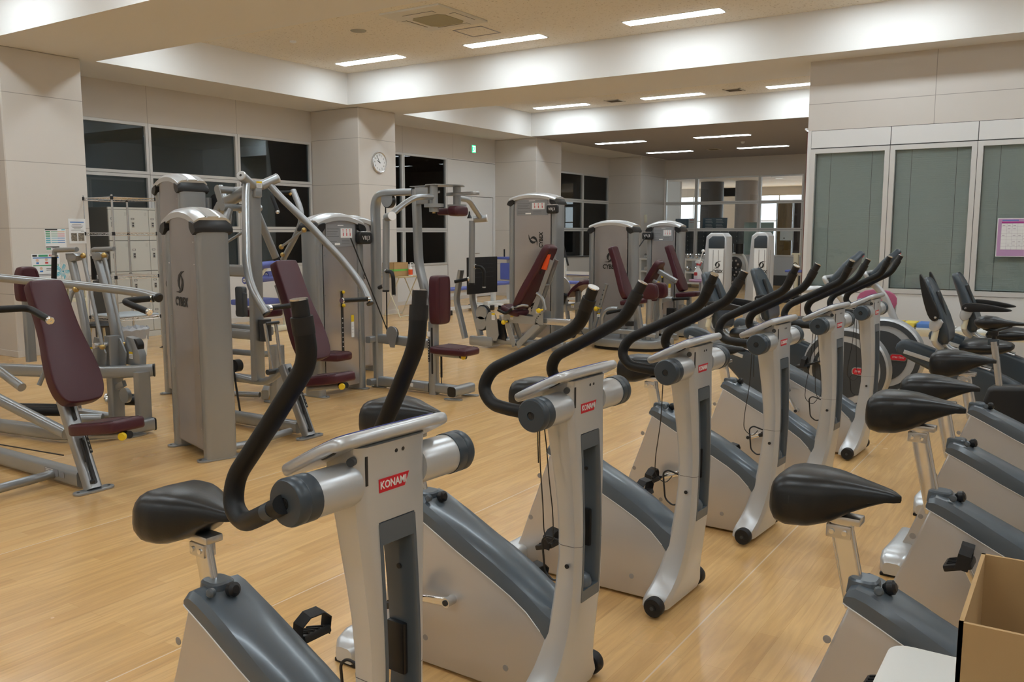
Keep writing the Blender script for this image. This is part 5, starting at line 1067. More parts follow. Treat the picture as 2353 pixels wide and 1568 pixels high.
# ================================================================ recumbent bikes
def recumbent(label, loc):
    t = thing('recumbent_bike', label, 'recumbent bike', loc, 0, 'recumbent bikes')
    # local: x=0 under the seat back, body extends towards +x
    b = nb(); prism(b, smooth_poly([(-.33, .53), (-.35, .59), (-.30, .645), (-.20, .62), (.10, .52), (.35, .44), (.55, .34), (.60, .05), (.30, .05), (.10, .30), (-.05, .40)], 1), (0, 0, 0), X3, Z3, Y3, .15, .03, 3); hs = ob('rail_housing', b, 'bluegrey', t)
    b = nb(); bar(b, [(-.27, 0, .60), (.30, 0, .445)], .12, .05, .012); rl = ob('seat_rail', b, 'steel', hs)
    b = nb()
    for sy in (-1, 1): bar(b, [(-.28, sy*.078, .555), (.20, sy*.078, .42)], .008, .03, .003)
    ob('rail_trim', b, 'silverlt', hs)
    b = nb(); box(b, (.01, 0, .535), (.16, .19, .08), M.Rotation(math.radians(15), 3, 'Y'), .012); cg = ob('seat_carriage', b, 'silver', t)
    b = nb(); lathe(b, [(0, 0), (.016, 0), (.016, .015), (0, .02)], (-.04, -.10, .52), (0, -1, 0), 12); ob('release_knob', b, 'steel', cg)
    for sy in (-1, 1):
        b = nb(); bar(b, [(-.035, sy*.05, .74), (.0, sy*.05, .62), (.04, sy*.05, .585), (.14, sy*.05, .575)], .014, .045, .005, .05, up=(0, 1, 0)); ob('back_bracket', b, 'silverlt', t)
    U2 = V((-.28, 0, .96)).normalized()
    b = nb(); rings = []
    for u, hw, th, off in ((0, .14, .05, .0), (.03, .185, .09, .005), (.10, .20, .105, .012), (.20, .195, .095, .010), (.32, .175, .075, .0), (.42, .155, .065, -.012), (.48, .12, .05, -.025), (.50, .08, .03, -.03)):
        c_ = V((-.01 + off, 0, .63)) + U2*u; N2 = V((U2.z, 0, -U2.x)); ring = []
        for k in range(20):
            a = 2*PI*k/20; ring.append(c_ + Y3*(hw*math.copysign(abs(math.cos(a))**.55, math.cos(a))) + N2*(th/2*math.copysign(abs(math.sin(a))**.7, math.sin(a)) - .03*(math.cos(a)**2) * -1))
        rings.append(ring)
    loft(b, rings); bk = ob('backrest', b, 'bluegrey', t, ang=60)
    b = nb(); prism(b, smooth_poly([(.14, -.035), (.36, -.022), (.38, .022), (.12, .035)], 2), V((-.03, 0, .66)) + V((.055, 0, .0)), U2, Y3, V((U2.z, 0, -U2.x)), .03, .006); ob('back_slot', b, 'black', bk)
    b = nb(); rings = []
    for x, hw, z0, z1 in ((.09, .10, .60, .625), (.11, .17, .575, .655), (.18, .20, .565, .675), (.28, .19, .57, .68), (.36, .15, .58, .67), (.42, .11, .60, .66), (.44, .06, .62, .645)):
        ring = []
        for k in range(20):
            a = 2*PI*k/20; ring.append((x, hw*math.copysign(abs(math.cos(a))**.6, math.cos(a)), (z0+z1)/2 + (z1-z0)/2*math.sin(a)))
        rings.append(ring)
    loft(b, rings); ob('seat', b, 'vinyl', t, ang=60)
    for sy in (-1, 1):
        b = nb(); prism(b, smooth_poly([(-.06, -.04), (-.06, .04), (.10, .035), (.29, .0), (.30, -.022), (.10, -.03)], 2), (-.02, sy*.235, .845), X3, Z3, Y3, .045, .016, 3); am = ob('armrest', b, 'black', t)
        if sy == -1: ARM.append((t, am))
        b = nb(); lathe(b, [(.010, 0), (.009, .003), (0, .004)], (-.055, sy*.2575, .84), (0, sy, 0), 12); ob('arm_bolt', b, 'chrome', am)
        b = nb(); prism(b, smooth_poly([(-.045, .05), (.05, .05), (.02, -.03), (-.03, -.045), (-.055, -.01)], 1), (-.045, sy*.225, .775), X3, Z3, Y3, .03, .01); tube(b, [(-.05, sy*.21, .76), (-.065, sy*.21, .66), (-.02, sy*.12, .60)], .022, 12, .05); ob('arm_bracket', b, 'silverlt', t)
        b = nb(); cyl(b, (-.05, sy*.21, .75), (-.063, sy*.21, .665), .0225, 12); ob('bracket_tube', b, 'cream', t)
    # flywheel housing
    fx, fz = 1.015, .375
    b = nb(); lathe(b, [(.0, -.085), (.29, -.085), (.325, -.06), (.34, 0), (.325, .06), (.29, .085), (0, .085)], (fx, 0, fz), Y3, 48); fh = ob('flywheel_housing', b, 'silverlt', t)
    for sy in (-1, 1):
        b = nb(); lathe(b, [(.312, .0), (.312, .004), (.27, .007), (.27, .0)], (fx, sy*.084, fz), (0, sy, 0), 48); lathe(b, [(.225, 0), (.225, .006), (0, .008)], (fx-.02, sy*.084, fz), (0, sy, 0), 40); ob('dark_disc', b, 'dgrey', fh)
        b = nb(); lathe(b, [(.05, 0), (.05, .012), (.02, .016), (0, .016)], (fx-.15, sy*.09, fz+.07), (0, sy, 0), 24); hub_ = ob('crank_hub', b, 'steel', fh)
        a = math.radians(200 if sy < 0 else 20); ex, ez = fx-.15+.15*math.cos(a), fz+.07+.15*math.sin(a)
        b = nb(); bar(b, [(fx-.15, sy*.118, fz+.07), (ex, sy*.125, ez)], .016, .035, .006, up=(0, 1, 0)); ob('crank_arm', b, 'black', t)
        b = nb(); box(b, (ex, sy*.18, ez), (.09, .09, .024), None, .006); pd = ob('pedal', b, 'black', t)
        b = nb(); sweep(b, [(ex, sy*.135, ez), (ex+.01, sy*.14, ez+.06), (ex+.015, sy*.18, ez+.08), (ex+.01, sy*.22, ez+.06), (ex, sy*.225, ez)], rrect(.035, .004, .001), up=(0, 1, 0)); ob('pedal_strap', b, 'rubber', pd)
    b = nb(); prism(b, rrect(.14, .062, .025, 4), (fx+.13, -.093, fz-.0), X3, Z3, -Y3, .006); bg_ = ob('badge_rim', b, 'steel', fh)
    b = nb(); prism(b, rrect(.125, .048, .019, 4), (fx+.13, -.097, fz-.0), X3, Z3, -Y3, .004); rb = ob('badge', b, 'red', fh); writing('badge_lettering', 'STAR TRAC', .022, (fx+.13, -.0995, fz), X3, Z3, 'whiteink', rb, .0004, shear=.2, xs=.85)
    # lower frame
    b = nb(); bar(b, [(.20, 0, .08), (1.15, 0, .055)], .09, .06, .02); bar(b, [(.20, -.25, .035), (.20, .25, .035)], .06, .05, .02); bar(b, [(1.16, -.24, .035), (1.16, .24, .035)], .06, .05, .02); ob('base_frame', b, 'silverlt', t)
    b = nb(); prism(b, smooth_poly([(.22, .36), (.55, .30), (.76, .44), (.76, .12), (.45, .07), (.20, .08)], 1), (0, 0, 0), X3, Z3, Y3, .13, .02); bc = ob('belly_cover', b, 'dgrey', t)
    b = nb()
    for sy in (-1, 1): prism(b, smooth_poly([(.30, .14), (.62, .12), (.74, .34), (.70, .36), (.60, .17), (.30, .18)], 1), (0, sy*.067, 0), X3, Z3, Y3, .004)
    ob('white_swoosh', b, 'white', bc)
    # console mast and display
    b = nb(); bar(b, [(1.10, 0, .66), (.98, 0, .92), (.86, 0, 1.03)], .06, .05, .02, .1, up=(0, 1, 0)); ob('mast', b, 'silverlt', t)
    b = nb(); tube(b, [(.86, -.02, 1.0), (.74, -.16, 1.0), (.62, -.20, .99)], .02, 12, .05); tube(b, [(.86, .02, 1.0), (.74, .16, 1.0), (.62, .20, .99)], .02, 12, .05); tube(b, [(.88, -.19, 1.06), (.86, -.2, 1.10), (.86, .2, 1.10), (.88, .19, 1.06)], .018, 12, .03); ob('front_handle', b, 'silverlt', t)
    U3 = V((.62, 0, .78)).normalized()
    b = nb(); rings = []
    for u, hw, th in ((0, .10, .05), (.03, .13, .07), (.12, .15, .085), (.26, .15, .085), (.33, .13, .07), (.36, .06, .055), (.40, .035, .05), (.41, .02, .03)):
        c_ = V((.84, 0, .98)) + U3*u; N2 = V((U3.z, 0, -U3.x)); ring = []
        for k in range(20):
            a = 2*PI*k/20; ring.append(c_ + Y3*(hw*math.copysign(abs(math.cos(a))**.5, math.cos(a))) + N2*(th/2*math.copysign(abs(math.sin(a))**.6, math.sin(a))))
        rings.append(ring)
    loft(b, rings); dp = ob('display', b, 'bluegrey', t, ang=50)
    N2 = V((U3.z, 0, -U3.x)); b = nb(); prism(b, rrect(.035, .018, .003), V((.84, 0, .98)) + U3*.385 + N2*.026, Y3, U3, N2, .003); ob('display_badge', b, 'red', dp)
    return t
ARM = []
rec = recumbent('recumbent bike left of centre, its round flywheel behind the last front-row bike', (-2.55, 7.2, 0))
r2 = dup(rec, (-2.45, 8.2, 0), 0, 'recumbent bike just behind the left one, black seat showing beside the plate rack')
r3 = dup(rec, (-.83, 7.2, 0), 0, 'recumbent bike at right with its black armrests folded upright')
r4 = dup(rec, (-.74, 8.2, 0), 0, 'recumbent bike at right, farther one, armrests stretched forward')
for ch in r3.children:
    if ch.name.startswith('armrest'): # folded up about the bolt
        ch.matrix_local = M.Translation((-.055, 0, .84)) @ M.Rotation(math.radians(-112), 4, 'Y') @ M.Translation((.055, 0, -.84))

# ================================================================ spin bikes at the right edge
def spin(label, loc, lift=0):
    t = thing('spin_bike', label, 'spin bike', loc, 0, 'black spin bikes')
    b = nb(); rings = []
    for x, hw, z0, z1 in ((0, .03, .04, .065), (.02, .065, .02, .085), (.06, .078, .01, .095), (.11, .062, .012, .092), (.16, .035, .03, .075), (.22, .022, .04, .066), (.26, .018, .042, .062), (.275, .008, .046, .056)):
        rings.append([(x, hw*math.copysign(abs(math.cos(a))**.7, math.cos(a)), (z0+z1)/2+(z1-z0)/2*math.sin(a)) for a in [2*PI*k/16 for k in range(16)]])
    loft(b, rings); s = ob('saddle', b, 'vinyl', t, ang=60); s.location = (0, 0, .86+lift)
    b = nb(); tube(b, [(.05, -.03, .875), (.10, -.025, .855), (.20, -.012, .895)], .004, 8, .03); tube(b, [(.05, .03, .875), (.10, .025, .855), (.20, .012, .895)], .004, 8, .03); box(b, (.105, 0, .85), (.05, .05, .035), None, .008); cyl(b, (.11, 0, .78), (.11, 0, .85), .014, 12); o = ob('saddle_rail', b, 'black', t); o.location.z = lift
    b = nb(); bar(b, [(.16, 0, .50), (.11, 0, .80+lift)], .035, .055, .006, up=(0, 1, 0)); ps = ob('seat_post', b, 'steel', t)
    b = nb(); box(b, (.108, 0, .795+lift), (.06, .04, .04), None, .006); ob('post_clamp', b, 'bluegrey', ps)
    b = nb(); prism(b, smooth_poly([(-.02, .10), (.04, .50), (.10, .545), (.80, .56), (.90, .40), (.80, .10)], 1), (.04, 0, 0), X3, Z3, Y3, .14, .025, 3); sh = ob('body_cover', b, 'black', t)
    b = nb(); lathe(b, [(.035, 0), (.035, .012), (.016, .018), (0, .018)], (.42, -.07, .30), (0, -1, 0), 20); ob('crank_hub', b, 'steel', sh)
    b = nb(); bar(b, [(.0, -.25, .035), (.0, .25, .035)], .06, .05, .015); bar(b, [(.85, -.25, .035), (.85, .25, .035)], .06, .05, .015); bar(b, [(0, 0, .05), (.85, 0, .05)], .06, .05, .012); ob('base_frame', b, 'silverlt', t)
    b = nb(); bar(b, [(.80, 0, .50), (.86, 0, .98)], .04, .06, .01, up=(0, 1, 0)); tube(b, [(1.0, -.20, 1.08), (.84, -.18, 1.0), (.86, 0, .98), (.84, .18, 1.0), (1.0, .20, 1.08)], .016, 12, .06); ob('handlebar', b, 'black', t)
    return t
spin('black spin bike with a slim saddle on a square grey post, at the right edge', (-.54, 5.95, 0))
sp2 = thing('racing_spin_bike', 'black spin bike with orange-tipped bars and white lettering, cut off by the right edge', 'spin bike', (-.05, 8.9, 0))
b = nb(); prism(b, smooth_poly([(-.32, .52), (-.20, .60), (.10, .56), (.55, .70), (.62, .50), (.40, .28), (-.05, .40)], 1), (0, 0, 0), X3, Z3, Y3, .08, .02, 3); sh = ob('main_frame', b, 'black', sp2)
writing('frame_lettering', 'SPINNER', .075, (.10, -.043, .55), V((1, 0, .16)), V((-.16, 0, 1)), 'whiteink', sh, .001, shear=.3, bold=.002)
b = nb(); bar(b, [(-.30, -.045, .56), (-.15, -.045, .50)], .006, .02, .002); ob('red_stripe', b, 'red', sh)
b = nb(); lathe(b, [(0, 0), (.22, 0), (.23, .02), (.22, .04), (0, .04)], (.35, .05, .30), Y3, 32); ob('flywheel', b, 'steel', sp2)
b = nb(); tube(b, [(-.22, -.06, .70), (-.05, -.12, .72), (.20, -.02, .70)], .022, 12, .05); hb = ob('handlebar', b, 'black', sp2)
b = nb(); cyl(b, (-.24, -.055, .70), (-.17, -.078, .706), .036, 16); ob('bar_end', b, 'orange', hb)
b = nb(); bar(b, [(-.30, -.2, .035), (-.30, .2, .035)], .06, .05, .015); bar(b, [(.6, -.2, .035), (.6, .2, .035)], .06, .05, .015); bar(b, [(-.3, 0, .05), (.6, 0, .05)], .06, .06, .015); bar(b, [(-.15, 0, .05), (-.10, 0, .50)], .05, .06, .015, up=(0, 1, 0)); bar(b, [(.30, 0, .05), (.35, 0, .30)], .05, .06, .015, up=(0, 1, 0)); ob('base_frame', b, 'silver', sp2)
# ================================================================ fittings on walls and ceiling
# clock
t = thing('wall_clock', 'round white wall clock with a silver rim on the square pillar', 'clock', (XP, 11.597, 2.652))
b = nb(); lathe(b, [(0, 0), (.175, 0), (.182, .010), (.182, .028), (.172, .036), (.160, .030), (.158, .020), (0, .020)], (.001, 0, 0), X3, 48); ob('rim', b, 'steel', t)
b = nb(); lathe(b, [(.158, 0), (.158, .002), (0, .002)], (.0205, 0, 0), X3, 48); fc = ob('dial', b, 'paper', t)
for k in range(12):
    a = math.radians(90 - 30*(k+1)); writing('numeral', str(k+1), .046, (.0235, .122*math.cos(a), .122*math.sin(a)), Y3, Z3, 'ink', fc, .0003)
for nm, ln, ang, w_ in (('hour_hand', .075, 90+30*2.15, .007), ('minute_hand', .125, 90+6*5.5, .005), ('second_hand', .13, 90+28, .002)):
    a = math.radians(ang); b = nb(); prism(b, [(-.02, -w_), (ln, -w_*.4), (ln, w_*.4), (-.02, w_)], (.0255, 0, 0), (0, math.cos(a), math.sin(a)), (0, -math.sin(a), math.cos(a)), X3, .0015); ob(nm, b, 'ink', fc)
# exit sign
t = thing('exit_sign', 'small lit green emergency exit sign above the white door', 'exit sign', (XW, 15.90, 3.27))
b = nb(); bx(b, .001, .05, -.075, .075, -.085, .085, .004); ob('housing', b, 'white', t)
K['exitgreen'] = mat('exit_green', (.01, .35, .12), .4, emis=(.02, .75, .28), es=1.6); K['exitwhite'] = mat('exit_white', (.8, .9, .85), .4, emis=(.85, 1, .92), es=2.2)
b = nb(); bx(b, .05, .052, -.070, .070, -.080, .080); fc = ob('sign_face', b, 'exitgreen', t)
b = nb(); O = V((.0535, 0, 0))
prism(b, [(-.05, -.065), (.055, -.065), (.055, .062), (-.05, .062), (-.05, .045), (.038, .045), (.038, -.05), (-.05, -.05)], O, Y3, Z3, X3, .001)
prism(b, circ(.011, 12), O + V((0, .0, .032)), Y3, Z3, X3, .0012)
prism(b, [(-.012, .02), (.012, .018), (.008, -.012), (.024, -.045), (.012, -.046), (-.004, -.018), (-.022, -.034), (-.036, -.026), (-.032, -.018), (-.020, -.022), (-.010, -.002), (-.024, .002), (-.028, .012)], O, Y3, Z3, X3, .0012)
ob('running_figure', b, 'exitwhite', fc)
# notices on the left pillar
def sheet(name, label, cat, x, y0, y1, z0, z1, m='paper'):
    t = thing(name, label, cat, (x+.002, (y0+y1)/2, (z0+z1)/2)); w_, h = y1-y0, z1-z0
    b = nb(); bx(b, 0, .0015, -w_/2, w_/2, -h/2, h/2); p = ob('sheet', b, m, t); return t, p, w_, h
def bars(p, w_, h, rows, m, x=.0022):
    b = nb()
    for y0, y1, z0, z1 in rows: bx(b, x-.0004, x+.0004, y0*w_, y1*w_, z0*h, z1*h)
    return ob('print', b, m, p)
K['pgreen'] = mat('print_green', (.05, .32, .16), .6); K['pblue'] = mat('print_blue', (.05, .20, .55), .6); K['pcyan'] = mat('print_cyan', (.15, .50, .62), .6); K['pred'] = mat('print_red', (.62, .06, .06), .6); K['porange'] = mat('print_orange', (.72, .35, .08), .6)
t, p, w_, h = sheet('wall_chart', 'printed wall chart with green, orange and blue rows on the left pillar', 'poster', XP, 5.697, 5.955, 1.24, 1.495)
bars(p, w_, h, [(-.48, .10, .43, .49), (-.48, .15, -.37, -.32)], 'ink'); bars(p, w_, h, [(.30, .46, .43, .48)], 'pcyan')
for k, (m1_, m2_) in enumerate((('pgreen', 'porange'), ('pgreen', 'pred'), ('pgreen', 'pred'), ('pcyan', 'pblue'), ('pcyan', 'pblue'), ('pcyan', 'pblue'))):
    z = .36 - k*.10; bars(p, w_, h, [(-.46, -.25, z-.03, z+.03), (-.20, .10, z-.015, z+.012)], m1_); bars(p, w_, h, [(.10, .44, z-.015, z+.012)], m2_)
bars(p, w_, h, [(-.46, -.25, -.47, -.40)], 'pgreen'); bars(p, w_, h, [(-.18, .25, -.45, -.43), (-.18, .25, -.40, -.38)], 'inkgrey')
t, p, w_, h = sheet('notice', 'white notice with blue heading and two small photographs on the left pillar', 'notice', XP, 5.994, 6.211, 1.318, 1.617)
bars(p, w_, h, [(-.40, .40, .34, .38)], 'pblue'); bars(p, w_, h, [(-.30, .25, .255, .270), (-.34, .34, .20, .215), (-.28, .30, .145, .16), (-.20, .20, .085, .10), (-.36, .36, .03, .045), (.20, .40, -.02, -.008)], 'inkgrey')
K['photo'] = mat('printed_photo', (.22, .19, .15), .5, var=.8, vscale=60)
for c_ in (-.21, .21):
    b = nb(); bx(b, .0018, .0026, (c_-.17)*w_, (c_+.17)*w_, -.40*h, -.08*h); ob('photograph', b, 'photo', p)
t, p, w_, h = sheet('health_poster', 'white poster with blue and green bands and small cartoon figures low on the left pillar', 'poster', XP, 5.52, 5.86, .90, 1.20)
bars(p, w_, h, [(-.45, .46, .32, .36)], 'pblue'); bars(p, w_, h, [(-.25, .08, .38, .46), (-.45, .46, .02, .06)], 'pgreen'); bars(p, w_, h, [(.12, .40, .40, .46)], 'pred'); bars(p, w_, h, [(-.46, -.30, .39, .46)], 'ink')
b = nb()
for y, z in ((-.30, .18), (.02, .20), (.30, .18), (-.18, -.14)): prism(b, circ(.018, 12), (.0026, y*w_, z*h+.02), Y3, Z3, X3, .0008)
ob('cartoon_heads', b, mat('print_skin', (.75, .5, .38), .6), p)
bars(p, w_, h, [(-.34, -.25, .10, .17), (-.23, -.12, -.22, -.16)], 'pblue', .0026); bars(p, w_, h, [(-.03, .08, .11, .18)], 'pred', .0026); bars(p, w_, h, [(.0, .40, -.10, -.08), (.0, .40, -.16, -.14), (-.4, .4, -.32, -.30), (-.4, .4, -.38, -.36)], 'inkgrey')
# timetable on the office window
t = thing('timetable', 'pink sheet with a white timetable grid taped to the office window', 'poster', (-.635, YR-.003, 1.395))
b = nb(); bx(b, -.228, .228, -.0015, 0, -.215, .215); p = ob('sheet', b, 'paper', t)
b = nb(); bx(b, -.220, .220, -.0025, -.0015, -.207, .207); q_ = ob('pink_print', b, mat('pink_print', (.50, .30, .52), .5), p)
b = nb(); bx(b, -.185, .185, -.0035, -.0025, -.135, .155); g_ = ob('white_grid', b, 'paper', q_)
b = nb()
for k in range(9): bx(b, -.185, .185, -.0042, -.0036, .155-.0363*k-.0008, .155-.0363*k+.0008)
for k in range(8): bx(b, -.185+.0528*k-.0008, -.185+.0528*k+.0008, -.0042, -.0036, -.135, .155)
random.seed(3)
for r_ in range(8):
    for c_ in range(7):
        if random.random() < .6: bx(b, -.175+.0528*c_, -.150+.0528*c_, -.0042, -.0036, .130-.0363*r_, .136-.0363*r_)
ob('grid_lines', b, mat('grid_grey', (.45, .40, .48), .6), g_)
b = nb(); bx(b, -.185, .185, -.0036, -.0026, .158, .176); ob('header_band', b, mat('magenta_print', (.45, .05, .30), .5), q_)
b = nb(); bx(b, -.18, -.02, -.0036, -.0026, .186, .196); ob('heading', b, 'pblue', q_)
# ceiling air conditioner, speaker, hatch, vents, detector
t = thing('ceiling_air_conditioner', 'square beige ceiling air conditioner cassette with a dark intake grille', 'air conditioner', (-6.79, 8.66, ZC))
K['accream'] = mat('aged_cream_plastic', (.66, .62, .52), .5)
b = nb(); bx(b, -.45, .45, -.49, .49, -.025, .002, .01); pn = ob('panel', b, 'accream', t)
b = nb(); prism(b, [(-.25, -.18), (-.18, -.25), (.18, -.25), (.25, -.18), (.25, .18), (.18, .25), (-.18, .25), (-.25, .18)], (0, .08, -.027), X3, Y3, Z3, .006); g_ = ob('intake_grille', b, mat('dusty_grille', (.36, .33, .22), .8), pn)
for (x0, x1, y0, y1) in ((-.22, .22, -.32, -.25), (-.22, .22, .37, .44), (-.40, -.33, -.12, .28), (.33, .40, -.12, .28)):
    b = nb(); bx(b, x0, x1, y0, y1, -.030, -.024, .002); fl = ob('air_flap', b, 'accream', pn)
    b = nb(); bx(b, x0-.006, x1+.006, y0-.006, y1+.006, -.0265, -.0245); ob('flap_gap', b, 'ink', fl)
b = nb(); lathe(b, [(0, 0), (.105, 0), (.10, .008), (0, .012)], (-8.05, 8.69, ZC), (0, 0, -1), 28); tag(ob('ceiling_speaker', b, mat('speaker_grille', (.35, .34, .29), .7)), 'round grey ceiling speaker grille left of the air conditioner', 'speaker')
b = nb()
for x0, x1, y0, y1 in ((-.225, .225, -.225, -.210), (-.225, .225, .210, .225), (-.225, -.210, -.225, .225), (.210, .225, -.225, .225)): bx(b, -6.80+x0, -6.80+x1, 9.565+y0, 9.565+y1, ZC-.006, ZC)
tag(ob('ceiling_hatch', b, 'shroudback'), 'thin square access hatch frame in the ceiling by the air conditioner', 'hatch')
b = nb(); lathe(b, [(0, 0), (.045, 0), (.04, .02), (.015, .03), (0, .03)], (-9.22, 8.66, ZC), (0, 0, -1), 18); tag(ob('smoke_detector', b, 'white'), 'small round detector on the ceiling near the far left strip light', 'smoke detector')
for x, y, z, lab in ((-8.01, 15.95, ZC, 'ceiling vent between first and second far strip lights'), (-5.59, 15.95, ZC, 'ceiling vent between second and third far strip lights'), (-8.05, 21.6, ZS, 'dark ceiling vent in the low far ceiling')):
    t = thing('ceiling_vent', lab, 'vent', (x, y, z))
    b = nb(); 
    for x0, x1, y0, y1 in ((-.16, .16, -.16, -.13), (-.16, .16, .13, .16), (-.16, -.13, -.16, .16), (.13, .16, -.16, .16)): bx(b, x0, x1, y0, y1, -.010, .001)
    ob('vent_frame', b, 'accream', t)
    b = nb(); bx(b, -.13, .13, -.13, .13, -.004, .001)
    for k in range(5): bx(b, -.13, .13, -.10+k*.05, -.085+k*.05, -.009, -.004)
    ob('vent_slats', b, mat('vent_dark', (.16, .13, .09), .8), t)
b = nb(); lathe(b, [(0, 0), (.05, 0), (.045, .03), (.02, .045), (0, .045)], (-6.82, 20.16, ZS), (0, 0, -1), 18); tag(ob('smoke_detector', b, 'white'), 'small round detector in the low far ceiling between the strip lights', 'smoke detector')

# ================================================================ lockers and wire rack
def lockers(label, x1, y0, ncol, cw=.302, rows=((.08, .50), (.50, .92), (.92, 1.34), (1.34, 1.76))):
    t = thing('locker_cabinet', label, 'lockers', (x1, y0, 0)); W_ = ncol*cw
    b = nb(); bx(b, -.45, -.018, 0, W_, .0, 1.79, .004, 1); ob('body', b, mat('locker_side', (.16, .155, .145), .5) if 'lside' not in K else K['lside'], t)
    b = nb(); bx(b, -.018, .002, 0, W_, 0, .078); bx(b, -.018, .002, 0, W_, 1.762, 1.79); ob('plinth', b, 'locker', t)
    for c_ in range(ncol):
        for z0, z1 in rows:
            b = nb(); bx(b, -.018, .004, c_*cw+.003, (c_+1)*cw-.003, z0+.003, z1-.003, .003, 1); d = ob('locker_door', b, 'locker', t)
            b = nb(); yy = c_*cw + .055; zz = z1 - .125
            for a0, a1, e0, e1 in ((-.024, .024, .008, .012), (-.024, .024, -.012, -.008), (-.024, -.020, -.012, .012), (.020, .024, -.012, .012)): bx(b, .004, .006, yy+a0, yy+a1, zz+e0, zz+e1)
            ob('name_holder', b, 'dgrey', d)
            b = nb(); bx(b, .004, .012, yy-.018, yy+.020, zz-.115, zz-.045, .003, 1); lk = ob('dial_lock', b, 'steel', d)
            b = nb(); lathe(b, [(.010, 0), (.009, .006), (0, .006)], (.012, yy, zz-.092), X3, 10); bx(b, .012, .013, yy-.012, yy+.014, zz-.065, zz-.052); ob('lock_dial', b, 'ink', lk)
            b = nb()
            for i in range(3):
                for j in range(4):
                    for zc_ in ((z1-.045-j*.012),): bx(b, .0038, .0046, (c_+1)*cw-.065+i*.012, (c_+1)*cw-.061+i*.012, zc_, zc_+.004)
            ob('vent_holes', b, 'inkgrey', d)
    return t
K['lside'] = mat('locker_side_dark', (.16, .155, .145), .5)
lockers('pale grey bank of small lockers under the left windows, behind the wire rack', -10.95, 6.90, 4)
t = thing('wire_rack', 'chrome wire shelf rack standing in front of the lockers', 'wire rack', (-9.75, 6.5, 0))
for x, y in ((0, -.295), (0, .295), (-.60, -.295), (-.60, .295)):
    b = nb(); cyl(b, (x, y, .02), (x, y, 1.90), .0125, 14); ps = ob('post', b, 'steel', t)
    b = nb(); lathe(b, [(0, 0), (.04, 0), (.04, .004), (.016, .008), (.016, .02), (0, .02)], (x, y, 0), Z3, 14); ob('post_foot', b, 'black', ps)
    b = nb()
    for z in (1.87, 1.445, .92, .41): cyl(b, (x, y, z-.03), (x, y, z+.012), .019, 12)
    ob('shelf_collar', b, 'black', ps)
for z in (1.87, 1.445, .92, .41):
    b = nb()
    for x0, y0, x1, y1 in ((0, -.295, 0, .295), (-.60, -.295, -.60, .295), (0, -.295, -.60, -.295), (0, .295, -.60, .295)):
        cyl(b, (x0, y0, z), (x1, y1, z), .004, 6); cyl(b, (x0, y0, z-.030), (x1, y1, z-.030), .004, 6)
        n_ = 16; pts = [(x0+(x1-x0)*k/n_, y0+(y1-y0)*k/n_, z - (.030 if k % 2 else 0)) for k in range(n_+1)]; sweep(b, pts, circ(.0028, 5))
    for k in range(1, 22): cyl(b, (-.60*k/22, -.295, z+.002), (-.60*k/22, .295, z+.002), .0022, 4)
    ob('wire_shelf', b, 'steel', t)
b = nb(); prism(b, rrect(.57, .56, .02), (-10.05, 6.5, .43), X3, Y3, Z3, .018, .004); tag(ob('foam_board', b, mat('pale_blue_board', (.55, .62, .68), .5)), 'pale blue board lying on the lowest shelf of the wire rack', 'board')
# fan, stool, bin, low table by the pillar
t = thing('side_table', 'cream folding table holding a small fan, behind the rowing machine', 'table', (-9.9, 5.55, 0))
b = nb(); prism(b, rrect(.45, .55, .03), (0, 0, .83), X3, Y3, Z3, .03, .01); ob('table_top', b, 'cream', t)
for sx in (-1, 1):
    for sy in (-1, 1): b = nb(); bar(b, [(sx*.18, sy*.24, .82), (sx*.19, sy*.25, 0)], .025, .025, .01, up=(0, 1, 0)); ob('leg', b, 'cream', t)
b = nb(); bx(b, -.2, .2, -.25, .25, .66, .70, .004); ob('lower_board', b, 'cream', t)
t = thing('electric_fan', 'small blue-bladed fan on the cream side table', 'fan', (-9.88, 5.62, .845))
b = nb(); lathe(b, [(0, 0), (.08, 0), (.07, .02), (.015, .03), (.015, .10), (0, .10)], (0, 0, 0), Z3, 20); ob('fan_base', b, 'white', t)
b = nb()
for k in range(22): a = 2*PI*k/22; tube(b, [(.02, .012*math.cos(a), .16+.012*math.sin(a)), (.05, .08*math.cos(a), .16+.08*math.sin(a)), (0, .11*math.cos(a), .16+.11*math.sin(a)), (-.04, .08*math.cos(a), .16+.08*math.sin(a))], .0018, 5, .02)
ob('guard', b, 'white', t)
b = nb()
for k in range(5): a = 2*PI*k/5; prism(b, smooth_poly([(0, -.01), (.085, -.035), (.09, .02), (0, .015)], 2), (.005, 0, .16), (0, math.cos(a), math.sin(a)), (.3, -math.sin(a), math.cos(a)), X3, .003)
ob('fan_blades', b, 'pcyan', t)
t = thing('stool', 'low stool with black round seat behind the rowing machine levers', 'stool', (-9.05, 5.55, 0))
b = nb(); lathe(b, [(0, 0), (.16, 0), (.17, .02), (.16, .045), (0, .05)], (0, 0, .42), Z3, 28); ob('seat', b, 'black', t)
for k in range(4): a = PI/4 + k*PI/2; b = nb(); tube(b, [(.10*math.cos(a), .10*math.sin(a), .42), (.19*math.cos(a), .19*math.sin(a), 0)], .013, 10); ob('leg', b, 'cream', t)
t = thing('waste_bin', 'small pale bin lined with a crumpled silver-grey bag, beside the lockers', 'bin', (-9.35, 6.15, 0))
b = nb(); lathe(b, [(0, 0), (.12, 0), (.15, .30), (.145, .30), (.115, .01), (0, .01)], (0, 0, 0), Z3, 24); ob('bin_body', b, 'white', t)
b = nb(); random.seed(5); rings = []
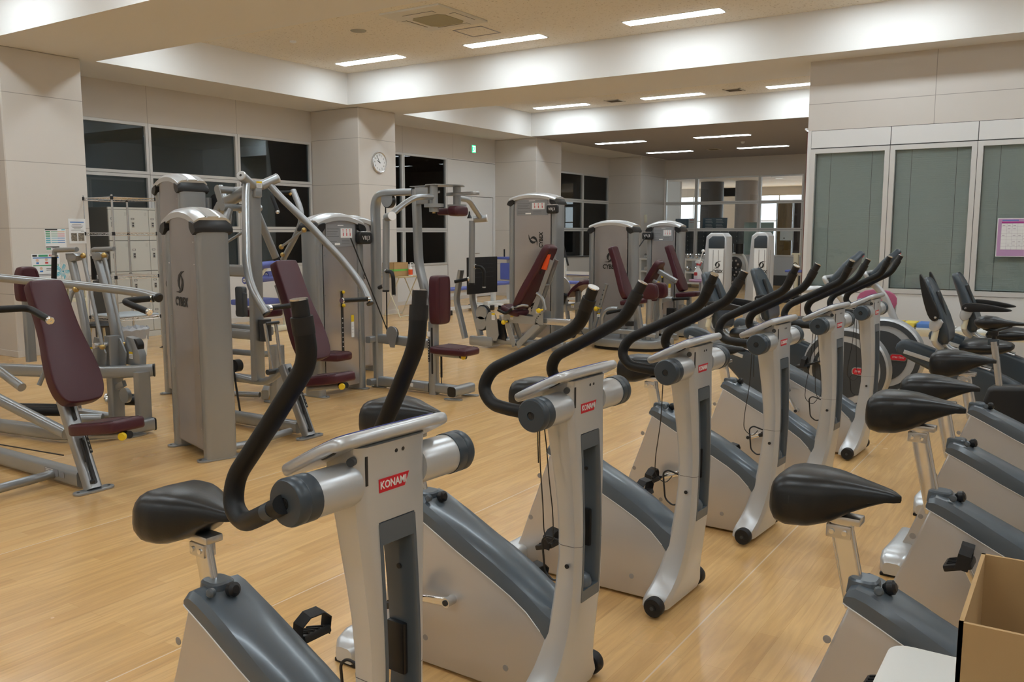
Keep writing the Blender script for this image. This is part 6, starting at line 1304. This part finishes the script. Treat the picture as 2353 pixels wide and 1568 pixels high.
for j, (r_, z) in enumerate(((.145, .20), (.158, .26), (.165, .32), (.14, .345), (.11, .30))): rings.append([((r_+random.uniform(-.014, .014))*math.cos(2*PI*k/26), (r_+random.uniform(-.014, .014))*math.sin(2*PI*k/26), z+random.uniform(-.015, .015)) for k in range(26)])
loft(b, rings, cap=False); ob('bin_bag', b, mat('silver_bag', (.35, .36, .38), .35), t)
# ================================================================ folding table with box and pump bottle by the clock pillar
def foldtable(label, loc, yaw=0):
    t = thing('folding_table', label, 'table', loc, yaw)
    b = nb(); prism(b, rrect(.46, .66, .03), (0, 0, .69), X3, Y3, Z3, .02, .006); ob('table_top', b, mat('wood_print_top', (.52, .42, .24), .5), t)
    for sy in (-1, 1):
        b = nb(); tube(b, [(-.20, sy*.24, 0), (.16, sy*.24, .68)], .0095, 8); tube(b, [(.20, sy*.27, 0), (-.16, sy*.27, .68)], .0095, 8); ob('leg', b, 'cream', t)
    b = nb(); cyl(b, (-.20, -.24, .02), (-.20, .24, .02), .008, 8); cyl(b, (.20, -.27, .02), (.20, .27, .02), .008, 8); ob('leg_rail', b, 'cream', t); return t
foldtable('cream folding table by the clock pillar with a box and pump bottle on it', (-9.98, 11.72, 0))
t = thing('cardboard_box', 'small cardboard box with a green tape band on the cream folding table', 'box', (-10.02, 11.62, .70))
b = nb()
for x0, x1, y0, y1 in ((-.13, .13, -.19, -.185), (-.13, .13, .185, .19), (-.13, -.125, -.19, .19), (.125, .13, -.19, .19)): bx(b, x0, x1, y0, y1, 0, .235)
bx(b, -.13, .13, -.19, .19, 0, .004); c_ = ob('box_walls', b, 'cardboard', t)
b = nb(); bx(b, .130, .1312, -.19, .19, .09, .125); bx(b, -.13, .1312, -.1912, -.19, .09, .125); ob('tape', b, mat('green_tape', (.18, .52, .10), .5), c_)
def pump(label, loc, s=1.0, band=True, group=None):
    t = thing('pump_bottle', label, 'bottle', loc, 0, group)
    b = nb(); lathe(b, [(0, 0), (.034*s, 0), (.036*s, .01*s), (.036*s, .12*s), (.028*s, .145*s), (.014*s, .155*s), (.014*s, .165*s), (0, .165*s)], (0, 0, 0), Z3, 20); bd = ob('bottle_body', b, 'white', t)
    b = nb(); lathe(b, [(.017*s, 0), (.017*s, .018*s), (.006*s, .022*s), (.006*s, .045*s), (.011*s, .045*s), (.011*s, .057*s), (0, .057*s)], (0, 0, .163*s), Z3, 14); tube(b, [(0, 0, .213*s), (.02*s, .035*s, .216*s), (.03*s, .05*s, .205*s)], .005*s, 8, .012*s); ob('pump_head', b, 'white', t)
    if band:
        b = nb(); lathe(b, [(.0364*s, .02*s), (.0366*s, .02*s), (.0366*s, .11*s), (.0364*s, .11*s)], (0, 0, 0), Z3, 20); ob('label_band', b, 'orange', bd)
        b = nb(); prism(b, rrect(.03*s, .07*s, .004*s), (.026*s, .026*s, .065*s), (-.7, .7, 0), Z3, (.7, .7, 0), .004*s, .001*s); ob('blue_label', b, 'pblue', bd)
    return t
pump('white pump bottle with orange and blue label on the cream folding table', (-9.83, 11.80, .70), 1.05)
# tall cream tube leaning in the corner by the pillar
b = nb(); cyl(b, (-11.15, 12.30, 0), (-11.20, 12.24, 1.55), .03, 14); tag(ob('cardboard_tube', b, 'cream'), 'tall cream tube leaning in the corner behind the folding table', 'tube')

# ================================================================ blue benches and therapy machines along the left wall
def flatbench(label, x, y, L=1.25, yaw=90, z=.46):
    t = thing('flat_bench', label, 'bench', (x, y, 0), yaw)
    b = nb(); bx(b, -L/2, L/2, -.13, .13, z-.05, z, .02, 3); ob('bench_pad', b, 'blue', t)
    b = nb(); bx(b, -L*.45, L*.45, -.03, .03, z-.10, z-.05, .005); bx(b, -L*.5, L*.55, -.03, .03, .05, .11, .005)
    for x_ in (-L*.35, L*.38): bx(b, x_-.03, x_+.03, -.03, .03, .05, z-.08)
    for x_ in (-L*.5, L*.55): bx(b, x_-.03, x_+.03, -.25, .25, .03, .08, .005)
    ob('bench_frame', b, 'white', t)
    b = nb()
    for x_ in (-L*.5, L*.55):
        for sy in (-1, 1): bx(b, x_-.04, x_+.04, sy*.25-.03, sy*.25+.03, 0, .09, .01)
    ob('foot_cap', b, 'rubber', t); return t
flatbench('flat bench with blue pad and white frame behind the fly machine', -9.55, 12.85, 1.25)
def therapy(label, loc, yaw=0, roller=True):
    t = thing('therapy_machine', label, 'weight machine', loc, yaw)
    b = nb(); bx(b, -.05, .05, -.6, .6, .05, .13, .008); bx(b, -.35, .35, -.58, -.50, .03, .10, .008); bx(b, -.35, .35, .50, .58, .03, .10, .008); bx(b, -.05, .05, .20, .30, .05, .95, .008); bx(b, -.04, .04, -.38, -.30, .05, .44, .008); ob('frame', b, 'white', t)
    b = nb(); bx(b, -.20, .20, -.52, .05, .44, .50, .02, 3); ob('seat', b, 'blue', t)
    b = nb(); bx(b, -.16, .16, .13, .20, .52, .85, .02, 3); ob('back_pad', b, 'blue', t)
    b = nb(); bx(b, -.22, .22, .10, .42, .92, .97, .015, 3); ob('arm_pad', b, 'blue', t)
    b = nb(); cyl(b, (.10, .20, .97), (.10, .20, 1.12), .016, 12); cyl(b, (-.10, .20, .97), (-.10, .20, 1.12), .016, 12); ob('upright_grip', b, 'black', t)
    b = nb()
    for sy in (-1, 1): bx(b, -.35, -.27, sy*.54-.04, sy*.54+.04, 0, .08, .01); bx(b, .27, .35, sy*.54-.04, sy*.54+.04, 0, .08, .01)
    ob('foot_cap', b, 'rubber', t)
    return t
therapy('white therapy machine with blue pads beside the tall leg press tower', (-9.6, 14.35, 0), 0)
def rollermachine(label, loc, yaw):
    t = thing('roller_machine', label, 'weight machine', loc, yaw)
    for i, (x0, y0, z0, x1, y1, z1) in enumerate(((0, -.35, .78, 0, .20, .80), (0, .05, .84, 0, .65, .87), (.05, -.20, .98, .05, .25, 1.0))):
        b = nb(); cyl(b, (x0, y0, z0), (x1, y1, z1), .052, 20); rl = ob('blue_roller', b, 'blue', t)
        d = (V((x1, y1, z1))-V((x0, y0, z0))).normalized(); b = nb(); cyl(b, V((x0, y0, z0))-d*.006, V((x0, y0, z0)), .026, 14); e = ob('roller_cap', b, 'white', rl)
        b = nb(); cyl(b, V((x0, y0, z0))-d*.009, V((x0, y0, z0))-d*.006, .010, 10); ob('cap_hole', b, 'ink', e)
    b = nb(); bar(b, [(-.02, -.15, .05), (-.02, -.15, .76)], .05, .06, .01, up=(0, 1, 0)); bar(b, [(-.02, .40, .05), (-.02, .40, .86)], .05, .06, .01, up=(0, 1, 0)); bar(b, [(-.02, -.5, .05), (-.02, .7, .05)], .08, .08, .01); bar(b, [(-.02, -.15, .72), (.04, .02, .96)], .05, .05, .01); cyl(b, (.0, .40, .70), (.0, .62, .70), .015, 10); ob('frame', b, 'cream', t)
    b = nb(); bx(b, -.5, -.10, -.2, .4, .40, .48, .02); ob('seat', b, 'blue', t)
    b = nb(); cyl(b, (0, .60, .70), (0, .68, .70), .02, 12); ob('black_grip', b, 'black', t)
    return t
rollermachine('cream framed machine with blue foam rollers behind the chest press', (-9.9, 8.6, 0), 0)

# ================================================================ far end of the gym
def rackbar(label, x, y):
    t = thing('barbell_rack', label, 'rack', (x, y, 0))
    b = nb(); cyl(b, (-.75, 0, .97), (.35, .12, 1.0), .016, 12); ob('bar', b, 'black', t)
    for dx in (0, .62):
        b = nb(); cyl(b, (-.62+dx, 0, 1.22), (-.50+dx, 0, .80), .018, 10); ob('rack_arm', b, 'black', t)
        b = nb(); bx(b, -.60+dx, -.55+dx, -.03, .03, .05, .95, .006); bx(b, -.65+dx, -.50+dx, -.3, .3, 0, .06, .006); ob('rack_post', b, 'white', t)
    b = nb(); cyl(b, (.32, -.02, 1.22), (-.15, -.02, .30), .012, 8); ob('cross_rod', b, 'black', t)
    b = nb(); bx(b, -.6, .1, -.02, .02, .63, .69); ob('cross_beam', b, 'white', t); return t
rackbar('white barbell rack with black bars crossing, seen between the two middle towers', -8.05, 15.1)
flatbench('blue bench nearer one under the crossing black bars', -8.1, 14.1, 1.1, 8, .56)
flatbench('blue bench farther one under the crossing black bars', -8.5, 16.0, 1.3, 8, .62)
flatbench('blue bench at the far right beside the white cable column', -4.9, 18.9, .9, 0, .66)
t = thing('cable_column', 'slim cream cable column with ring handle at the far right', 'cable machine', (-5.45, 20.0, 0))
b = nb(); bx(b, -.05, .05, -.05, .05, 0, .97, .008); bx(b, -.10, .10, -.04, .04, .95, .99, .006); bx(b, -.35, .35, -.25, .25, 0, .05, .01); ob('column', b, 'cream', t)
b = nb(); tube(b, [(.05*math.cos(a), -.07, .72+.06*math.sin(a)) for a in [2*PI*k/14 for k in range(15)]], .006, 6); tube(b, [(-.04, -.07, .67), (-.10, -.07, .55)], .008, 6); tube(b, [(.04, -.07, .67), (.10, -.07, .55)], .008, 6); ob('ring_handle', b, 'black', t)
# dumbbell rack
def dumbbell(label, loc, s=1.0, yaw=0):
    t = thing('dumbbell', label, 'dumbbell', loc, yaw, 'chrome dumbbells on the far rack')
    b = nb(); cyl(b, (0, -.06*s, 0), (0, .06*s, 0), .014, 10); ob('handle', b, 'black', t)
    for sy in (-1, 1):
        b = nb(); lathe(b, [(0, 0), (.045*s, .004), (.062*s, .02), (.062*s, .05*s), (.045*s, .066*s), (0, .068*s)], (0, sy*.055*s, 0), (0, sy, 0), 18); ob('head', b, 'chrome', t)
    return t
t = thing('dumbbell_rack', 'white two-tier dumbbell rack before the far windows', 'rack', (-8.9, 22.2, 0))
b = nb(); 
for z in (.74, .40, .12): bx(b, -1.35, 1.35, -.22, .22, z-.03, z+.02, .006)
ob('shelf', b, 'white', t)
for x in (-1.3, 0, 1.3): b = nb(); bx(b, x-.03, x+.03, -.2, .2, 0, .71, .006); ob('rack_post', b, 'white', t)
d0 = None; k = 0
for row, z in (('upper', .80), ('middle', .46)):
    for i in range(10):
        x = -10.03 + i*.238; lab = '%s chrome dumbbell from the left, %s tier of the white rack' % (('first', 'second', 'third', 'fourth', 'fifth', 'sixth', 'seventh', 'eighth', 'ninth', 'tenth')[i], row)
        if d0 is None: d0 = dumbbell(lab, (x, 22.1, z+.025), 1.0)
        else: dup(d0, (x, 22.1, z+.025), 0, lab)
# plate tree
t = thing('plate_rack', 'white arched rack loaded with black perforated weight plates', 'rack', (-7.45, 21.6, 0))
b = nb(); tube(b, [(-.32, .1, 0), (-.32, .1, .70), (-.20, .1, .92), (.20, .1, .92), (.32, .1, .70), (.32, .1, 0)], .035, 12, .12); prism(b, rrect(.58, .55, .1), (0, .12, .62), X3, Z3, Y3, .02, .004); ob('rack_frame', b, 'white', t)
for x in (-.12, .12): b = nb(); cyl(b, (x, .1, .92), (x, .1, 1.17), .10 if x > 0 else .075, 18); ob('rubber_sleeve', b, 'black', t)
pl = None
for i, (x, z, r_, y) in enumerate(((-.20, .68, .20, .0), (.06, .66, .19, -.07), (-.08, .40, .20, -.14), (.22, .40, .16, -.21), (.02, .22, .17, -.28))):
    p_ = thing('weight_plate', ('perforated black weight plate upper left on the arched rack', 'perforated black weight plate upper right on the arched rack, its white holes showing', 'black weight plate middle left on the arched rack', 'small black weight plate middle right on the arched rack', 'black weight plate lowest on the arched rack')[i], 'weight plate', (-7.45+x, 21.6+y, z), 0, 'weight plates on the arched rack')
    b = nb(); lathe(b, [(0, 0), (r_*.85, .0), (r_, .01), (r_, .05), (r_*.85, .06), (0, .06)], (0, 0, 0), (0, -1, 0), 28); o = ob('plate_disc', b, 'black', p_)
    b = nb()
    for k in range(6): a = k*PI/3; lathe(b, [(r_*.14, 0), (r_*.14, .002), (0, .002)], (r_*.55*math.cos(a), -.0605, r_*.55*math.sin(a)), (0, -1, 0), 10)
    ob('plate_holes', b, 'shroudback', o)
# spray bottle and purple ball-seat in front of tower
t = thing('stand', 'low stand with a purple top holding the spray bottle', 'stand', (-4.78, 12.45, 0))
b = nb(); lathe(b, [(0, 0), (.17, 0), (.18, .02), (.17, .035), (0, .04)], (0, 0, .72), Z3, 28); ob('stand_top', b, mat('mauve_top', (.42, .22, .34), .5), t)
b = nb(); cyl(b, (0, 0, .02), (0, 0, .72), .03, 12); lathe(b, [(0, 0), (.18, 0), (.17, .03), (0, .04)], (0, 0, 0), Z3, 24); ob('stand_column', b, 'steel', t)
t = thing('spray_bottle', 'white spray bottle with a red collar and trigger', 'spray bottle', (-4.82, 12.42, .76))
b = nb(); lathe(b, [(0, 0), (.055, 0), (.06, .012), (.058, .10), (.035, .15), (.022, .17), (.022, .21), (0, .21)], (0, 0, 0), Z3, 22); bd = ob('bottle_body', b, 'white', t)
b = nb(); lathe(b, [(.026, 0), (.026, .03), (0, .03)], (0, 0, .205), Z3, 16); box(b, (.045, -.01, .225), (.012, .012, .06), M.Rotation(.4, 3, 'Y'), .003); ob('red_collar', b, 'pred', t)
b = nb(); prism(b, smooth_poly([(-.04, 0), (.07, .01), (.07, .035), (-.02, .05), (-.045, .03)], 1), (0, 0, .232), X3, Z3, Y3, .03, .006); ob('trigger_head', b, 'white', t)
b = nb(); prism(b, rrect(.05, .05, .01), (-.012, -.0575, .08), X3, Z3, Y3, .006, .001); ob('red_label', b, 'pred', bd)
# pink chair
t = thing('pink_chair', 'chair with a pink seat and back between the front-row bikes and the bench', 'chair', (-1.80, 9.55, 0))
b = nb(); prism(b, smooth_poly([(-.20, -.13), (.20, -.13), (.19, .10), (-.19, .10)], 2), (0, .16, .76), X3, Z3, Y3, .04, .012); ob('backrest', b, mat('pink_vinyl', (.50, .13, .26), .5), t)
b = nb(); prism(b, smooth_poly([(-.22, -.20), (.22, -.20), (.20, .20), (-.20, .20)], 2), (0, -.05, .45), X3, Y3, Z3, .05, .015); ob('seat', b, K['pink_vinyl'] if 'pink_vinyl' in K else bpy.data.materials['pink_vinyl'], t)
for sx in (-1, 1):
    b = nb(); tube(b, [(sx*.19, -.22, 0), (sx*.18, -.16, .42)], .012, 8); ob('leg', b, 'steel', t)
    b = nb(); tube(b, [(sx*.20, .22, 0), (sx*.18, .12, .42), (sx*.18, .18, .78)], .012, 8, .05); ob('leg', b, 'steel', t)
# long bench with boards
t = thing('long_bench', 'long low white slatted bench under the blinds', 'bench', (0, 10.72, 0))
b = nb()
for k in range(20): bx(b, -2.10+k*.19, -1.93+k*.19, -.20, .22, .37, .40, .004)
ob('slatted_top', b, 'white', t)
b = nb(); bx(b, -2.12, 1.75, -.225, -.205, .31, .385, .004); bx(b, -2.12, 1.75, .215, .235, .31, .385, .004)
ob('front_rail', b, 'cream', t)
for x in (-1.95, -.95, .7, 1.6): b = nb(); bx(b, x-.03, x+.03, -.20, .22, 0, .36, .006); ob('leg', b, 'dgrey', t)
cols = [('paperwhite', (.78, .78, .76), -2.10, .42), ('cream_foam', (.75, .70, .55), -1.99, .10), ('navy_foam', (.02, .10, .40), -1.86, .13), ('yellow_foam', (.80, .62, .06), -1.74, .11), ('yellow_foam2', (.82, .66, .10), -1.61, .13), ('blue_foam', (.10, .24, .62), -1.46, .15)]
labs = ['cream exercise block at the left of the row on the long bench', 'dark blue exercise block between cream and yellow ones on the bench', 'yellow exercise block next to the dark blue one', 'yellow exercise block, wider, next to the light blue one', 'light blue exercise block at the right of the row on the bench']
for (nm, c_, x, w_), lab in zip(cols[1:], labs):
    b = nb(); prism(b, rrect(w_*.94, .32, .01), (x, 10.70, .425), X3, Y3, Z3, .046, .006); tag(ob('exercise_block', b, mat(nm, c_, .6)), lab, 'block', 'coloured blocks on the long bench')
b = nb(); prism(b, rrect(.40, .26, .006), (-1.96, 10.74, .451), X3, Y3, Z3, .005); tag(ob('paper_sheet', b, 'paper'), 'white paper sheet lying over the coloured exercise blocks', 'paper')
# shoes
def shoe(label, loc, yaw, c1, c2, sole, group=None):
    t = thing('training_shoe', label, 'shoe', loc, yaw, group)
    b = nb(); rings = []
    for x, hw, z in ((0, .028, .075), (.02, .036, .085), (.08, .036, .080), (.13, .040, .065), (.18, .045, .050), (.23, .043, .040), (.265, .030, .030), (.275, .012, .022)):
        rings.append([(x, hw*math.cos(a)*(1 if math.sin(a) < .3 else .75), .018 + max(0, math.sin(a)) * (z-.018)) for a in [PI*k/10 for k in range(11)]])
    loft(b, rings); ob('upper', b, c1, t, ang=60)
    b = nb(); prism(b, smooth_poly([(0, -.03), (.10, -.034), (.20, -.047), (.27, -.025), (.28, 0), (.27, .025), (.20, .047), (.10, .034), (0, .03)], 1), (0, 0, .012), X3, Y3, Z3, .022, .005); ob('sole', b, sole, t)
    b = nb()
    for k in range(5): tube(b, [(.09+.022*k, -.028, .066-.006*k), (.10+.022*k, 0, .082-.007*k), (.09+.022*k, .028, .066-.006*k)], .004, 6)
    ob('laces', b, c2, t); return t
K['neon'] = mat('neon_orange_lace', (.95, .16, .02), .5)
shoe('black training shoe with bright orange laces, left one of the pair by the wall', (-2.86, 10.70, 0), -70, 'black', 'neon', 'black', 'black shoes with orange laces')
shoe('black training shoe with bright orange laces, right one of the pair by the wall', (-2.68, 10.76, 0), -72, 'black', 'neon', 'black', 'black shoes with orange laces')
shoe('dark plain shoe behind the orange-laced pair, nearer the corner', (-3.02, 11.05, 0), -60, 'dgrey', 'black', 'black'); shoe('navy dark shoe behind the orange-laced pair, away from the corner', (-2.62, 11.05, 0), -80, mat('navy_shoe', (.02, .03, .06), .6), 'black', 'black')
K['cork'] = mat('gum_sole', (.62, .22, .06), .5)
shoe('white shoe with dark red laces under the bench, nearest the seat post', (-.66, 10.55, 0), -82, 'white', mat('dark_red_lace', (.35, .01, .03), .6), 'cork', 'white shoes with red laces')
shoe('white shoe with dark red laces under the bench, second one', (-.53, 10.56, 0), -84, 'white', bpy.data.materials['dark_red_lace'], 'cork', 'white shoes with red laces')
shoe('dark shoe with red sole under the bench, behind the recumbent rail', (-1.62, 10.62, 0), -10, 'black', 'black', 'pred')

# ================================================================ lobby beyond the far windows
t = thing('drawer_cabinet', 'bank of dark grey letter boxes beyond the far windows', 'cabinet', (-9.45, 25.6, 0))
b = nb(); bx(b, -1.25, 1.08, -.2, .2, 0, 1.55, .005); ob('body', b, 'dgrey', t)
K['drw'] = mat('drawer_front', (.085, .09, .095), .5)
for i in range(9):
    b = nb()
    for j in range(11): bx(b, -1.22+i*.255, -.99+i*.255, -.206, -.2, .08+j*.133, .08+j*.133+.125)
    o = ob('drawer_column', b, 'drw', t)
    b = nb()
    for j in range(11): bx(b, -1.02+i*.255, -1.005+i*.255, -.209, -.206, .13+j*.133, .145+j*.133)
    ob('drawer_keys', b, 'whiteink', o)
for x in (-1.0, .02, 1.0): b = nb(); bx(b, x-.09, x+.09, -.215, -.2, 1.50, 1.545); ob('yellow_tag', b, 'yellow', t)
t = thing('information_board', 'blue grey information board with white text standing on the dark cabinet', 'sign', (-9.42, 25.55, 1.55))
b = nb(); box(b, (0, 0, .17), (.76, .02, .34), M.Rotation(math.radians(-8), 3, 'X'), .004); o = ob('board', b, mat('slate_blue', (.10, .15, .20), .5), t)
b = nb()
for i in range(2):
    for j in range(6): bx(b, -.28+i*.33, -.05+i*.33-.02*(j % 3), -.040+.006*j*0-.006, -.030-.006, .05+j*.045, .062+j*.045)
ob('white_text', b, 'whiteink', o)
t = thing('folder_display', 'dark blue board with a white notice standing on the cabinet at its left end', 'sign', (-10.35, 25.55, 1.55))
b = nb(); bx(b, -.33, .10, -.01, .01, 0, .32); ob('board', b, bpy.data.materials['slate_blue'], t)
b = nb(); bx(b, .10, .30, -.014, .004, 0, .33); p = ob('notice', b, 'paper', t); b = nb(); bx(b, .13, .27, -.016, -.0145, .27, .29); bx(b, .13, .27, -.016, -.0145, .20, .21); ob('red_print', b, 'pred', p)
b = nb()
cyl(b, (-11.75, 31.5, 0), (-11.75, 31.5, 3.3), .42, 40); tag(ob('dark_column', b, mat('dark_column_paint', (.075, .07, .07), .6)), 'round dark column in the bright lobby beyond the far windows', 'column')
b = nb(); cyl(b, (-10.45, 31.5, 0), (-10.45, 31.5, 3.3), .40, 40); tag(ob('grey_column', b, mat('taupe_column', (.30, .27, .26), .7)), 'round taupe column in the bright lobby, right of the dark one', 'column')
b = nb(); bx(b, -14.6, -12.6, 30.5, 30.65, 0, 3.3); struct('wall_lobby_partition', b, 'white_panel')
t = thing('wooden_door', 'brown wooden door with a pale notice beyond the far windows at right', 'door', (-7.35, 26.0, 0))
b = nb(); bx(b, -.32, .10, -.03, .03, .05, 2.35, .004); ob('door_leaf', b, mat('brown_wood', (.20, .115, .03), .5, var=.2, vscale=6, vstretch=(4, 4, .4)), t)
b = nb(); bx(b, .12, .15, -.04, .04, 0, 2.4); bx(b, -.36, -.33, -.04, .04, 0, 2.4); ob('door_frame', b, 'alu', t)
b = nb(); bx(b, .16, .42, -.02, .04, 0, 2.4); ob('dark_side_panel', b, mat('dark_brown_panel', (.06, .04, .035), .6), t)
b = nb(); bx(b, -.22, .16, -.05, -.045, 1.22, 1.50); n_ = ob('notice', b, 'paper', t); b = nb(); bx(b, -.12, -.08, -.053, -.050, 1.27, 1.30); ob('stamp', b, 'ink', n_)
b = nb(); prism(b, rrect(.86, 1.15, .01), (-8.0, 25.3, 1.17), X3, Z3, Y3, .04); tag(ob('frosted_screen', b, mat('pale_green_screen', (.42, .52, .47), .4)), 'pale green frosted screen in front of the bright lobby windows', 'screen')
t = thing('standing_banner', 'narrow white standing banner with dark vertical lettering by the wooden door', 'banner', (-7.86, 25.7, 0))
b = nb(); bx(b, -.05, .05, -.01, .01, .75, 1.75); p = ob('banner_cloth', b, 'paper', t)
b = nb()
for k in range(9): prism(b, [(-.028, -.02), (.02, -.024), (.028, .012), (.0, .024), (-.02, .01)], (0, -.013, .80+k*.07), X3, Z3, Y3, .003)
ob('lettering', b, 'inkgrey', p)
b = nb(); bx(b, -.02, .02, -.02, .02, 0, .75); bx(b, -.15, .15, -.15, .15, 0, .03); ob('banner_pole', b, 'steel', t)
for x, y, lab in ((-8.5, 28, 'dome camera under the lobby ceiling, centre'), (-6.4, 25.6, 'dome camera under the lobby ceiling near the right frame')):
    b = nb(); lathe(b, [(0, 0), (.08, 0), (.08, .04), (.06, .08), (0, .11)], (x, y, 3.3), (0, 0, -1), 18); tag(ob('dome_camera', b, 'dgrey'), lab, 'camera')
for i, (x, y) in enumerate(((-11.6, 27.5), (-9.6, 27.5), (-9.0, 30.5), (-6.8, 27.5))):
    t = thing('lobby_downlight', 'small round lit downlight in the lobby ceiling, %s from the left' % ('first', 'second', 'third', 'fourth')[i], 'light', (x, y, 3.3))
    b = nb(); lathe(b, [(.10, 0), (.12, 0), (.12, .006), (.10, .006)], (0, 0, 0), (0, 0, -1), 24); ob('rim', b, 'white', t)
    b = nb(); lathe(b, [(0, 0), (.10, 0), (.10, .004), (0, .004)], (0, 0, 0), (0, 0, -1), 24); ob('lens', b, 'lampdiff', t)
# small items beyond the third left window and on the far pillar
t = thing('notice_holder', 'clear angled leaflet board on the far pillar', 'notice', (-10.45, 23.2, 1.15))
b = nb(); prism(b, [(-.18, -.30), (.10, -.30), (.20, -.12), (.20, .35), (-.18, .35)], (.012, 0, 0), Y3, Z3, X3, .01); o = ob('board', b, mat('pale_leaflet', (.50, .56, .60), .4), t)
b = nb(); bx(b, .018, .020, -.16, .16, .10, .18); ob('dark_heading', b, 'inkgrey', o)
b = nb(); bx(b, -10.45, -10.41, 22.75, 22.87, 1.72, 1.95, .004); tag(ob('intercom', b, 'cream'), 'small cream wall box high on the far pillar', 'wall box')

# ================================================================ desk in the foreground
t = thing('white_table', 'white tabletop with rounded corner at the bottom right of the view', 'table', (.16, 1.18, 0))
b = nb(); prism(b, rrect(.80, .80, .035, 6), (0, 0, .728), X3, Y3, Z3, .024, .004); tp = ob('table_top', b, mat('white_laminate', (.74, .74, .71), .4), t)
b = nb(); prism(b, rrect(.802, .802, .036, 6), (0, 0, .722), X3, Y3, Z3, .010); ob('edge_band', b, 'dgrey', tp)
for sx in (-1, 1):
    for sy in (-1, 1): b = nb(); cyl(b, (sx*.34, sy*.34, 0), (sx*.34, sy*.34, .716), .02, 12); ob('leg', b, 'steel', t)
t = thing('cardboard_box', 'large open cardboard box holding a grey white cloth, on the white table', 'box', (.10, 1.22, .741))
b = nb(); w_, d_, h_ = .38, .262, .262; T_ = .005
x0, x1, y0, y1 = -.195, .19, -.131, .131
for a0, a1, c0, c1 in ((x0, x1, y0, y0+T_), (x0, x1, y1-T_, y1), (x0, x0+T_, y0, y1), (x1-T_, x1, y0, y1)): bx(b, a0, a1, c0, c1, 0, h_)
bx(b, x0, x1, y0, y1, 0, .004)
c_ = ob('box_walls', b, 'cardboard', t)
b = nb(); bx(b, x0, x1, y0-.0012, y0, .10, .155); bx(b, x0-.0012, x0, y0, y1, .10, .155); ob('tape', b, bpy.data.materials['green_tape'], c_)
b = nb(); random.seed(11); rings = []
for j in range(7):
    r_ = 1 - (j/6)**2*.75; z = .135 + .045*j/6*1.6
    rings.append([(.03+.145*r_*math.cos(a)*(1+.05*math.sin(3*a+j)), .0+.115*r_*math.sin(a)*(1+.06*math.cos(4*a)), z + .008*math.sin(5*a+j)) for a in [2*PI*k/28 for k in range(28)]])
loft(b, rings); tag(ob('folded_cloth', b, mat('grey_white_towel', (.62, .60, .56), .95, bump=1.0, bscale=160)), 'crumpled grey white cloth inside the open cardboard box', 'cloth')
o = C.objects[-1]
for ob_ in list(C.objects):
    if ob_.name.startswith('folded_cloth'): ob_.location = (.075, 1.225, .741)
pb = pump('white pump bottle in front of the big cardboard box, out of focus', (.045, .945, .741), 1.19, band=False)
for ch in pb.children:
    if ch.name.startswith('pump_head'):
        ch.rotation_euler = (0, 0, math.radians(75))
